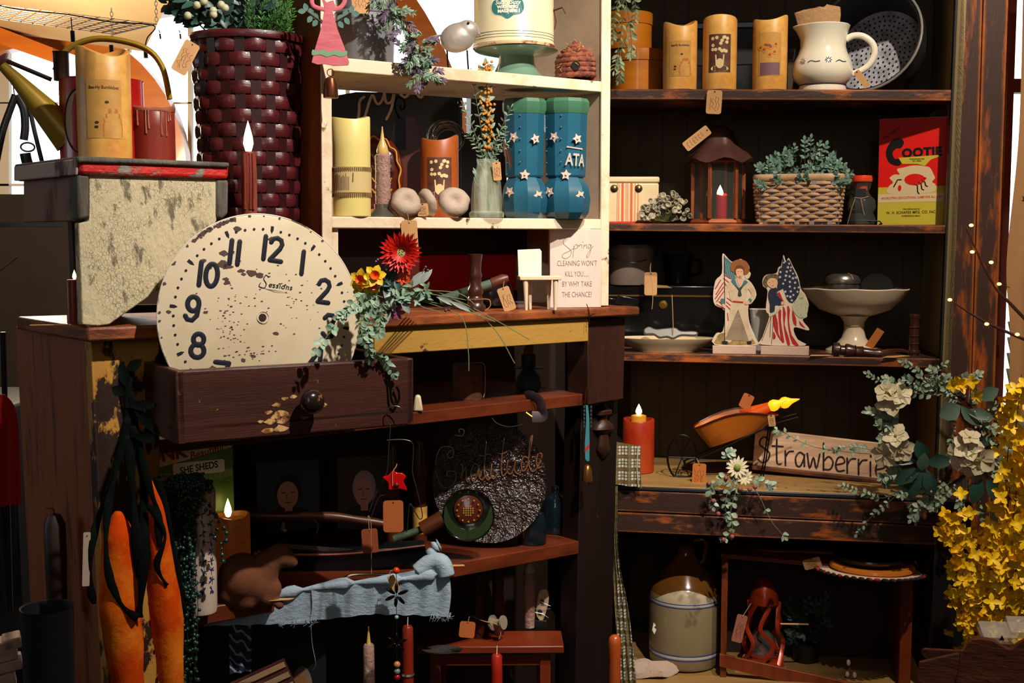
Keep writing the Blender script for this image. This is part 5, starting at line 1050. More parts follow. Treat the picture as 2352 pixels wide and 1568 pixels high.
for i in range(150):
    c = random.choice([(-70, -50, 26, 40), (-80, -30, 20, 60), (-60, 40, 60, 50), (60, 50, 90, 60), (-30, -80, 50, 20), (90, 30, 60, 90)]); blob(random.gauss(c[0], c[2] * .6), random.gauss(c[1], c[3] * .6), random.uniform(.8, 2.2), 1.6)
for i in range(26): a = RD(random.uniform(40, 235)); blob(233 * cos(a), 233 * sin(a), random.uniform(2, 5), 1)
for i in range(14): a = RD(104 + i * 2); blob(231 * cos(a), 231 * sin(a), random.uniform(4, 8), 1)
t.p('enamel_chips', b, CHIPB, smooth=0)['kind'] = 'stuff'
# ================================================================ cream unit, top shelf
GM = M('grey_galvanised', '#8a8b90', .4, metal=.25, col2='#66676c', sc=5, thr=.5, soft=.3, bump=.5, bsc=14)
t = TH('milk_can', 'dark grey galvanised milk can on top shelf of cream unit', 'can', 838, 'w1', .12)
t.p('can_body', MB().lathe([(40, 0), (62, 0), (66, 8), (68, 60), (68, 120), (64, 124), (66, 130), (66, 240), (50, 250)], 40), GM); t.p('raised_rib', MB().lathe([(67, 114), (70, 118), (67, 122)], 40, caps=False).lathe([(67, 100), (69, 103), (67, 106)], 40, caps=False), GM)
price_tag('rose-tan written tag hanging on the grey milk can', 826, -34, 'L', .045, 41, 64, -3, seed=25)
PKF = M('pink_felt', '#d0707a', .85, col2='#b85a66', sc=30, thr=.5, soft=.2, st=(1, 1, 4), bump=.5); GNF = M('sage_felt', '#6f9a74', .85); TLF = M('teal_felt', '#5c8078', .85, col2='#48685f', sc=40, thr=.5, soft=.2); RUST = M('rusty_bell', '#7a4226', .35, metal=.7, col2='#4a2414', sc=12, thr=.5, soft=.2)
t = TH('angel_ornament', 'pink felt angel ornament with teal leaf wings hanging on cream post', 'ornament', 757, 'L', -.012, py=0)
t.p('dress', MB().prism(t.L([(738, -10), (745, 20), (738, 60), (724, 105), (714, 142), (728, 147), (745, 145), (765, 149), (798, 147), (800, 140), (790, 108), (772, 60), (764, 25), (772, 18), (766, 0), (750, 6)]), -2, 2), PKF, bev=.6)
b = MB(); 
for q in (-1, 1): b.tube(cr([t.P(745 if q < 0 else 764, 22, 0), t.P(720 if q < 0 else 784, 14, 0), t.P(718 if q < 0 else 788, -8, 0), t.P(732, -24, 0)], 5), 5, 8, flat=.4)
t.p('arms', b, PKF); t.p('green_band', MB().prism(cr2(t.L([(717, 113), (727, 117), (740, 113), (755, 118), (770, 113), (784, 118), (795, 114), (794, 124), (780, 128), (765, 124), (750, 129), (735, 124), (716, 126)]), 3, True), -3, -2), GNF)
for s_, pts in ((-1, ((738, 50, 704, 26),)), (1, ((766, 52, 806, 28),))):
    x0, y0_, x1, y1_ = pts[0]; t.p('wing_twig', MB().tube([t.P(x0, y0_, 1), t.P(x1, y1_, 1)], 2, 6), BOB); b = MB()
    for f_, dx, dz in ((.2, .3, 1), (.25, .2, -1), (.55, 0, 1), (.6, .2, -1), (.95, -.2, 1), (1, .8, -.1)): q = V(t.P(x0 + (x1 - x0) * f_, y0_ + (y1_ - y0_) * f_, 1)); b.leaf(q, (s_ * (.5 + dx), 0, dz), 20, 13, (0, -1, 0), fold=.05, droop=0)
    t.p('felt_leaf_wing', b, TLF)
t.p('bell', MB().lathe([(17, 0), (17.5, 3), (16, 30), (12, 44), (4, 49), (1, 50)], 20, c=t.P(757, 222, 0)), RUST); t.p('bell_wire', MB().tube([(8 * cos(a), 0, 8 * sin(a)) for a in [2 * pi * i / 12 for i in range(12)]], 1, 5, closed=True), BKM, loc=V(t.P(757, 164, 0)) * t.k)
t = TH('lavender_garland', 'drooping green and purple lavender greenery over cream top shelf', 'garland', 940, 'L', .0, py=-20)
LAVG = M('silvery_green_leaf', '#7f9a82', .55, col2='#4f6b58', sc=30, thr=.5, soft=.2); LAVP = M('purple_leaf', '#4a3a4c', .6, col2='#6a5a72', sc=30, thr=.5, soft=.2); st, lf, lp = MB(), MB(), MB(); random.seed(61)
cl = [(890, -10), (905, 30), (925, 55), (950, 85), (950, 110), (960, 140), (975, 170), (965, 130)]
for i in range(70):
    c = random.choice(cl); p = V(t.P(c[0] + random.gauss(0, 12), c[1] + random.gauss(0, 8), random.uniform(-20, 12))); a = random.uniform(0, 2 * pi); L_ = random.uniform(22, 42); d = V((cos(a), random.uniform(-.6, .2), sin(a) * .8 - .5)).normalized()
    sprig(st, lf if random.random() < .68 else lp, [p, p + d * L_ * .5 + V((0, 0, 2)), p + d * L_], 7, 13, 4.5, .8, start=.2, ang=42)
st.tube(cr([t.P(890, -20), t.P(905, 30), t.P(945, 90), t.P(975, 165)], 5), 2, 6); t.p('stem', st, GST); t.p('green_leaves', lf, LAVG); t.p('purple_leaves', lp, LAVP)
SPN = M('dull_silver', '#b5aca2', .35, metal=.35, col2='#8a8078', sc=14, thr=.55, soft=.2)
t = TH('metal_bird', 'dull silver spoon-metal bird on wire legs on top cream shelf', 'bird figurine', 1060, 'w1', .07)
b = MB(); b.ball(t.P(1052, 88, 0), 41, 20, (1.05, .6, .82), ROT('Y', -18)); b.ball(t.P(1074, 72, 0), 27, 16, (1, .8, .9)); o = t.p('body', b, SPN, smooth='all'); m = o.modifiers.new('r', 'REMESH'); m.mode = 'VOXEL'; m.voxel_size = .002; m.use_smooth_shade = True; m = o.modifiers.new('s', 'SMOOTH'); m.iterations = 8; m.factor = .6
t.p('eye', MB().ball(t.P(1076, 58, -20), 3, 8), BLACKP)
t.p('beak', MB().lathe([(6, 0), (3, 10), (.5, 18)], 10, c=t.P(1092, 72, 0), R=ROT('Y', 130)), SPN); t.p('tail', MB().box(*t.P(1006, 84, 0), 34, 16, 3, ROT('Y', -12)), SPN, bev=1)
for x in (1030, 1076): t.p('wire_leg', MB().tube([t.P(x - 3, 116, 0), t.P(x - 2, 135, 0), (t.P(x, 148, 0)[0], 0, 1)], 2.2, 6), BKM)
MNT = M('mint_enamel', '#5f7d6c', .3, coat=.4); t = TH('green_pedestal', 'mint green enamel pedestal stand on top cream shelf', 'stand', 1186, 'w1', .13)
t.p('flared_foot', MB().lathe([(50, 0), (70, 0), (71, 4), (64, 9), (50, 22), (42, 40), (40, 57), (20, 58)], 40), MNT); t.p('top_plate', MB().lathe([(38, 55), (88, 65), (96, 69), (92, 71), (1, 71)], 40), MNT); gp = t
t = TH('toy_washing_machine', 'cream toy washing machine tub with teal label on green pedestal', 'toy', 1180, 'w1', .13); t.e.location.z += 71.5 * t.k
TUB = M('tub_cream', '#d9cfae', .35, col2='#c4b68e', sc=5, thr=.55, soft=.2, coat=.3); t.p('tub', MB().lathe([(60, 0), (88, 0), (93, 4), (94, 8), (92, 12), (91, 150), (88, 152), (86, 20), (1, 20)], 48), TUB)
b = MB()
for z in (16, 22, 28): b.lathe([(92, z), (92.6, z + .6), (92, z + 1.2)], 48, caps=False)
t.p('pinstripes', b, M('dark_pinstripe', '#4d5248', .5)); b = MB(); b.lathe([(93.5, 1), (94.6, 5), (93.5, 9)], 48, caps=False); t.p('rusty_rim', b, M('rust_chips', '#b9a27c', .5, col2='#7a3414', sc=16, thr=.52, soft=.03))
DZ = 16; O = cr2([(-37, 63), (-33, 78), (-22, 80), (-12, 84), (12, 84), (22, 80), (33, 78), (37, 63), (30, 50), (14, 46), (0, 38), (-14, 46), (-30, 50)], 3, True)
b = MB(); b.prism([(x * 1.06 - 14, DZ + 64 + (z - 64) * 1.08) for x, z in O], -.5, .3); t.p('label_border', wrap(b, 91.5), PORC, smooth=0); b = MB(); b.prism([(x - 14, z + DZ) for x, z in O], -1, -.3); t.p('teal_label', wrap(b, 91.5), M('teal_label', '#2f6a68', .4), smooth=0)
b = MB(); b.text('Sunny Suzy', 12.5, -14, 74 + DZ, -1, shear=.25, bold=.25, ext=.1); b.text('WASHING', 9.2, -14, 64 + DZ, -1, bold=.5, ext=.1, sx=1.1); b.text('MACHINE', 9.2, -14, 55 + DZ, -1, bold=.5, ext=.1, sx=1.1); t.p('label_lettering', wrap(b, 91.5), PORC, smooth=0)
t.p('latch', MB().tube([(90, -14, 90), (96, -16, 60), (93, -14, 44)], 1.5, 6).tube([(88, -16, 84), (110, -16, 92), (118, -16, 78)], 1.8, 6), RUST)
ROPE = M('brown_jute_rope', '#8a4c34', .9, col2='#5c2c20', sc=60, thr=.5, soft=.1, bump=1, bsc=90)
t = TH('rope_beehive', 'brown coiled rope beehive skep with small dark doorway', 'beehive', 1322, 'w1', .07)
b = MB(); P = []; N_ = 300
for i in range(N_): u_ = i / N_; z = 6 + 76 * u_; r = 41 * (1 - .03 * u_) if u_ < .5 else 41 * cos((u_ - .5) * 2 * 1.42); P.append((max(2, r) * cos(2 * pi * 7 * u_), max(2, r) * .85 * sin(2 * pi * 7 * u_), z))
b.tube(P, [7 + 1.2 * sin(i * 1.9) for i in range(N_)], 8); b.ball((0, 0, 86), 9, 8); t.p('rope_coil', b, ROPE, smooth='all'); b = MB(); b.M = T4(0, -41, 32, ROT('X', 90)); b.lathe([(10, -4), (10, 3), (1, 3)], 16); t.p('doorway', b, M('hole_black', ''))
random.seed(8); b = MB()
for i in range(40): a = random.uniform(0, 2 * pi); z = random.uniform(10, 90); r = 44 * cos(z / 90); p = V((r * cos(a), -abs(r * sin(a)) - 4, z)); b.tube([p, p + V((random.uniform(-9, 9), -4, random.uniform(-6, 8)))], .45, 3)
t.p('loose_fibres', b, TWINE); t.p('back_card', MB().box(26, 10, 62, 3, 30, 44, ROT('Y', -28)), TAGM)
# ================================================================ cream unit, middle shelf
YW = M('pale_yellow_wax', '#d9cd84', .4, col2='#e0c878', sc=4, thr=.5, soft=.3, sss=.3)
t = TH('pale_pillar_candle', 'large pale yellow pillar candle wrapped with corrugated paper band', 'candle', 807, 'w2', .06)
t.p('wax_body', waxcyl(45, t.by - 274, wav(2, .5, 2, 1), 40), YW); b = MB()
for i in range(64):
    a = 2 * pi * i / 64
    for z in (50, 107): b.box(46.5 * cos(a), 46.5 * sin(a), z, 2.2, 2.2, 10, ROT('Z', math.degrees(a)))
t.p('corrugated_edge', b, M('corrugated_brown', '#8a6a44', .8)); t.p('paper_band', MB().lathe([(45.5, 54), (46.8, 54.5), (46.8, 102.5), (45.5, 103)], 40, caps=False), M('cream_paper', '#cbb27a', .7))
b = MB(); random.seed(5)
for i in range(12): x = -38 + i * 3; b.stroke([(x, 60), (x + random.uniform(-.4, .4), random.uniform(88, 98))], .9, -.4, .2, 4)
b.stroke([(4, 78), (5, 98)], 2, -.4, .2, 4); t.p('small_print', wrap(b, 46.8), INK)
SBUMP = M('sugared_wax', '#a07c70', .4, col2='#c8b4a8', sc=40, thr=.6, soft=.05, bump=1, bsc=120)
t = TH('taper_candle', 'bumpy mauve taper candle with silicone flame tip on pewter stand', 'candle', 880, 'w2', .07)
t.p('pewter_stand', MB().lathe([(26, 0), (38, 0), (38, 3), (28, 14), (20, 20), (20, 30), (16, 30), (1, 28)], 28), PEW); b = MB(); random.seed(4); b.lathe([(17, 27), (18, 60), (17, 100), (18, 140), (14, 144), (1, 144)], 20)
for i in range(60): a = random.uniform(0, 2 * pi); b.ball((17.5 * cos(a), 17.5 * sin(a), random.uniform(32, 138)), 1.6, 6)
t.p('wax_body', b, SBUMP); t.p('silicone_tip', MB().lathe([(12, 142), (14, 150), (11, 162), (5, 176), (2, 196), (1, 206)], 16), M('silicone_yellow', '#c9a860', .3, sss=.3))
BRP = M('brown_redware', '#4a160c', .2, coat=.7); SLIP = M('yellow_slip', '#b87a1c', .3, coat=.4)
t = TH('redware_plate', 'dark brown redware plate with wavy yellow slip lines behind taper', 'plate', 866, 'w2', .16)
RX = ROT('X', 80); b = MB().lathe([(1, 3), (60, 0), (92, -12), (100, -18), (96, -20), (60, -6), (1, -3)], 44, c=(0, 0, 100), R=RX, sx=.62); t.p('plate_body', b, BRP); b = MB(); c_ = V((0, -1, 100))
for rr in (86,): b.tube([c_ + RX @ V((.62 * (rr + 4 * sin(12 * a)) * cos(a), (rr + 4 * sin(12 * a)) * sin(a), -6)) + V((0, -5, 0)) for a in [2 * pi * i / 120 for i in range(120)]], 2.4, 5, closed=True)
for z in (-40, -14, 14, 40): b.tube([c_ + RX @ V((x * .62, z + 5 * sin(x * .25), 3)) for x in range(-56, 58, 4)], 2.2, 5)
t.p('slip_lines', b, SLIP)
t = TH('bread_peel', 'reddish brown wooden peel with dark iron scroll hook', 'peel', 935, 'w2', .2); hz = lambda y_: t.by - y_
t.p('peel_blade', MB().prism(cr2([(-62, 2), (-66, 100), (-50, 150), (-34, 180), (-28, 205), (-22, 222), (8, 232), (26, 222), (32, 190), (44, 172), (64, 150), (72, 100), (70, 2)], 4, True), -3, 3), M('peel_wood', '#5c2210', .4, col2='#42180c', sc=5, thr=.5, soft=.2, st=(3, 3, .6)), bev=1)
b = MB().box(-14, -4, 195, 24, 3, 76).tube(cr([(-16, -5, 226), (-26, -6, 250), (-20, -6, 272), (-6, -6, 268), (-4, -6, 250), (-12, -6, 246), (-14, -6, 256)], 5), 3, 6); t.p('iron_strap', b, BKM)
pillar('orange amber candle with sunflower picture at centre of cream middle shelf', 1010, 87, 322, 'w2', .13, 'flowers', wav(3, 2, 4, 1.5), mat=M('deep_amber_wax', '#a8561c', .4, col2='#8a3c10', sc=6, thr=.5, soft=.25, sss=.1))
t = TH('metal_ring_bundle', 'bundle of looped silver wire rings hanging behind orange candle', 'rings', 1024, 'L', .2, py=312); b = MB(); random.seed(12)
for i in range(9): r = random.uniform(26, 42); c = V((random.uniform(-6, 6), random.uniform(-6, 6), random.uniform(-10, 4))); R_ = ROT('X', 90 + random.uniform(-18, 18)) @ ROT('Y', random.uniform(-20, 20)); b.tube([c + R_ @ V((r * cos(a), r * .9 * sin(a), 0)) for a in [2 * pi * j / 26 for j in range(26)]], 1.9, 6, closed=True)
t.p('wire_rings', b, PEW)
solo('iron_rod', 'thin black iron rod standing behind the glass flower vase', 'rod', MB().tube([(0, 0, 0), (0, 0, 262)], 2.5, 6).ball((0, 0, 264), 5, 8), BKM, onL('w2', 1057, .21)[0], onL('w2', 1057, .21)[1])
SHRM = M('taupe_papery', '#b8a392', .7, col2='#94806f', sc=9, thr=.52, soft=.2, bump=.6, bsc=40)
for px, d_, r, lab, tl in ((934, .035, 36, 'left rounded taupe mushroom cap beside pewter stand', 20), (982, .06, 34, 'brown mushroom cap seen edge on between two paler caps', -60), (1043, .035, 37, 'right pale grey mushroom cap with dimple before glass vase', 10)):
    t = TH('mushroom_cap', lab, 'mushroom', px, 'w2', d_, group='taupe mushroom caps'); b = MB(); R_ = ROT('Z', tl) @ ROT('X', 68 if tl > 0 else 105); R = []
    for rr, z in ((.02, .16), (.14, .2), (.3, .34), (.6, .4), (.85, .26), (1, -.02), (.96, -.14), (.7, -.1), (.25, -.16), (.02, -.16)):
        R.append([R_ @ V((rr * r * (1 + .05 * sin(3 * a + px) + .03 * sin(8 * a)) * cos(a), rr * r * sin(a), z * r)) + V((0, 0, r * .98)) for a in [2 * pi * i / 36 for i in range(36)]])
    t.p('cap', b.rings(R), SHRM, smooth='all')
price_tag('small orange written tag leaning between mushroom caps', 970, 467, 'L', .03, 26, 29, -4, seed=31, vert=False)
t = TH('glass_vase', 'ribbed clear glass bottle vase with dried yellow flower stem', 'vase', 1118, 'w2', .05)
t.p('glass_body', MB().lathe([(26, 0), (40, 2), (41, 12), (36, 16), (36, 40), (33, 80), (26, 104), (22, 122), (23, 132), (20, 134), (19, 122), (28, 90), (30, 30), (28, 10), (1, 8)], 28), M('ribbed_glass', '#dfe6d2', .05, alpha=.3, spec=.9, col2='#9aa088', sc=40, st=(1, 1, .1)))
st, lf, fl = MB(), MB(), MB(); random.seed(71); YB = M('ochre_blossom', '#c98a30', .7, col2='#a8641c', sc=50, thr=.5, soft=.2)
Q = sprig(st, lf, [(4, 0, 10), (4, -2, 140), (2, -4, 240), (-2, -6, 345)], 16, 22, 11, 1.6, start=.35)
for i in range(110): f_ = random.uniform(.38, 1); p = Q[min(len(Q) - 1, int(f_ * len(Q)))]; s_ = random.choice((.45, .6, .75, .85)); fl.ball(p + V((random.gauss(0, 7), random.uniform(-9, 3), random.gauss(0, 5))), 3.6, 6)
for q in ((-56, -10, 260), (-40, 0, 190), (56, -10, 250), (42, -5, 200), (46, -12, 170), (-34, -10, 330)): sprig(st, lf, [(2, 0, 110), (q[0] * .5, q[1], (q[2] + 130) * .5), q], 14, 13, 4, .9, start=.2, ang=60)
for i in range(30): lf.leaf((random.uniform(-22, 22), random.uniform(-16, 6), random.uniform(20, 130)), (random.uniform(-.6, .6), -.1, 1), 26, 7)
t.p('stems', st, GST); t.p('fern_leaves', lf, LAVG); t.p('yellow_blossoms', fl, YB)
price_tag('tan price tag hanging from neck of the glass vase', 1140, 372, 'L', .02, 19, 42, -4, seed=33)
t = TH('brown_feather', 'small brown feather clipped beside the glass vase', 'feather', 1160, 'L', .02, py=330); t.p('quill', MB().tube(cr([(-6, 0, 12), (2, 0, -10), (12, 0, -60)], 4), .9, 5), BOB); t.p('vane', MB().leaf((-4, -1, 6), (.32, 0, -1), 64, 16, (0, -1, 0)), M('brown_vane', '#4a2a20', .6))
# boots
BT = M('blue_enamel_boot', '#256078', .3, col2='#153c50', sc=5, thr=.52, soft=.25, coat=.3); BG = M('green_boot_trim', '#46745a', .35, col2='#2c5640', sc=8, thr=.5, soft=.2); FT = M('tin_flower_tan', '#d8bcae', .4, metal=.15)
def boot(px, d_, W, rbot, lab, letters):
    t = TH('metal_boot', lab, 'boot', px, 'w2', d_, group='blue faceted metal boots with tin flowers', yaw=8); H = t.by - 232; zt = 96
    n = 10
    def ringp(rx, ry, z, yo=0): return [V((rx * cos(2 * pi * i / n + .3), ry * sin(2 * pi * i / n + .3) + yo, z)) for i in range(n)]
    t.p('foot', MB().rings([ringp(W * .78, W * .9, 0, -8), ringp(W * .95, W * 1.1, 14, -8), ringp(W * 1.02, W * 1.15, 44, -8), ringp(W * .94, W * 1.0, 72, -6), ringp(W * .74, W * .76, 92), ringp(W * .7, W * .7, 100)]), BT, smooth=25)
    t.p('green_sole', MB().rings([ringp(W * .76, W * .88, -.2, -8), ringp(W * .9, W * 1.03, 11, -8), ringp(W * .955, W * 1.105, 14.5, -8), ringp(W * .5, W * .5, 15)]), BG, smooth=25)
    t.p('shaft', MB().rings([ringp(W * .80, W * .76, 94), ringp(W * .84, W * .8, 98), ringp(W * .9, W * .86, H - 30)]), BT, smooth=25); t.p('green_cuff', MB().rings([ringp(W * .91, W * .87, H - 34), ringp(W * .98, W * .94, H - 24), ringp(W * .98, W * .94, H - 8), ringp(W * .9, W * .86, H), ringp(W * .8, W * .76, H - 2), ringp(W * .74, W * .7, H - 60)]), BG, smooth=25)
    b = MB()
    for a in (-70, -20): 
        for z in range(100, int(H) - 34, 26): b.ball((W * .86 * sin(RD(a)), -W * .86 * cos(RD(a)), z), 2, 6)
    t.p('rivets', b, BT)
    for x, z in ((-W * .55, H - 88), (W * .35, H - 92), (-W * .1, 98), (-W * .75, 60), (W * .45, 52)):
        b = MB(); r0 = W * (.92 if z > 90 else 1.2); yy = -sqrt(max(1, r0 * r0 - x * x * (1.0 if z > 90 else 1.2))) * .92 - 3; a_ = atan2(x, -yy)
        b.M = T4(x, yy, z, ROT('Z', math.degrees(a_)))
        O = []
        for i in range(10): rr = 12.5 if i % 2 == 0 else 6.5; O.append((rr * cos(RD(36 * i + 18 + x)), rr * sin(RD(36 * i + 18 + x))))
        b.prism(cr2(O, 2, True), -2, -.8); b.ball((0, -3, 0), 2.6, 8); t.p('tin_flower', b, FT)
    if letters:
        b = MB(); b.text('ATA', 38, 18, H - 140, -1, bold=.9, ext=.3, sx=.66, rot=-.06); b.box(16, -1.2, H - 112, 40, .6, 3, ROT('Y', 6)); t.p('printed_letters', wrap(b, W * .875), M('pale_stencil', '#b3a79c', .5), smooth=0)
    return t
boot(1204, .085, 52, 50, 'left blue metal boot with green cuff beside glass vase', False); boot(1298, .05, 56, 52, 'right blue metal boot stencilled ATA against shelf side', True)
# ================================================================ on the brown cabinet top, under the cream unit
price_tag('large kraft written tag hanging below cream middle shelf', 939, 506, 'L', .022, 37, 84, -3, seed=35, string=[(936, 492), (926, 488)])
t = TH('red_crate', 'dark red crate standing at the back under cream unit', 'crate', 1070, 'top', .27, rz='frame')
t.p('crate_box', MB().box(0, 6, 56, 280, 40, 112), M('dark_red_paint', '#d81212', .5, col2='#b00c0c', sc=5, thr=.5, soft=.2), bev=2); t.p('black_rim', MB().box(0, -15, 14, 284, 2, 26), BLACKP)
t = TH('wooden_candlestick', 'dark brown turned wooden candlestick before red crate', 'candlestick', 1092, 'top', .045)
t.p('turned_body', MB().lathe([(22, 0), (24, 4), (24, 12), (18, 20), (19, 28), (16, 34), (19, 44), (17, 52), (13, 60), (14, 76), (16, 82), (13, 90), (14, 112), (16, 124), (17, 130), (12, 131), (1, 128)], 24), BOB); t.p('twine_loop', MB().lathe([(17, 26), (19.5, 28), (17, 30)], 20, caps=False).tube(cr([(18, -4, 28), (32, -8, 26), (34, -8, 12), (22, -10, 2)], 5), 1, 5), TWINE)
t = TH('green_torch', 'old grey-green torch with brown leather cap lying on its rest', 'torch', 1090, 'L', .08, py=658); t.p('tube_body', MB().tube([t.P(1010, 690, 0), t.P(1134, 650, 0)], 11, 16), M('grey_green_enamel', '#56665a', .35)); t.p('leather_cap', MB().tube([t.P(1130, 651, 0), t.P(1158, 641, 0), t.P(1168, 638, 0)], [12.5, 12.5, 7], 16), M('brown_leather', '#5a2a1c', .4))
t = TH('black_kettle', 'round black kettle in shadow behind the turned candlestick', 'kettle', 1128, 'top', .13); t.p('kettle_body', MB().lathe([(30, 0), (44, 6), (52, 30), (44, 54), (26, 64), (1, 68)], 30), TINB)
price_tag('rose written tag hanging from torch strap beside little stool', 1154, 660, 'L', .02, 29, 56, -20, seed=37, string=[(1158, 645)])
MW = M('cream_miniature_paint', '#d8c4a6', .45); t = TH('miniature_chair', 'tiny cream painted wooden chair beside the spring plaque', 'chair', 1238, 'top', .02, yaw=10)
H = t.by; zs = H - 638
t.p('seat', MB().box(0, 0, zs, 96, 46, 9), MW, bev=1.5)
for x, y_ in ((-34, -14), (-20, 16), (36, -14), (26, 16)): t.p('leg', MB().tube([(x, y_, zs - 3), (x + (4 if x < 0 else -2) * .5, y_, 0)], [6.5, 3.6], 12), MW)
t.p('backrest', MB().prism([(-46, zs + 4), (8, zs + 4), (8, zs + 60), (4, zs + 66), (-48, zs + 64)], 12, 17), M('white_back_board', '#dedfce', .45), bev=1)
t = TH('spring_plaque', 'white wood plaque with Spring cleaning joke lettering', 'sign', 1322, 'top', .035, yaw=12)
H = t.by - 527; W2_ = 118 / 2 * t.cx
t.p('panel', MB().box(0, 10, H / 2, W2_ * 2, 20, H), M('plaque_white', '#dcc8bc', .5, col2='#d0baae', sc=5, thr=.5, soft=.2, st=(6, 1, .5)), bev=1.5, label='whitewashed panel with orange edges')
b = MB(); s_ = 1.0; z0 = H
LS_ = M('grey_lettering', '#6e6664', .6); X = lambda px: (px - 1322) * t.cx; Z = lambda py: t.by - py
def sc_(P): return cr2([(X(1260 + (x - 235) * 600 / 2352), Z(380 + y_ * 600 / 2352)) for x, y_ in P], 5)
X2 = lambda x: X(1200 + x * 600 / 2352)
def tr(P): return cr2([(X2(x), Z(380 + y_ * 600 / 2352)) for x, y_ in P], 5)
for P in ([(432, 650), (415, 640), (375, 665), (365, 700), (400, 735), (435, 770), (430, 810), (390, 838), (358, 825), (362, 800), (420, 770), (460, 745)], [(462, 720), (452, 830)], [(460, 745), (478, 712), (492, 720), (485, 745), (462, 752)], [(492, 745), (505, 715), (508, 730), (520, 712), (528, 716)], [(535, 715), (530, 748)], [(548, 748), (552, 715), (558, 725), (572, 712), (575, 748)], [(612, 715), (595, 712), (588, 738), (600, 748), (615, 715), (608, 780), (585, 828), (575, 815), (600, 770), (636, 725)]): b.stroke(tr(P), 1.0, -.4, .25, 6)
b.prism(ell(X2(540), Z(380 + 690 * 600 / 2352), 1, 1, 6), -.5, 0)
for s2, yy, w_ in (('CLEANING WON\'T', 883, .62), ('KILL YOU......', 978, .58), ('BY WHY TAKE', 1068, .62), ('THE CHANCE?', 1163, .62)): b.text(s2, 17.5, X2(490), Z(380 + yy * 600 / 2352), -.3, sx=w_, ext=.15, bold=-.15)
t.p('lettering', b, LS_, smooth=0)
solo('scrub_brush', 'black handled brush poking out past cream post onto corner', 'brush', MB().tube([(-34, 0, 16), (-10, 0, 12)], 3, 8).box(18, 0, 8, 50, 22, 20, ROT('Y', 12)), TINB, onL('top', 1424, .05)[0] + V((0, 0, .002)), .00085, FL.yaw - .6, bev=3)
solo('twig', 'thin black twig caught on the cabinet corner below plaque', 'twig', MB().tube(cr([(-6, 0, 24), (0, -2, 6), (0, -3, -22)], 4), 1, 5).tube([(0, -2, -4), (12, -3, 2)], .8, 4), BKM, FL.hit(1353, 722, -.002), .00085, face(FL.hit(1353, 722, 0)))
# ================================================================ bouquet over the clock edge
t = TH('silk_bouquet', 'silk flower bouquet with red gerbera, daffodils and trailing ivy', 'bouquet', 900, 'L', -.15, py=700); y0 = -20
REDP = M('scarlet_petal', '#d01808', .5, col2='#a80e04', sc=30, thr=.55, soft=.2); b = MB(); random.seed(81); c = V(t.P(922, 580, y0))
for lay, (n_, L_, w_, tz) in enumerate(((26, 46, 11, .18), (24, 38, 10, .35), (20, 26, 8, .6))):
    for i in range(n_): a = 2 * pi * i / n_ + lay * .1 + random.uniform(-.06, .06); b.leaf(c + V((5 * cos(a), -2 - 2 * lay, 5 * sin(a))), (cos(a), -tz, sin(a)), L_ * random.uniform(.9, 1.08), w_, (-.2 * cos(a), -1, -.2 * sin(a)), droop=-.1)
t.p('gerbera_petals', b, REDP); b = MB(); random.seed(3)
for i in range(60): a = random.uniform(0, 2 * pi); r = 11 * sqrt(random.random()); b.ball(c + V((r * cos(a), -10 + r * .2, r * sin(a))), 2, 5)
t.p('gerbera_centre', b, M('pale_green_centre', '#a8b070', .6)); yp, oc = MB(), MB(); YP = M('daffodil_yellow', '#e0a80c', .5, col2='#d8c020', sc=30, thr=.5, soft=.2)
def fl5(mb, c, r, n, w_, ty=.25, a0=0, nrm=V((0, -1, 0))):
    q = nrm.to_track_quat('Z', 'Y').to_matrix()
    for i in range(n): a = 2 * pi * i / n + a0; d = q @ V((cos(a), sin(a), ty)); mb.leaf(c, d, r, w_, nrm, droop=.1)
for (px, py), r, nr in (((833, 640), 24, (-.3, -1, .1)), ((862, 632), 24, (.1, -1, .3)), ((832, 658), 19, (-.2, -1, -.6)), ((858, 652), 18, (.3, -1, -.3))):
    r *= 1.15; c = V(t.P(px, py, y0 - 55)); n3 = V(nr).normalized(); fl5(yp, c, r, 6, r * .75, .3, px, n3); oc.lathe([(3, 0), (r * .28, r * .25), (r * .4, r * .45), (r * .3, r * .3), (1, 2)], 10, c=c, R=n3.to_track_quat('Z', 'Y').to_matrix())
t.p('daffodil_petals', yp, YP); t.p('daffodil_cups', oc, M('daffodil_orange', '#d8500a', .5)); op, pp = MB(), MB()
for px, py, r in ((925, 640, 16), (930, 628, 14), (940, 648, 12)): fl5(op, V(t.P(px, py, y0)), r, 6, 7, .3, px)
t.p('orange_petals', op, M('orange_petal', '#e04a0c', .5))
for px, py, r in ((910, 716, 22), (898, 712, 16)): fl5(pp, V(t.P(px, py, y0)), r, 6, 11, .2, px)
t.p('plum_petals', pp, M('plum_petal', '#7a3050', .5, col2='#b05020', sc=50, thr=.6, soft=.1)); st, lf, gl, dg, pu = MB(), MB(), MB(), MB(), MB(); random.seed(83)
for q in range(5): st.tube(cr([t.P(900 + q * 6, 668, -10), t.P(930 + q * 5, 676, 110), t.P(960 + q * 8, 700, 260)], 5), 1.6, 5)
IVY = M('pale_sage_leaf', '#8fa890', .5, col2='#6c8c72', sc=30, thr=.5, soft=.2); GRY = M('silver_grey_leaf', '#9aa09c', .5, col2='#7f8a80', sc=20, thr=.5, soft=.2)
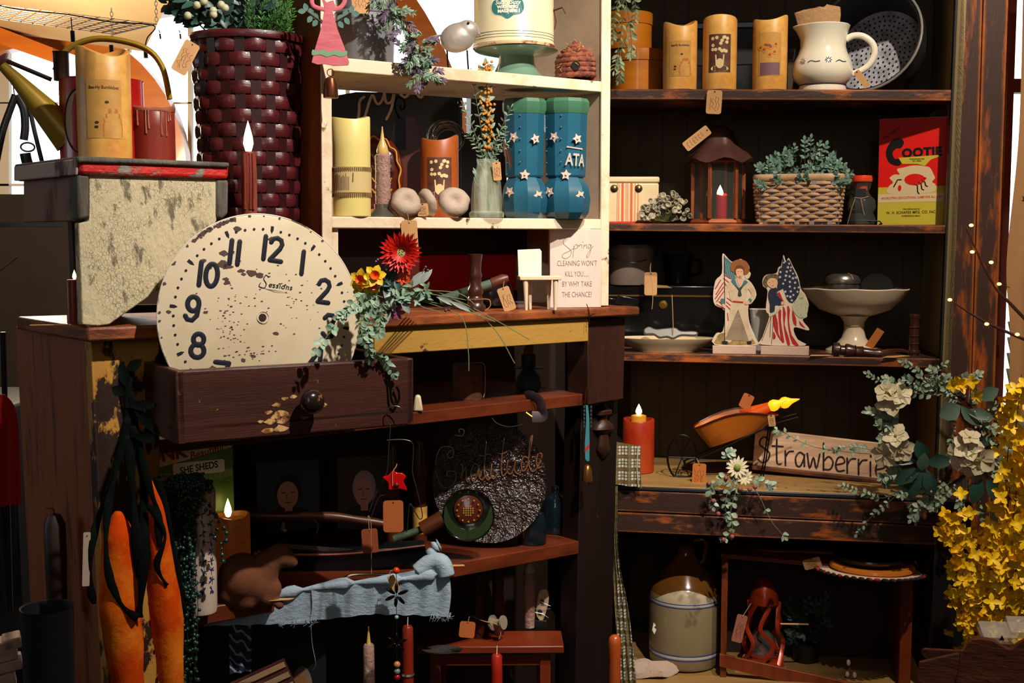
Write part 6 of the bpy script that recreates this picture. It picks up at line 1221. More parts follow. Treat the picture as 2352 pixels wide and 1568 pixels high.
for P in (((880, 680), (840, 670), (800, 705), (770, 745), (735, 790)), ((870, 690), (850, 720), (848, 780), (850, 820)), ((880, 690), (875, 730), (870, 765)), ((860, 680), (820, 700), (790, 715)), ((850, 800), (880, 820), (905, 858)), ((870, 680), (850, 700), (830, 740), (840, 780))):
    sprig(st, lf, [t.P(*q, y0 - 20 - max(0, 900 - q[0]) * .75 + random.uniform(-8, 8)) for q in P], 13, 17, 13, 1.1, start=.1, ang=60)
for P in (((900, 660), (960, 665), (1050, 672), (1090, 700)), ((900, 670), (980, 690), (1060, 710), (1135, 738)), ((900, 672), (1020, 680), (1110, 720), (1215, 780)), ((910, 676), (1000, 700), (1060, 730), (1073, 800), (1074, 850)), ((920, 672), (1000, 668), (1120, 740), (1180, 834)), ((900, 660), (1000, 676), (1080, 690)), ((900, 668), (960, 700), (1010, 715)), ((930, 650), (960, 640), (975, 615))): st.tube(cr([t.P(*q, y0 - i * 5) for i, q in enumerate(P)], 6), 1.1, 5)
for P, L_, w_ in (((940, 660, 985, 610), 52, 22), ((960, 655, 1002, 605), 50, 16), ((880, 665, 900, 700), 60, 16), ((865, 720, 905, 680), 60, 18), ((920, 690, 945, 720), 36, 16), ((1000, 680, 1050, 700), 60, 12), ((1030, 690, 1080, 712), 60, 12), ((870, 755, 900, 710), 50, 16), ((950, 668, 1000, 690), 50, 10)): a_, b2 = V(t.P(P[0], P[1], y0 - 12)), V(t.P(P[2], P[3], y0 - 14)); gl.leaf(a_, b2 - a_, L_, w_, (0, -1, .2))
for i in range(26): p = V(t.P(random.uniform(875, 915), random.uniform(630, 680), y0 + 4)); dg.leaf(p, (random.uniform(-1, 1), -.2, random.uniform(-1, 1)), 30, 17)
for i in range(36): p = V(t.P(random.uniform(900, 990), random.uniform(655, 690), y0 - 10)); lf.leaf(p, (random.uniform(-1, 1), -.3, random.uniform(-.7, .7)), 24, 8)
for px, py in ((865, 600), (869, 596), (888, 618), (925, 615), (977, 613), (982, 620), (1022, 712), (1030, 710), (868, 765)): pu.ball(t.P(px, py, y0 - 8), 3.6, 7)
t.p('stems', st, M('pale_green_stem', '#6f7f58', .6)); t.p('ivy_leaves', lf, IVY); t.p('silver_leaves', gl, GRY); t.p('dark_leaves', dg, M('deep_green_leaf', '#1d4038', .5)); t.p('purple_berries', pu, M('purple_berry', '#3c2448', .3))
# ================================================================ hook, hanger, ornaments hung from drawer and rails
t = TH('iron_hook', 'black iron hook hooked over drawer edge holding a wire hanger', 'hook', 893, 'L', -.16, py=880); 
pt_ = FD.hit(893, 826, -.004); t.e.location = pt_; t.e.rotation_euler = (0, 0, FD.yaw)
t.p('hook_body', MB().tube(cr([(-6, 26, 2), (-8, 4, 8), (-6, -3, 0), (0, -3, -50), (4, -4, -92), (14, -5, -104), (22, -6, -92), (22, -6, -74), (16, -6, -62)], 6), [2.6] * 48 + [3.6], 8), BKM); hk = t
t = TH('wire_hanger', 'thin bent wire hanger dangling below the drawer from the hook', 'hanger', 905, 'L', -.17, py=925); t.e.location = FD.hit(905, 930, -.012)
L_ = lambda *q: [t.P(a, b_, 0) for a, b_ in q]
t.p('bent_wire', MB().tube(cr(L_((926, 945), (918, 930), (900, 928), (886, 942), (888, 960), (896, 975), (893, 1010), (890, 1060), (884, 1090), (862, 1130), (846, 1172)), 6), 1.4, 6).tube(cr(L_((888, 1006), (930, 1006), (948, 1020), (946, 1080), (955, 1120), (968, 1180), (962, 1192), (952, 1176), (940, 1156), (936, 1180), (932, 1220), (924, 1216)), 6), 1.3, 6).tube(cr(L_((850, 1186), (868, 1140), (884, 1134)), 5), 1.2, 6), M('dull_wire', '#5c5a50', .3, metal=.8))
t = TH('star_ornament', 'glossy red star ornament hanging above a brown card', 'ornament', 908, 'L', -.14, py=1100); t.e.location = FD.hit(908, 1105, -.02)
t.p('star_body', MB().prism(cr2([(-4, 26), (2, 20), (16, 18), (24, 10), (18, 0), (26, -20), (8, -16), (-14, -18), (-16, -2), (-28, 10), (-16, 14)], 3, True), -4, 4), M('glossy_red_plastic', '#c80c10', .15, coat=.6), bev=1.5); t.p('star_button', MB().ball((2, -6, -8), 7, 10, (1, .5, .8)), M('dark_red_button', '#4c0606', .4)); t.p('twine_knot', MB().tube(cr([(-6, -5, -10), (-6, -6, 20), (2, -4, 34), (4, -2, 40)], 4), 1.2, 5), TWINE)
t = price_tag('blank brown card tag hanging under the red star', 903, 1150, 'L', -.14, 45, 72, 0, ink=False, mat=TAGB); t.e.location = FD.hit(903, 1149, -.022)
t = price_tag('smaller blank brown tag with twine above the steel handle', 848, 1214, 'L', -.10, 37, 56, -3, ink=False, mat=M('darker_kraft', '#8e4420', .8), string=[(846, 1184), (852, 1200), (852, 1240), (852, 1320)])
t = TH('metal_ornament', 'slim teal and red painted metal ornament hanging on right post', 'ornament', 1350, 'L', .01, py=870)
t.p('painted_blade', MB().prism([(-4, -60), (1, -62), (4, -90), (5, -150), (5, -190), (0, -192), (-5, -186), (-6, -150), (-3, -100)], -1, 1), M('teal_metal', '#3d7d8a', .4), bev=.3); t.p('red_patch', MB().prism([(-6, -170), (5, -158), (5, -150), (-6, -162)], -1.8, -1), RED); t.p('wire_loops', MB().tube([(0, 0, 0), (0, 0, -10), (-5, 0, -34), (-6, 0, -60), (0, 0, -64), (5, 0, -50), (4, 0, -30), (0, 0, -12)], .9, 5), RUST); b = MB()
for z in range(-110, -62, 9): b.ball((-8, -2, z), 2.8, 6, (1, 1, 1.5)); b.ball((8, -2, z), 2.8, 6, (1, 1, 1.5))
t.p('green_beads', b, M('green_metal_bead', '#3c5444', .3, metal=.5)); t.p('brass_bell', MB().lathe([(12, -238), (12.5, -234), (11, -214), (7, -202), (1, -198)], 18), M('aged_brass', '#8a5a2c', .3, metal=.8)); t.p('bell_clapper', MB().tube([(4, 0, -230), (4, 0, -246)], 1.6, 6), RUST)
# ================================================================ open bay beside the drawer
t = TH('mesh_canister', 'brown burlap-wrapped round canister in bay beside drawer', 'canister', 1074, 'mid', .12); H = t.by - 834
t.p('canister_body', MB().lathe([(20, 0), (33, 0), (34, 3), (34, H - 3), (32, H), (1, H)], 32), M('brown_burlap', '#4a2a1a', .8, bump=.8, bsc=240, col2='#6a4028', sc=120, thr=.5, soft=.2)); t.p('twine_loop', MB().tube(cr([(10, -4, H), (32, -6, H + 2), (40, -8, H - 10), (40, -6, H - 60), (36, -6, H - 78)], 5), 1.2, 5), TWINE)
solo('white_soap_block', 'small off-white rounded block peeking beside drawer end', 'block', MB().box(0, 0, 19, 24, 22, 38, tx=.5), M('off_white_block', '#cdbb9c', .5), onL('mid', 960, .04)[0], onL('mid', 960, .04)[1], face(onL('mid', 960, .04)[0]), bev=5)
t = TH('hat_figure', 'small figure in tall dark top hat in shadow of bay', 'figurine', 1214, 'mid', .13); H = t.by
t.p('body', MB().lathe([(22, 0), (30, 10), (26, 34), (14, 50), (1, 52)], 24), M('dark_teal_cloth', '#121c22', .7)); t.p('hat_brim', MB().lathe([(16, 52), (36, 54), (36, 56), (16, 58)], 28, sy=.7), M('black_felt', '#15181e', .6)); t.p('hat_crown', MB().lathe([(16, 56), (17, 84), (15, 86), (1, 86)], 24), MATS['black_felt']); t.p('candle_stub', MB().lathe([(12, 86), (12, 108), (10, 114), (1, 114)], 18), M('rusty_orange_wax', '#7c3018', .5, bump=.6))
t = TH('leather_strap', 'grey-brown leather strap looped over the rail of the bay', 'strap', 1230, 'L', .03, py=912)
t.p('strap_band', MB().tube(cr([(-22, 8, 0), (-8, -6, 4), (8, -10, -6), (14, -10, -24), (16, -8, -42), (-8, -8, -44)], 6), 13, 8, flat=.14), M('grey_leather', '#3a2e30', .5)); t.p('buckle_pin', MB().tube([(-22, -9, -34), (-8, -10, -44)], 2.5, 6), M('brass', ''))
# ================================================================ lower shelf of the cabinet
t = TH('magazine', 'shed magazine standing behind the vase with red and black headlines', 'magazine', 450, 'low', .14, yaw=14)
x = lambda q: (q - t.bx) * t.cx; z = lambda q: t.by - q
t.p('cover', MB().box(x(450), 2, z(1190), 180 * t.cx, 4, 340), M('magazine_green', '#7aa050', .35, col2='#3a5a34', sc=6, thr=.5, soft=.2))
b = MB().prism([(x(360), z(1066)), (x(536), z(1030)), (x(536), z(1000)), (x(360), z(1020))], -.5, 0).prism(rrect(x(406), z(1086), x(520), z(1056), 5), -1.2, 0); t.p('cream_banner', b, M('magazine_cream', '#f2e6cc', .4), smooth=0)
b = MB().text('JUNK', 40, x(390), z(1036), -.8, bold=1.5, rot=.1, ext=.1); b.text('Beautiful', 25, x(480), z(1036), -.9, rot=.2, shear=.2, bold=.3, ext=.1, sx=.9); t.p('red_headline', b, M('headline_red', '#9a1420', .4), smooth=0); t.p('black_headline', MB().text('SHE SHEDS', 22, x(463), z(1071), -1.5, bold=.5, rot=.09, ext=.1, sx=.82), CBLK, smooth=0)
t.p('small_headline', MB().text('inspired ideas', 9, x(378), z(1078), -.8, ext=.1).text('and retreat', 9, x(378), z(1088), -.8, ext=.1), PORC, smooth=0)
b = MB()
for i in range(9): b.prism([(x(440 + i * 11), z(1105 - i)), (x(450 + i * 11), z(1106 - i)), (x(450 + i * 11), z(1088 - i * 1.2)), (x(440 + i * 11), z(1089 - i * 1.2))], -.8, 0)
t.p('shed_siding', b, M('shed_green', '#7d9a4c', .5), smooth=0)
t = TH('candle_vase', 'tall white ceramic cylinder painted with blue folk flowers', 'vase', 463, 'low', .03); H = t.by - 1118; BLF = M('blue_folk_paint', '#28305c', .4)
t.p('cylinder', MB().lathe([(28, 0), (34, 3), (36, 12), (37, H - 6), (35, H), (31, H), (30, H - 30), (1, H - 30)], 36), M('speckled_white', '#c9b3a4', .35, col2='#7a5c50', sc=90, thr=.68, soft=.03)); b = MB(); random.seed(6)
for z_ in range(60, int(H) - 20, 22):
    for x_ in (-34, -14, 6, 26):
        b.stroke([(x_ + random.uniform(-3, 3), z_ - 9), (x_ + random.uniform(-4, 4), z_ + 9)], 1.6, 0, .3, 5)
        for q in range(4): a = random.uniform(0, 6.28); b.prism(cr2([(x_, z_), (x_ + 5 * cos(a) + 2, z_ + 5 * sin(a)), (x_ + 10 * cos(a), z_ + 10 * sin(a)), (x_ + 5 * cos(a) - 2, z_ + 5 * sin(a) + 2)], 2, True), -.4, .2)
t.p('painted_flowers', wrap(b, 37), BLF, smooth=0)
t = TH('string_of_pearls', 'long trailing dark green string-of-pearls plant hiding vase left side', 'plant', 430, 'L', -.0, py=1095); st, bd = MB(), MB(); random.seed(91)
for i in range(40):
    x0 = random.uniform(372, 470); x1 = random.uniform(376, 442) if random.random() < .85 else random.uniform(480, 515); y1_ = random.uniform(1250, 1600) if x1 < 470 else random.uniform(1230, 1330); yo = random.uniform(-30, 10)
    P = [t.P(430 + (x0 - 430) * .5, 1112, yo), t.P(x0, 1104 + abs(x0 - 430) * .3, yo - 6), t.P(x1 + random.uniform(-10, 10), (1110 + y1_) / 2, yo), t.P(x1, y1_, yo)]; Q = cr(P, 8); st.tube(Q, .8, 4)
    n_ = int((y1_ - 1090) / 9)
    for j in range(n_): p = Q[int(j / n_ * len(Q))]; bd.ball(p + V((random.gauss(0, 5), random.gauss(0, 5), random.gauss(0, 4))), random.uniform(3.6, 6), 6)
for i in range(160): a = random.uniform(0, 2 * pi); r = 60 * sqrt(random.random()); bd.ball(t.P(425 + r * cos(a), 1114 - 16 * sqrt(max(0, 1 - (r / 60) ** 2)) + random.uniform(0, 20), random.uniform(-32, 12)), random.uniform(4.5, 7), 6)
t.p('trailing_stems', st, M('dark_green_stem', '#1d3428', .5)); o = t.p('pearl_leaves', bd, M('dark_pearl_green', '#17362c', .3, coat=.4), smooth='all'); o['kind'] = 'stuff'
t = TH('pillar_candle', 'amber speckled pillar candle with bright flame beside blue-white vase', 'candle', 538, 'low', .10); H = t.by - 1178
t.p('wax_body', waxcyl(39, H, wav(1.5, 0, 1.5, 1), 30), M('speckled_amber_wax', '#7a4418', .45, col2='#3c2010', sc=60, thr=.62, soft=.05, emit='#ff7a20', es=.03)); t.p('flame', flame(44, 17), FLAME, loc=V((-10, 0, H - 6)) * t.k)
FELT = M('brown_felt', '#6a3c24', .95, bump=.3, bsc=200)
t = TH('felt_animal', 'plump brown felt toy animal looking right on the blue cloth', 'stuffed animal', 590, 'low', .045)
b = MB()
for px, py, r, yy in ((558, 1322, 56, 0), (590, 1340, 44, 0), (608, 1312, 34, 0), (620, 1290, 31, 0), (644, 1276, 29, 0), (662, 1286, 20, 0), (674, 1295, 12, 0), (622, 1350, 26, -8), (534, 1350, 40, 0), (612, 1368, 22, -14), (640, 1384, 13, -24), (566, 1368, 32, -8)): b.ball(t.P(px, py, yy), r, 20)
o = t.p('body', b, FELT); m = o.modifiers.new('r', 'REMESH'); m.mode = 'VOXEL'; m.voxel_size = .0035; m.use_smooth_shade = True; m = o.modifiers.new('s', 'SMOOTH'); m.iterations = 8; m.factor = .6; t.p('eye', MB().ball(t.P(641, 1274, -22), 3, 8), BLACKP)
for i, x_ in enumerate((520, 548)): t.p('felt_ear', MB().leaf(t.P(590 + i * 8, 1272, -8 + 16 * i), (-.2, 0, .9), 10, 10, (0, -1, 0)), FELT)
lytag('tan tag folded on blue cloth under felt animal', 640, 'low', .01, [(-30, -10), (24, 0), (34, 14), (-20, 10)], fr='L', lift=.004)
def portrait(lab, px, pyt, w_, h_, d_, bgc, coat, hair, skinc, tw=6):
    t = TH('portrait_print', lab, 'picture', px, 'low', d_, yaw=tw); zt = t.by - pyt; w2 = w_ / 2 * t.cx
    t.p('card', MB().box(0, 2, zt - h_ / 2, w2 * 2, 4, h_), M('portrait_ground_' + bgc[1:], bgc, .5)); zc = zt - h_ * .52
    b = MB().prism(cr2([(-w2 * .9, zt - h_ + 1), (-w2 * .6, zc - h_ * .22), (-w2 * .15, zc - h_ * .15), (w2 * .4, zc - h_ * .18), (w2 * .9, zc - h_ * .3), (w2 * .95, zt - h_ + 1)], 3, True), -.6, 0); t.p('painted_coat', b, M('portrait_coat_' + coat[1:], coat, .6), smooth=0)
    t.p('painted_hair', MB().prism(ell(0, zc + 14, w2 * .44, h_ * .24, 24), -.9, 0), M('portrait_hair_' + hair[1:], hair, .6), smooth=0); t.p('painted_face', MB().prism(ell(-2, zc + 4, w2 * .34, h_ * .2, 24), -1.4, 0).prism([(-8, zc - h_ * .24), (8, zc - h_ * .24), (9, zc - 8), (-9, zc - 8)], -1.2, 0), M('portrait_skin_' + skinc[1:], skinc, .6, col2=skinc, sc=5), smooth=0)
    b = MB()
    for s_ in (-1, 1): b.stroke([(s_ * w2 * .15 - 5, zc + 10), (s_ * w2 * .15 + 3, zc + 10)], 2.2, -1.5, .3, 5)
    b.stroke([(-3, zc + 6), (-4, zc - 4), (0, zc - 5)], 1.4, -1.5, .3, 5).stroke([(-8, zc - 13), (5, zc - 13)], 1.8, -1.5, .3, 5); t.p('painted_features', b, M('portrait_line', '#2a140c', .6)); return t
portrait('dark portrait print of a dark-haired person at back of lower shelf', 665, 1055, 140, 160, .26, '#2c3436', '#121216', '#14100e', '#c88c60')
portrait('portrait print of a white-haired person in dark coat on lower shelf', 838, 1045, 120, 165, .26, '#44302c', '#14141a', '#b8a8a8', '#e0a08c')
BAM = M('turned_brown_wood', '#5a2c10', .4, col2='#3a1a0a', sc=9, thr=.5, soft=.15, st=(1, 1, 3))
for px, w_, lab, pt0, pb in ((905, 17, 'brown turned wooden spindle behind the red star', 1020, 1190), (965, 16, 'brown wooden spindle with paper label beside large glazed plate', 1010, 1230)):
    t = TH('wooden_spindle', lab, 'spindle', px, 'low', .20, group='brown spindles standing on the lower shelf'); H = t.by - pt0
    t.p('spindle_body', MB().lathe([(w_ * .8, 0), (w_, 10), (w_, H * .4), (w_ * .8, H * .55), (w_, H * .7), (w_ * .6, H * .9), (w_ * .3, H), (1, H)], 16), BAM)
t.p('paper_label', MB().lathe([(16.5, 30), (17, 32), (17, 90), (16.5, 92)], 16, caps=False), ART1)
t = TH('tree_branch', 'long brown branch handle lying across the lower shelf', 'branch', 700, 'low', .15); t.e.location.z += .0; b = MB(); zz = lambda py: t.by - py
t.p('branch_stick', MB().tube(cr([t.P(560, 1176), t.P(650, 1180), t.P(760, 1186), t.P(860, 1204), t.P(900, 1212)], 6), [9, 10, 11, 11, 10] * 6, 10), BAM); t.p('hanging_hooks', MB().tube(cr([t.P(720, 1190), t.P(732, 1205), t.P(728, 1225)], 4), 1.5, 6).tube(cr([t.P(655, 1196), t.P(652, 1212), t.P(660, 1216)], 4), 4, 6), PEW)
t = TH('rolling_pin', 'green-handled wooden rolling pin propped left of small flower dish', 'rolling pin', 960, 'low', .11); t.p('roller', MB().tube([t.P(970, 1215, 0), t.P(1018, 1188, 0)], 18, 14), BAM); t.p('green_handle', MB().tube([t.P(905, 1236, 0), t.P(970, 1214, 0)], 9, 12), M('green_worn_paint', '#24382c', .5, col2='#4a5a40', sc=20))
t = TH('iron_trough', 'long dark metal trough with rusty orange rim behind the cloth', 'trough', 830, 'low', .11)
b = MB().hexa([t.P(660, 1330, -10), t.P(985, 1290, -10), t.P(975, 1252, -22), t.P(640, 1262, -22)], V((0, 60, 0))); t.p('trough_body', b, M('dark_blue_iron', '#0e1218', .4, metal=.4), bev=2); t.p('rusty_rim', MB().tube(cr([t.P(640, 1260, -24), t.P(760, 1264, -24), t.P(860, 1260, -24), t.P(975, 1250, -24)], 5), 3, 6), M('rusty_orange', '#8a3c14', .5, col2='#2a1810', sc=12, thr=.5)); t.p('wicker_edge', MB().tube([t.P(650, 1246, -10), t.P(740, 1256, -10), t.P(840, 1268, -10)], 8, 8), M('dark_wicker', '#33201a', .8, bump=1))
t = TH('steel_handle', 'curved polished steel bar handle lying on the blue cloth', 'handle', 860, 'low', .035); t.p('steel_bar', MB().tube(cr([t.P(775, 1338), t.P(790, 1326), t.P(810, 1318), t.P(860, 1318), t.P(940, 1324)], 6), 3.4, 8), M('polished_steel', '#b8b4ae', .15, metal=1))
BLC = M('pale_blue_gauze', '#a6b9c8', .85, col2='#8498a8', sc=14, thr=.5, soft=.25, bump=.7, bsc=80, st=(1, 1, 2))
t = TH('blue_gauze_cloth', 'pale blue crinkled gauze cloth draped over lower shelf edge', 'cloth', 800, 'low', -.012)
b = MB(); cloth(b, t.L([(480, 1412), (478, 1418), (474, 1424)]), t.L([(720, 1345), (722, 1380), (712, 1428)]), -2, fold=3, nf=5); cloth(b, t.L([(716, 1342), (718, 1385), (712, 1422)]), t.L([(860, 1332), (862, 1380), (858, 1412)]), -4, fold=3, nf=3, ph=1); cloth(b, t.L([(856, 1330), (858, 1380), (856, 1412)]), t.L([(1030, 1300), (1036, 1370), (1030, 1425)]), -4, fold=5, nf=4, ph=2)
o = t.p('hanging_fall', b, BLC); b = MB()
b.tube(cr([t.P(560, 1372, 2), t.P(680, 1352, 0), t.P(780, 1340, 0), t.P(880, 1334, -4), t.P(960, 1330, -4), t.P(1016, 1322, -2)], 6), [4, 6, 8, 9, 12, 14, 14] * 5, 10, flat=1.0); b.tube(cr([t.P(960, 1322, 10), t.P(990, 1300, 12), t.P(1016, 1300, 4), t.P(1026, 1330, -2)], 6), 20, 10); b.tube(cr([t.P(985, 1300, 20), t.P(1000, 1270, 24), t.P(1012, 1262, 26)], 5), [16, 12, 7] * 4, 8); t.p('rolled_fold', b, BLC, smooth='all'); b = MB(); random.seed(14)
for i in range(60): px = random.choice((random.uniform(640, 730), random.uniform(990, 1036))); p = V(t.P(px, 1416, -4)); b.tube(cr([p, p + V((random.uniform(-6, 6), -2, -10)), p + V((random.uniform(-10, 10), 0, -random.uniform(8, 22)))], 3), .5, 3)
b.tube(cr([t.P(714, 1430, -4), t.P(717, 1480, -4), t.P(724, 1524, -4), t.P(716, 1538, -4)], 5), .8, 4); t.p('frayed_threads', b, BLC)
# big glazed plate
GLZ = M('dark_glazed_brown', '#24120e', .16, col2='#1a1012', sc=6, thr=.5, soft=.2, bump=1.0, bsc=13, coat=.0, bd=.03, spec=1.0); BRONZE = M('bronze_glaze_line', '#6a3e1e', .25, coat=.8)
t = TH('gratitude_plate', 'large dark glazed plate with raised Gratitude script', 'plate', 1125, 'low', .12); zc = t.by - 1105; Rg = 137
b = MB(); b.M = T4(0, 0, zc, ROT('X', 80)); b.lathe([(1, 0), (Rg * .8, 1), (Rg * .96, 6), (Rg, 8), (Rg, 5), (Rg * .8, -5), (1, -6)], 64, sx=.95); t.p('plate_body', b, GLZ); b = MB()
def gq(x_, y_): px, py = 980 + x_ * 350 / 1614, 930 + y_ * 340 / 1568; return ((px - t.bx) * t.cx, t.by - py)
for P in ([(262, 470), (225, 510), (240, 550), (285, 530), (280, 450), (215, 430), (150, 450), (105, 560), (105, 700), (150, 820), (220, 860), (290, 820), (315, 740), (290, 690), (230, 690), (215, 730), (250, 740)], [(360, 620), (385, 640), (370, 760), (390, 690), (420, 650), (420, 760), (440, 800), (460, 770)], [(555, 640), (510, 610), (470, 700), (490, 790), (530, 740), (560, 620), (555, 740), (590, 780), (620, 740)], [(635, 370), (620, 560), (610, 700), (650, 780), (690, 740)], [(550, 520), (600, 530), (660, 510), (690, 530)], [(690, 620), (680, 720), (710, 770), (750, 720)], [(825, 340), (800, 520), (790, 680), (810, 740), (850, 700)], [(750, 500), (800, 510), (850, 490)], [(860, 580), (850, 680), (890, 720), (930, 640), (940, 570), (930, 680), (970, 720), (1000, 680)], [(1080, 560), (1030, 540), (1000, 620), (1020, 690), (1060, 650), (1080, 560), (1120, 320), (1090, 400), (1080, 600), (1110, 690), (1160, 670), (1200, 590), (1220, 520), (1180, 510), (1160, 590), (1180, 660), (1240, 620)], [(300, 310), (380, 320), (400, 260), (350, 250), (350, 290)], [(690, 130), (750, 190), (860, 225), (960, 215), (1030, 190)]):
    b.stroke(cr2([gq(*q) for q in P], 5), 3.6, 0, 2.2, 7)
b.ball((gq(695, 560)[0], 0, gq(695, 560)[1]), 3.5, 8)
for i, p in enumerate(b.v): b.v[i] = V((p.x, p.y - 3 + (p.z - zc) * .14, p.z))
t.p('raised_script', b, BRONZE)
t = TH('flower_dish', 'small round dark dish with raised brown flower and green leaves', 'dish', 1076, 'low', .05); zc = t.by - 1180
b = MB(); b.M = T4(0, 0, zc, ROT('X', 80)); b.lathe([(1, 0), (48, 1), (58, 6), (60, 8), (60, 4), (46, -5), (1, -6)], 44); t.p('dish_body', b, M('dark_green_glaze', '#10140f', .12, coat=.9)); b = MB(); b.M = T4(0, 0, zc + 12, ROT('X', 82)); b.lathe([(33, 3), (32, 6), (28, 7), (1, 9)], 32); t.p('flower_disc', b, M('redware_disc', '#4a1c0e', .2, coat=.7)); b = MB()
for i in range(12): a = 2 * pi * i / 12; b.ball((26 * cos(a), -10 + 3 * sin(a) * .3, zc + 12 + 26 * sin(a)), 2.4, 6)
for i in range(-2, 3):
    for j in range(-2, 3):
        if i * i + j * j < 6: b.box(i * 5.2, -11, zc + 12 + j * 5.2, 3.4, 1, 3.4, ROT('Y', 45))
t.p('raised_seeds', b, M('yellow_seed_glaze', '#a87a34', .3, coat=.6)); b = MB()
for s_ in (-1, 1): b.prism(cr2([(0, zc - 56), (s_ * 30, zc - 46), (s_ * 54, zc - 16), (s_ * 52, zc + 24), (s_ * 40, zc - 6), (s_ * 22, zc - 26), (s_ * 4, zc - 34)], 3, True), -14, -9)
t.p('raised_leaf', b, M('green_leaf_glaze', '#2c3a22', .15, coat=.8)); t.p('raised_stem', MB().tube([(0, -11, zc - 22), (0, -13, zc - 54)], 2, 6), M('green_leaf_glaze', ''))
for px, d_, r, top, lab in ((1222, .09, 33, 1158, 'dark blue-black glass bottle with cork stopper behind written tag'), (1275, .14, 36, 1118, 'taller dark glass cloche jar in the lower shelf corner')):
    t = TH('dark_glass_jar', lab, 'jar', px, 'low', d_, group='dark glass jars in the lower shelf corner'); H = t.by - top
    t.p('glass_body', MB().lathe([(r - 4, 0), (r, 3), (r, H * .62), (r * .8, H * .8), (8, H * .9), (7, H * .94)], 28), DGLS); t.p('glass_knob', MB().ball((0, 0, H * .97), 9, 12), DGLS)
price_tag('orange-pink written tag leaning on the dark glass jar', 1206, 1144, 'L', .09, 33, 52, -10, seed=41, mat=M('orange_pink_card', '#b06038', .8))
lytag('small orange tag lying on lower shelf front of dark jar', 1048, 'low', .03, [(-20, -6), (20, -2), (16, 8), (-18, 6)], fr='L')
t = TH('bead_chain', 'hanging chain of coloured beads and black petals before the cloth', 'bead chain', 910, 'L', -.09, py=1303)
t.p('cord', MB().tube([(0, 0, 2), (0, 0, -300)], .8, 5), BLACKP)
for py, r, mt in ((1310, 8, M('orange_bead', '#c83408', .3)), (1420, 5, M('mint_bead', '#7fb090', .3)), (1532, 8, M('salmon_bead', '#c8764a', .3)), (1548, 7.5, M('grey_blue_bead', '#6a8084', .3)), (1562, 7.5, M('red_bead', '#a01018', .3))): t.p('bead', MB().ball((0, 0, 1303 - py), r, 14), mt, smooth='all')
b = MB()
for py, s_ in ((1366, 1), (1480, .9)):
    for a in (90, 20, 145, 205, 265, 310): d = V((cos(RD(a)), -.1, sin(RD(a)))); b.ball(V((0, -2, 1303 - py)) + d * 16 * s_, 13 * s_, 8, (.34, .2, 1), Matrix.Rotation(RD(90 - a), 3, 'Y'))
t.p('black_petals', b, M('black_gloss_petal', '#0c0808', .12, coat=.8)); price_tag('small tan tag hung beside the orange bead', 896, 1322, 'L', -.075, 17, 40, -24, seed=1, ink=False, string=[(896, 1312), (906, 1308)])
# ================================================================ bottom of the cabinet
t = TH('wooden_stool', 'small red-brown wooden stool under the lower shelf', 'stool', 1130, 'L', .12, py=1500, rz=None)
STW = M('stool_wood', '#7a2e12', .4, col2='#5a200c', sc=6, thr=.5, soft=.2, edge='#a85020', er=.004, ethr=.7)
t.p('seat_board', MB().box(-4, 30, 16, 336, 110, 18), STW, bev=3); t.p('apron', MB().box(-4, 0, -14, 270, 10, 26), STW, bev=1)
for x_, y_ in ((-130, 0), (122, 0), (-120, 70), (118, 70)): t.p('leg', MB().box(x_, y_, -240, 24, 22, 500), STW, bev=2)
zst = 25
def on_stool(name, lab, cat, px, y_, **kw): q = TH(name, lab, cat, px, 'L', .12 + y_ * t.k, py=1475, **kw); q.e.location.z = stl.e.location.z + zst * stl.k; return q
stl = t
q = on_stool('taper_candle', 'pale bumpy taper candle with silicone tip standing beside remote', 'candle', 1216, 30); q.p('wax_body', MB().lathe([(12, 0), (13, 60), (15, 120), (13, 128), (1, 128)], 16), SBUMP); q.p('silicone_tip', MB().lathe([(11, 126), (12, 136), (8, 150), (1, 168)], 14), M('silicone_white', '#b5ab98', .35))
q = on_stool('remote_control', 'cream oval remote control with two dark buttons tied by wire', 'remote control', 1246, 12); q.p('remote_body', MB().prism(cr2([(-6, 14), (-15, 30), (-12, 60), (-8, 82), (2, 88), (12, 84), (14, 60), (6, 28), (0, 14)], 4, True), -3, 3), M('remote_cream', '#b9a584', .4), bev=1.5)
q.p('button', MB().ball((-1, -4, 60), 5, 10, (1, .3, 1)), CBLK); q.p('button', MB().ball((-6, -4, 36), 5.5, 10, (1, .3, 1)), CBLK); q.p('printed_words', MB().text('ON', 5, -1, 51, -3.3, ext=.1, bold=.1).text('OFF', 5, -6, 27, -3.3, ext=.1, bold=.1), CBLK, smooth=0); q.p('tie_wire', MB().tube([(-30, -4, 72), (-8, -6, 62), (18, -6, 50)], .6, 4).tube([(-26, -5, 44), (0, -6, 42), (18, -6, 44)], .6, 4).tube([(-26, -5, 36), (0, -6, 32), (14, -6, 22)], .6, 4), PEW); q.p('dark_stand', MB().box(-4, 2, 8, 28, 20, 16), BLACKP, bev=1)
q = on_stool('thread_spool', 'pale thread spool wound with string lying on small stool', 'spool', 1142, 0); q.p('spool_body', MB().lathe([(18, -14), (18, -10), (8, -8), (8, 12), (16, 14), (16, 18), (1, 18)], 20, c=(0, 0, 44), R=ROT('Z', 60) @ ROT('X', 80)), M('grey_spool', '#8a7c6c', .5)); q.p('loose_string', MB().tube(cr([(-60, 0, 60), (-30, -8, 50), (0, -14, 44), (8, -14, 24), (4, -14, 10)], 5), 1.1, 5), TWINE)
q = on_stool('taper_candle', 'dark speckled red taper candle rising behind the thread spool', 'candle', 1144, 40); q.p('wax_body', MB().lathe([(14, 0), (13, 120), (12, 170), (1, 172)], 16), M('dark_speckled_red', '#3c120c', .4, col2='#a07058', sc=90, thr=.7, soft=.03))
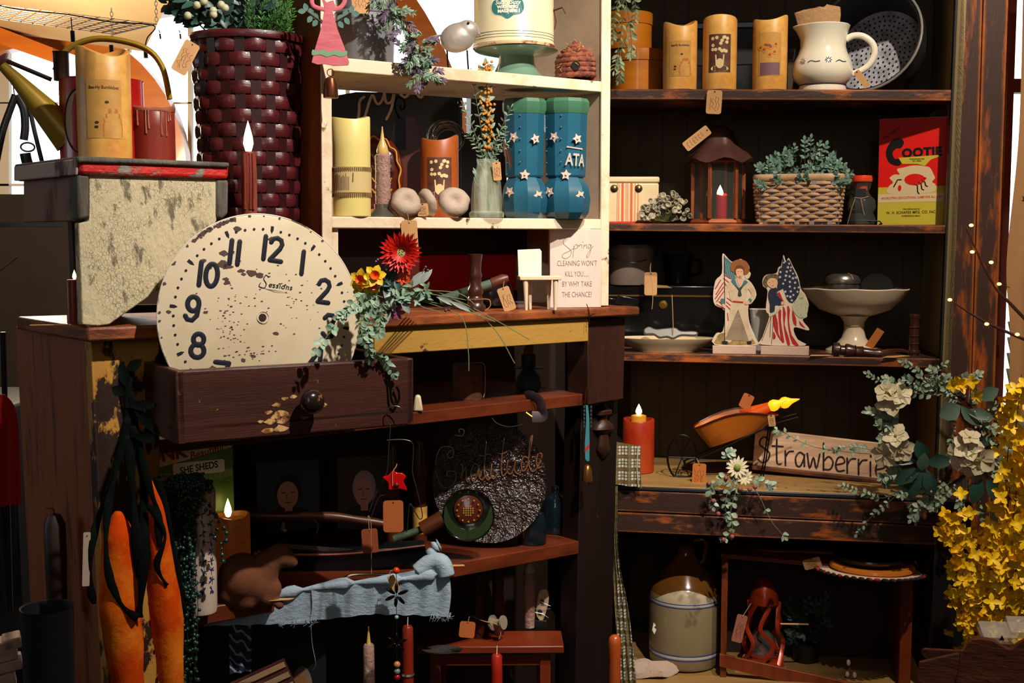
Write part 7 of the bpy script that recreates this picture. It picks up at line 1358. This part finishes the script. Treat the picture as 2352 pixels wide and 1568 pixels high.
q = on_stool('taper_candle', 'dark taper candle standing in deep shadow behind small stool tag', 'candle', 1100, 50); q.p('wax_body', MB().lathe([(14, 0), (13, 120), (12, 150), (1, 152)], 16), MATS['dark_speckled_red'])
price_tag('blank orange-brown tag hanging above the small stool', 1075, 1427, 'L', .08, 36, 38, 6, ink=False, mat=TAGB, string=[(1078, 1415)])
solo('grey_dish', 'shallow grey dish lying on the small stool at left', 'dish', MB().lathe([(20, 0), (44, 4), (46, 7), (42, 7), (1, 3)], 28, sy=.6), PEW, V((*FL.hit(1015, 1450, .14).xy, stl.e.location.z + 25.5 * stl.k)), stl.k)
for px, top, w_, lab, m_, tip in ((849, 1472, 13, 'slim mauve taper candle with thin tip at cabinet bottom', SBUMP, 1), (938, 1430, 13, 'red-brown speckled taper candle with metal band below gauze cloth', M('speckled_red_taper', '#7a2212', .4, col2='#b08060', sc=80, thr=.7, soft=.03), 0), (1141, 1497, 13, 'bright red speckled taper candle hanging in front of stool', M('bright_speckled_taper', '#9a2010', .4, col2='#c09070', sc=80, thr=.7, soft=.03), 0)):
    q = TH('taper_candle', lab, 'candle', px, 'L', .02 if px > 1100 else .10, py=1700); H = q.by - top; q.p('wax_body', MB().lathe([(w_, 0), (w_, H - 40), (w_ * .95, H - 4), (w_ * .7, H), (1, H)], 18), m_); q.p('wick', MB().tube([(0, 0, H - 2), (1, 0, H + 20)], 1.2, 5), PORC)
    if tip: q.p('silicone_tip', MB().lathe([(11, H - 30), (11, H - 14), (5, H), (2, H + 30), (1, H + 40)], 14), MATS['silicone_yellow'])
    if px == 938: q.p('metal_band', MB().lathe([(14, H - 118), (16, H - 114), (14, H - 110)], 18, caps=False), PEW)
t = TH('striped_board', 'weathered dark red and cream striped board leaning at bottom left', 'board', 600, 'L', .0, py=1560); b = MB(); r_ = ROT('Y', -22)
t.p('board', MB().box(0, 6, -80, 190, 8, 190, r_), M('board_maroon', '#3a1418', .6, col2='#5a2a24', sc=12)); b = MB()
for i in range(6): b.box(*(r_ @ V((6, 0, 84 - i * 26)) + V((0, 0, -80))), 172, 3, 12, r_)
t.p('cream_stripes', b, M('board_cream', '#9a7c58', .6, col2='#4a3020', sc=14, thr=.6, soft=.05, st=(.5, 1, 6)), smooth=0)
portrait('portrait print of an elderly person in lace cap at cabinet bottom', 690, 1485, 110, 230, .16, '#121618', '#0a0a0c', '#7a6858', '#8a5c34', tw=-4)
t = TH('patterned_cloth', 'navy cloth printed with white leaves hanging under lower shelf', 'cloth', 550, 'L', .1, py=1430); cloth(b := MB(), [(-24, 0), (-24, -60), (-24, -118)], [(26, 2), (26, -58), (24, -116)], fold=4, nf=2); t.p('fabric', b, M('navy_leaf_print', '#1c2436', .8, wave=('DIAGONAL', 30, '#8a90a4', .86, 6)))
# ================================================================ hanging felt carrots on the cabinet post
t = TH('felt_carrots', 'pair of large orange felt carrots with green tops on left post', 'stuffed carrots', 290, 'L', -.06, py=840)
CO = M('orange_felt', '#b83c04', 1.0, spec=.1, col2='#d87a1c', sc=11, thr=.56, soft=.12, bump=.4); GF = M('dark_green_felt', '#080c0a', 1.0, spec=.05, col2='#141d18', sc=7, thr=.6, soft=.15)
def carr(P, R_): return MB().tube(cr([t.P(*q) for q in P], 5), [V((r, 0)).x for r in sum([[a + (b_ - a) * i / 5 for i in range(5)] for a, b_ in zip(R_[:-1], R_[1:])], []) + [R_[-1]]], 20)
def bumpy(b, a=3): 
    for i, p in enumerate(b.v): n_ = noise.noise(p * .03); b.v[i] = p + V((n_ * a, n_ * a, 0)); 
    return b
t.p('carrot', bumpy(carr([(264, 1178, 0), (262, 1230, 0), (262, 1300, 0), (262, 1400, 0), (268, 1500, 0), (276, 1640, 0)], [8, 36, 42, 48, 44, 30])), CO, smooth='all', label='larger left carrot'); t.p('carrot', bumpy(carr([(335, 1110, -6), (348, 1170, -6), (352, 1260, -6), (358, 1360, -6), (366, 1450, -6), (374, 1640, -6)], [6, 16, 26, 36, 38, 24])), CO, smooth='all', label='slimmer right carrot')
b = MB(); random.seed(15)
for P, r in ((((292, 850, 0), (288, 930, 0), (292, 1060, 0), (300, 1200, -30), (305, 1330, -34)), 15), (((296, 900, 0), (310, 1000, 0), (330, 1110, -20), (350, 1180, -28), (352, 1260, -36)), 12), (((290, 960, 0), (262, 1080, 0), (240, 1170, -30), (236, 1290, -40), (262, 1380, -48), (300, 1420, -48)), 12), (((288, 1000, 0), (240, 1130, 0), (205, 1240, -20), (198, 1340, -20), (205, 1385, -20)), 11), (((300, 980, 0), (318, 1100, 0), (315, 1300, -40), (302, 1420, -40)), 16), (((350, 1100, -10), (378, 1230, -10), (392, 1340, -10), (405, 1430, -10)), 12), (((330, 1160, -30), (365, 1230, -40), (345, 1300, -44), (366, 1350, -44)), 9)): b.tube(cr([t.P(*q) for q in P], 6), [r * (.62 + .25 * sin(i * .7)) for i in range(6 * (len(P) - 1) + 1)], 8, flat=.35)
for P in ((290, 850, 318, 830), (290, 930, 345, 932), (300, 930, 350, 990), (285, 905, 262, 890), (300, 1000, 345, 1010), (290, 890, 280, 840)): a_, c_ = V(t.P(P[0], P[1], -6)), V(t.P(P[2], P[3], -14)); b.leaf(a_, c_ - a_, (c_ - a_).length * 1.2, 26, (0, -1, 0))
t.p('felt_tops', b, GF, smooth='all'); t.p('hanging_wire', MB().tube([t.P(284, 830, 2), t.P(288, 860, 0)], 2, 6), BKM)
price_tag('white card tag seen edge on beside the left carrot', 200, 1222, 'L', -.05, 16, 126, 3, ink=False, mat=M('white_card', '#b09c8c', .7), yaw=0)
# ================================================================ spray of daisies and the wreath
WPET = M('cream_white_petal', '#d8cfae', .55, col2='#c9b494', sc=20, thr=.55, soft=.2); GCEN = M('green_flower_eye', '#7a8a30', .6); PKB = M('dusty_pink_bud', '#8e4a48', .6); SAGE = M('frosted_sage_leaf', '#a3b39e', .5, col2='#6a8670', sc=30, thr=.5, soft=.2); DKL = M('deep_magnolia_leaf', '#14302a', .4, col2='#1f4236', sc=8); MGL = M('matte_grey_leaf', '#5c7268', .5, col2='#48604f', sc=8, thr=.5, soft=.2)
t = TH('daisy_spray', 'cream daisy spray with pink buds hanging over counter edge', 'flower spray', 1690, 'R', -.10, py=1090)
st, lf, pet, pb = MB(), MB(), MB(), MB(); random.seed(101)
for c, r, n_ in ((t.P(1693, 1070, -10), 27, 14), (t.P(1710, 1092, -8), 20, 12)): fl5(pet, V(c), r, n_, 8, .2, .1, V((.1, -1, .2)).normalized())
for P, n_ in ((((1700, 1080), (1680, 1110), (1668, 1150), (1672, 1190)), 8), (((1695, 1085), (1690, 1130), (1680, 1170), (1684, 1215), (1666, 1240)), 9), (((1700, 1085), (1740, 1130), (1770, 1190), (1802, 1228)), 3), (((1700, 1085), (1740, 1100), (1772, 1112)), 7), (((1690, 1070), (1665, 1045), (1680, 1035)), 7), (((1690, 1080), (1650, 1105), (1632, 1120), (1640, 1165)), 9)): sprig(st, lf, [t.P(*q, -8) for q in P], n_, 15, 11, 1)
for q in ((1630, 1110), (1665, 1240), (1684, 1232), (1700, 1120), (1722, 1120), (1734, 1114), (1668, 1096), (1652, 1180), (1640, 1150)): pb.ball(t.P(*q, -12), 5.5, 8)
t.p('stems', st, M('pale_green_stem', '')); t.p('leaves', lf, SAGE); t.p('petals', pet, WPET); t.p('pink_buds', pb, PKB); t.p('daisy_centre', MB().ball(t.P(1693, 1070, -16), 8, 10, (1, .5, 1)), GCEN)
t = TH('flower_wreath', 'wreath of cream blossoms and frosted greenery hanging on bookcase right', 'wreath', 2150, 'R', -.12, py=1000)
st, tw, lf, dk, pet, mg, pk, gc = [MB() for _ in range(8)]; random.seed(111); p_ = lambda x, y_, yy=0: V(t.P(x, y_, yy))
for q in range(4): tw.tube([p_(2150 + (98 + random.uniform(-6, 6)) * cos(a), 1005 + (112 + random.uniform(-6, 6)) * sin(a), 10 * sin(3 * a + q)) for a in [2 * pi * i / 40 + q for i in range(40)]], 2.4, 5, closed=True)
for a0 in range(0, 360, 9):
    a = RD(a0 + random.uniform(-4, 4)); c = (2150 + 98 * cos(a), 1005 + 112 * sin(a)); da = a + random.choice((-1, 1)) * random.uniform(.4, 1.5); L_ = random.uniform(35, 85)
    e = (c[0] + L_ * cos(da), c[1] + L_ * sin(da) + random.uniform(0, 14)); sprig(st, lf, [p_(*c, 0), p_((c[0] + e[0]) / 2, (c[1] + e[1]) / 2, -14), p_(*e, random.uniform(-34, -8))], 7, 15, 11, .9)
for P in (((2160, 905), (2090, 900), (2030, 880), (1996, 862)), ((2150, 900), (2120, 870), (2100, 845), (2072, 832)), ((2150, 895), (2130, 870), (2164, 832)), ((2120, 1090), (2060, 1150), (2010, 1200), (1982, 1240)), ((2190, 1100), (2150, 1130), (2120, 1160), (2112, 1200)), ((2060, 1060), (2010, 1040), (1960, 1035), (1920, 1046)), ((2170, 920), (2185, 970), (2180, 1020)), ((2250, 930), (2300, 960), (2340, 990)), ((2100, 1110), (2040, 1150), (1990, 1140), (1945, 1128)), ((2230, 1100), (2240, 1140), (2262, 1200)), ((2020, 1050), (1880, 1040), (1800, 1005), (1790, 1008)), ((2090, 890), (2050, 935), (1995, 950)), ((2200, 920), (2150, 895), (2110, 890))): sprig(st, lf, [p_(*q, -16) for q in P], 11, 15, 10, .9, start=.15, grow=.3)
for c, e, L_, w_ in (((2120, 1075), (2050, 1120), 70, 34), ((2125, 1075), (2080, 1150), 78, 40), ((2130, 1075), (2150, 1140), 66, 34), ((2110, 1060), (2040, 1050), 66, 28), ((2130, 1060), (2190, 1050), 60, 34), ((2130, 1060), (2110, 1010), 56, 34), ((2250, 1090), (2230, 1150), 60, 34), ((2260, 1090), (2296, 1140), 66, 34), ((2240, 1010), (2300, 990), 60, 24)): dk.leaf(p_(*c, -18), p_(*e, -34) - p_(*c, -18), L_, w_, (random.uniform(-.3, .3), -1, .3))
for c, e, L_, w_ in (((2200, 925), (2160, 950), 52, 46), ((2200, 925), (2240, 970), 60, 26), ((2210, 935), (2275, 950), 64, 26), ((2240, 910), (2280, 880), 48, 34), ((2180, 900), (2220, 865), 60, 16), ((2060, 940), (2030, 960), 40, 34), ((2120, 1080), (2125, 1050), 46, 30)): mg.leaf(p_(*c, -22), p_(*e, -34) - p_(*c, -22), L_, w_, (random.uniform(-.3, .3), -1, .2))
for px, py, r, nr in ((2052, 920, 38, (-.2, -1, .2)), (2040, 900, 30, (-.4, -1, .6)), (2070, 905, 30, (.4, -1, .5)), (2045, 935, 32, (-.3, -1, -.4)), (2062, 1000, 32, (-.1, -1, .6)), (2075, 1030, 34, (.3, -1, -.1)), (2040, 1045, 34, (-.3, -1, -.2)), (2060, 1050, 26, (0, -1, -.4)), (2218, 1018, 36, (0, -1, .5)), (2245, 1045, 38, (.3, -1, -.1)), (2200, 1040, 34, (-.5, -1, -.1)), (2225, 1062, 28, (0, -1, -.5)), (2222, 995, 26, (.2, -.8, .9))):
    n3 = V(nr).normalized(); fl5(pet, p_(px, py, -30), r, 5, r * .95, .22, px, n3); gc.ball(p_(px, py, -34), 3.6, 6)
for i in range(40): a = random.uniform(0, 2 * pi); pk.ball(p_(2150 + random.uniform(85, 130) * cos(a), 1000 + random.uniform(95, 150) * sin(a), -24), 3, 6)
t.p('twig_ring', tw, BOB); t.p('stems', st, GST); t.p('frosted_leaves', lf, SAGE); t.p('dark_leaves', dk, DKL); t.p('broad_grey_leaves', mg, MGL); t.p('cream_petals', pet, WPET); t.p('pale_berries', pk, M('pinkish_berries', '#c9a48e', .6)); t.p('flower_eyes', gc, GCEN)
# forsythia
t = TH('forsythia_branches', 'tall spray of bright yellow forsythia branches at right edge', 'flowers', 2270, 'at', py=1560, D=2.36); st, pet = MB(), MB(); random.seed(121)
FY = M('forsythia_yellow', '#ffdc12', .5, col2='#efb404', sc=14, thr=.5, soft=.25)
for i in range(30):
    x1 = random.uniform(2180, 2400); yt = random.uniform(850, 1150) if x1 > 2290 else random.uniform(1130, 1350); yy = random.uniform(-45, 50)
    P = [t.P(2275 + random.uniform(-14, 14), 1540, 0), t.P((2275 + x1) / 2 + random.uniform(-10, 10), (1540 + yt) / 2 + 60, yy * .6), t.P(x1, yt, yy)]; Q = cr(P, 8); st.tube(Q, [2.4 - i_ * .1 for i_ in range(len(Q))], 5)
    for j in range(int((1500 - yt) / 9)):
        p = Q[int(random.uniform(.12, 1) * (len(Q) - 1))] + V((random.gauss(0, 12), random.gauss(0, 12), random.gauss(0, 12)))
        fl5(pet, p, random.uniform(15, 23), 4, 13, .35, random.uniform(0, 6), V((random.uniform(-1, 1), -1, random.uniform(-.8, .9))).normalized())
for i in range(90):
    x_, y_ = random.choice(((2200, 1230), (2210, 1290), (2230, 1360), (2300, 1250), (2230, 1420), (2330, 900), (2320, 1000), (2180, 1180), (2170, 1215), (2196, 880))); fl5(pet, V(t.P(random.gauss(x_, 14), random.gauss(y_, 16), -30)), 18, 4, 13, .3, random.uniform(0, 6), V((random.uniform(-.8, .8), -1, random.uniform(-.6, .6))).normalized())
t.p('branches', st, BOB); o = t.p('yellow_blossoms', pet, FY); o['kind'] = 'stuff'
t.p('vase', MB().lathe([(30, -200), (44, -190), (48, -60), (36, 0), (40, 10), (36, 8), (30, -60), (1, -60)], 24), DGLS)
# twig lights
WLED = M('warm_led', '#ffc060', .4, emit='#ffb040', es=14)
for lab, P, bulbs in (('upper lit twig with tiny warm lights crossing bookcase edge', ((2222, 520), (2248, 580), (2290, 660), (2330, 705), (2420, 800)), ((2234, 518, 2232, 530), (2238, 580, 2262, 586), (2280, 604, 2272, 624), (2299, 654, 2322, 662))), ('lower lit twig with tiny warm lights beneath the upper one', ((2187, 690), (2240, 725), (2290, 752), (2360, 782), (2420, 800)), ((2192, 693, 2196, 696), (2275, 748, 2290, 752), (2342, 770, 2350, 778)))):
    t = TH('lit_twig', lab, 'string lights', P[-1][0], 'at', py=P[-1][1], D=2.42, group='lit twigs with warm lights'); 
    t.p('twig', MB().tube(cr([t.P(*q, 0) for q in P], 5), [1.2, 1.6, 2, 2.2, 2.4, 2.6, 2.8, 3, 3, 3.2, 3.4, 3.4, 3.6, 3.6, 3.8, 4, 4, 4, 4, 4, 4], 7), M('brown_wrapped_twig', '#3a1a10', .5))
    for a_, b2, c_, d_ in bulbs: t.p('bulb', MB().ball(t.P(a_, b2, -3), 3.6, 8, (1.4, 1, 1)), WLED); t.p('bulb_wire', MB().tube([t.P(a_, b2, 0), t.P(c_, d_, 0)], 1, 5), MATS['brown_wrapped_twig'])
# curtain with stars
CURT = M('tan_muslin', '#b98a5c', .85, col2='#a97a4e', sc=4, thr=.5, soft=.3, bump=.3)
t = TH('star_curtain', 'tan muslin curtain with small red stars at right edge', 'curtain', 2380, 'at', py=940, D=2.95)
b = MB(); cloth(b, t.L([(2318, -120), (2322, 300), (2306, 600), (2318, 760), (2322, 960)]), t.L([(2600, -120), (2600, 300), (2600, 600), (2600, 760), (2600, 960)]), 0, fold=7, nf=5); t.p('fabric', b, CURT); b = MB()
for x_, y_ in ((2346, 258), (2344, 448), (2350, 198)): q = t.Q(x_, y_); b.prism(star(q[0], q[1], 9, 70), -12, -10.5)
t.p('printed_stars', b, M('star_red', '#7a1c1c', .7), smooth=0)
solo('curtain_tassel', 'small brown tassel hanging in front of the window blind', 'tassel', MB().lathe([(5, -24), (6, -20), (4, 0), (3, 6), (1, 8)], 12).tube([(0, 0, 6), (0, 0, 1330)], .8, 4), M('brown_tassel', '#8a4a24', .8), at(2291, 798, 3.09), 3.09 / F, 0)
# trough at lower right with clear blocks
t = TH('wooden_trough', 'rough carved reddish wooden trough in the lower right corner', 'trough', 2280, 'at', py=1640, D=1.9); TRW = M('rough_red_wood', '#7a3c22', .65, col2='#4a2014', sc=8, thr=.5, soft=.15, st=(1, 3, 3), bump=1.0, bsc=40)
O = t.L([(2200, 1620), (2200, 1556), (2214, 1500), (2226, 1470), (2246, 1462), (2276, 1466), (2310, 1480), (2330, 1462), (2360, 1440), (2460, 1390), (2460, 1700), (2200, 1700)]); b = MB().prism(cr2(O[:9], 3)[:-1] + O[8:], -10, 10)
for i, p in enumerate(b.v): b.v[i] = p + V((0, 0, noise.noise(p * .05) * 3))
t.p('front_end', b, TRW, bev=2); t.p('left_side', MB().hexa([t.P(2112, 1640), t.P(2200, 1640), t.P(2204, 1506), t.P(2116, 1540)], V((0, 14, 0))).hexa([t.P(2114, 1548, 90), t.P(2200, 1600, 0), t.P(2210, 1500, 0), t.P(2116, 1536, 90)], V((8, 12, 0))), TRW, bev=2)
t.p('trough_bottom', MB().hexa([t.P(2120, 1700, 0), t.P(2460, 1700, 0), t.P(2460, 1690, 0), t.P(2120, 1690, 0)], V((0, 160, 0))), TRW)
ACR = M('clear_acrylic', '#e4d8d0', .05, alpha=.45, spec=.9, coat=1)
for px, py, w_, lab in ((2290, 1452, 76, 'clear acrylic block stamped with dark A on wooden trough'), (2345, 1440, 60, 'second clear acrylic block partly cut by the right edge')):
    q = TH('acrylic_block', lab, 'block', px, 'at', py=py + 12, D=1.93, group='clear acrylic blocks', yaw=18); q.p('clear_body', MB().box(0, 0, 12, w_, 56, 20, ROT('X', 24)), ACR, bev=2)
    if px == 2290: q.p('dark_letter', MB().prism([(-6, 5), (6, 5), (0, 17)], -34, -33), BLACKP, smooth=0)
solo('chair_finial', 'rounded orange-brown wooden chair post top beside plaid towel', 'chair', MB().lathe([(13, -400), (14, -40), (15, -10), (13, 2), (7, 8), (1, 9)], 18), M('orange_chair_wood', '#a0481a', .35, coat=.3), at(1412, 1466, 2.2), 2.2 / F, 0)
# ================================================================ back room seen at upper left
WIRE = M('grey_wire', '#b9aca0', .3, metal=.7); t = TH('wire_grid', 'hanging wire grid rack under cream canvas canopy at upper left', 'rack', 150, 'at', py=60, D=3.6)
b = MB(); 
def gp_(u_, v_): a_ = V(t.P(-60, 8 + 8, 0)).lerp(V(t.P(352, 44, 0)), u_); c_ = V(t.P(-60, 66, 0)).lerp(V(t.P(250, 92, 0)), u_); return a_.lerp(c_, v_) + V((0, -130 * v_, 0))
for i in range(14): b.tube([gp_(i / 13, 0), gp_(i / 13, 1)], 2.2 if i % 1 == 0 else 1, 5)
t.p('cross_bars', b, WIRE); b = MB()
for j in range(9): b.tube([gp_(0, j / 8), gp_(1, j / 8)], .9, 5)
t.p('long_wires', b, WIRE); b = MB()
for x0_, y0_, y1_ in ((352, -30, 46), (252, 18, 90)):
    for i in range(int((y1_ - y0_) / 9)): c_ = V(t.P(x0_, y0_ + i * 9, 0)); b.tube([c_ + V((3.2 * cos(a) * (1 if i % 2 else .3), 3.2 * cos(a) * (.3 if i % 2 else 1), 6.2 * sin(a))) for a in [2 * pi * k_ / 10 for k_ in range(10)]], .8, 4, closed=True)
t.p('hanging_chain', b, WIRE)
t = TH('string_light', 'black string light cord with clear globe bulbs at upper left', 'string lights', 160, 'at', py=40, D=3.2)
t.p('black_cord', MB().tube(cr([t.P(-30, 12), t.P(30, 26), t.P(90, 31), t.P(160, 34), t.P(250, 45), t.P(345, 48), t.P(330, 78), t.P(322, 110)], 6), 1.6, 6), BLACKP); BULB = M('glowing_globe', '#fff2dc', .2, emit='#ffe6c0', es=3)
for px, py, r in ((166, 96, 9), (326, 124, 9), (360, 78, 9), (406, 76, 10), (250, 124, 9)):
    t.p('globe_bulb', MB().ball(t.P(px, py + 10), r, 14), BULB if px > 200 else GLS); t.p('lamp_socket', MB().tube([t.P(px - 1, py - 26 if px < 340 else py - 12), t.P(px, py)], 5 if px < 340 else 2, 8).tube([t.P(px - 3, py - 56 if px < 200 else py - 20), t.P(px - 1, py - 14)], 1.3, 5), BLACKP)
t = TH('leather_harness', 'black leather harness straps with metal rings hanging at far left', 'harness', 40, 'at', py=215, D=2.3); LTH = M('black_harness_leather', '#14161c', .35, coat=.3)
for P, w_ in (((36, 218), (24, 250), (6, 300), (-10, 370)), 8), (((38, 218), (52, 250), (54, 290), (50, 320)), 9), (((46, 218), (64, 250), (74, 300), (84, 350), (92, 390)), 5), (((52, 350), (56, 372), (66, 392), (80, 400)), 12): t.p('leather_strap', MB().tube(cr([t.P(*q) for q in P], 5), w_, 8, flat=.3), LTH)
c_ = V(t.P(58, 336)); t.p('metal_ring', MB().tube([c_ + V((15 * cos(a), 0, 10 * sin(a))) for a in [2 * pi * i / 18 for i in range(18)]], 2.4, 6, closed=True), PEW); t.p('hanging_hook', MB().tube(cr([t.P(32, 192), t.P(34, 218), t.P(44, 220), t.P(47, 208)], 5), 1.4, 5), BKM)
t = TH('chalkboard_sign', 'dark chalkboard with cut-out cursive joyful lettering seen through unit', 'sign', 900, 'at', py=340, D=3.3)
t.p('dark_board', MB().prism(t.L([(700, 236), (820, 214), (1062, 214), (1062, 330), (700, 345)]), 0, 12), M('charcoal_board', '#1a1413', .7)); b = MB()
for P in ([(838, 226), (828, 236), (826, 262), (822, 286), (820, 300), (832, 290), (842, 262), (850, 236), (858, 222), (866, 240), (876, 238), (884, 220)], [(884, 216), (888, 238), (900, 236), (906, 218), (900, 250), (888, 276)], [(920, 218), (930, 226), (940, 218)], [(958, 218), (966, 226), (974, 216)]): b.stroke(cr2(t.L(P), 5), 7, -3, 3, 7)
t.p('joyful_lettering', b, M('light_wood_lettering', '#b08a6a', .5), smooth='all')
t = TH('dark_backdrop', 'dark wooden cupboard added behind shelf unit to darken the view', 'backdrop', 930, 'at', py=1000, D=3.5)
t.p('backdrop_board', MB().prism(t.L([(640, 1000), (640, 330), (1084, 312), (1084, 212), (1165, 212), (1165, 1000)]), 0, 200), M('dark_backdrop_wood', '#24120c', .5)); t.p('glass_pane', MB().prism(t.L([(934, 296), (934, 282), (1046, 262), (1046, 294)]), -4, 0), M('teal_pane', '#2e6a70', .1, col2='#b8d0c8', sc=26, thr=.55, soft=.05)); t.p('pane_frame', MB().prism(t.L([(926, 308), (926, 274), (1056, 250), (1056, 302)]), 0, 8), BLACKP)  # dark sheet filling the view behind the unit; taller part stands for shade
# ================================================================ dark corner at far left
t = TH('red_coat', 'bright red garment hanging in the dark at far left', 'garment', 0, 'at', py=1160, D=2.5); b = MB(); cloth(b, t.L([(-60, 900), (-60, 1000), (-60, 1170)]), t.L([(20, 905), (44, 960), (46, 1160)]), 0, fold=7, nf=2); t.p('fabric', b, M('red_cloth', '#c00a0a', .7, col2='#8a0606', sc=6, thr=.5, soft=.3))
t = TH('display_rack', 'black display rack with leaning handles in far left shadow', 'rack', 30, 'at', py=1500, D=2.8)
for x0_, x1_ in ((34, 28), (8, 22)): t.p('rack_pole', MB().tube([t.P(x0_, 760), t.P(x1_, 1400)], 6, 8), BLACKP)
t.p('rack_shelf', MB().box(*t.P(40, 520, 60), 260, 160, 10), BLACKP); t.p('hanging_rod', MB().tube([t.P(-40, 680), t.P(70, 592)], 2, 6), PEW)
solo('dark_cabinet_block', 'low black chest in the shadow behind cabinet left side', 'chest', MB().box(0, 0, .46, .7, .4, .92), BLACKP, V((-1.75, 3.6, 0)), 1, 0, bev=.01)
solo('navy_bin', 'tall dark navy cylindrical bin beside the cabinet side', 'bin', MB().lathe([(40, -700), (50, -690), (58, 0), (60, 4), (56, 2), (48, -600), (1, -600)], 32), M('dark_navy_bin', '#060a10', .6), at(108, 1396, 1.72), 1.72 / F)
t = TH('taper_candle', 'fat dark brown candle hanging by string on cabinet side', 'candle', 132, 'at', py=1400, D=1.86); t.p('wax_body', MB().lathe([(22, 0), (24, 100), (24, 200), (14, 222), (1, 226)], 18), M('very_dark_wax', '#24120c', .5)); t.p('string_hook', MB().tube(cr([(0, 0, 224), (-2, -4, 236), (-18, -8, 240)], 4), 1.2, 5), BKM)
t = TH('stone_blocks', 'pale stone blocks on the floor in lower left corner', 'stones', 10, 'at', py=1600, D=2.7); ST_ = M('pale_stone', '#b8a498', .8, col2='#9a8478', sc=8, bump=.4)
for x_, y_, w_, h_ in ((-10, 1490, 100, 46), (6, 1524, 90, 26), (30, 1470, 40, 26), (-14, 1562, 100, 40)): t.p('stone_block', MB().box(*t.P(x_, y_, 0), w_, 60, h_, ROT('Y', -8)), ST_, bev=4)
# ================================================================ sub-parts go under the part they belong to
NEST = {'toy_wheelbarrow': [('wheel_spokes', 'wheel_rim'), ('tray_rim', 'tray')], 'lidded_pail': [('bail_handle', 'pail_body')], 'angel_ornament': [('bell_wire', 'bell')], 'toy_washing_machine': [('label_lettering', 'teal_label'), ('label_border', 'teal_label'), ('rusty_rim', 'tub'), ('pinstripes', 'tub')],
        'metal_ornament': [('bell_clapper', 'brass_bell'), ('red_patch', 'painted_blade')], 'watering_can': [('blue_ring', 'white_oval'), ('spout_rose', 'spout')], 'candle_lantern': [('hanging_ring', 'roof')], 'pillar_candle': [('printed_daisies', 'printed_label'), ('printed_sunflowers', 'printed_label'), ('printed_stems', 'printed_label'), ('printed_lettering', 'printed_label'), ('printed_beehive', 'printed_label')],
        'sailor_boy_cutout': [('flag_stars', 'flag_canton'), ('face_features', 'face'), ('belt', 'trousers'), ('neckerchief', 'sailor_collar'), ('cuffs', 'blouse')], 'flag_child_cutout': [('flag_stars', 'flag_canton'), ('face_features', 'face')], 'drawer_box': [('knob', 'drawer_front'), ('bare_wood_chip', 'drawer_front')],
        'felt_animal': [('eye', 'body'), ('felt_ear', 'body')], 'metal_bird': [('eye', 'body'), ('beak', 'body')], 'hat_figure': [('hat_brim', 'hat_crown')], 'string_light': [('lamp_socket', 'globe_bulb')], 'lit_twig': [('bulb_wire', 'bulb')], 'price_tag': [('hole', 'card'), ('handwriting', 'card')],
        'remote_control': [('printed_words', 'remote_body')], 'clock_face': [('worn_ring', 'centre_hole'), ('enamel_chips', 'dial_plate'), ('maker_script', 'dial_plate')], 'board_game_box': [('printed_bug', 'cream_splash'), ('printed_bug_legs', 'cream_splash')], 'magazine': [('red_headline', 'cream_banner'), ('black_headline', 'cream_banner')],
        'silk_bouquet': [('gerbera_centre', 'gerbera_petals'), ('daffodil_cups', 'daffodil_petals')], 'gratitude_plate': [('raised_script', 'plate_body')], 'white_pitcher': [('painted_sprigs', 'vessel')], 'glass_bottle': [('twine_bow', 'dark_label')], 'milk_can': [('raised_rib', 'can_body')], 'star_ornament': [('star_button', 'star_body')]}
stem_ = lambda n: n.split('.')[0]
for o in list(SC.objects):
    if o.parent is None and stem_(o.name) in NEST:
        kids = list(o.children)
        for c_, p_ in NEST[stem_(o.name)]:
            cs_ = [q for q in kids if stem_(q.name) == c_]; ps_ = [q for q in kids if stem_(q.name) == p_]
            for i, q in enumerate(cs_):
                if ps_:
                    par = ps_[min(i, len(ps_) - 1)]; q.parent = par; q.location = q.location - par.location
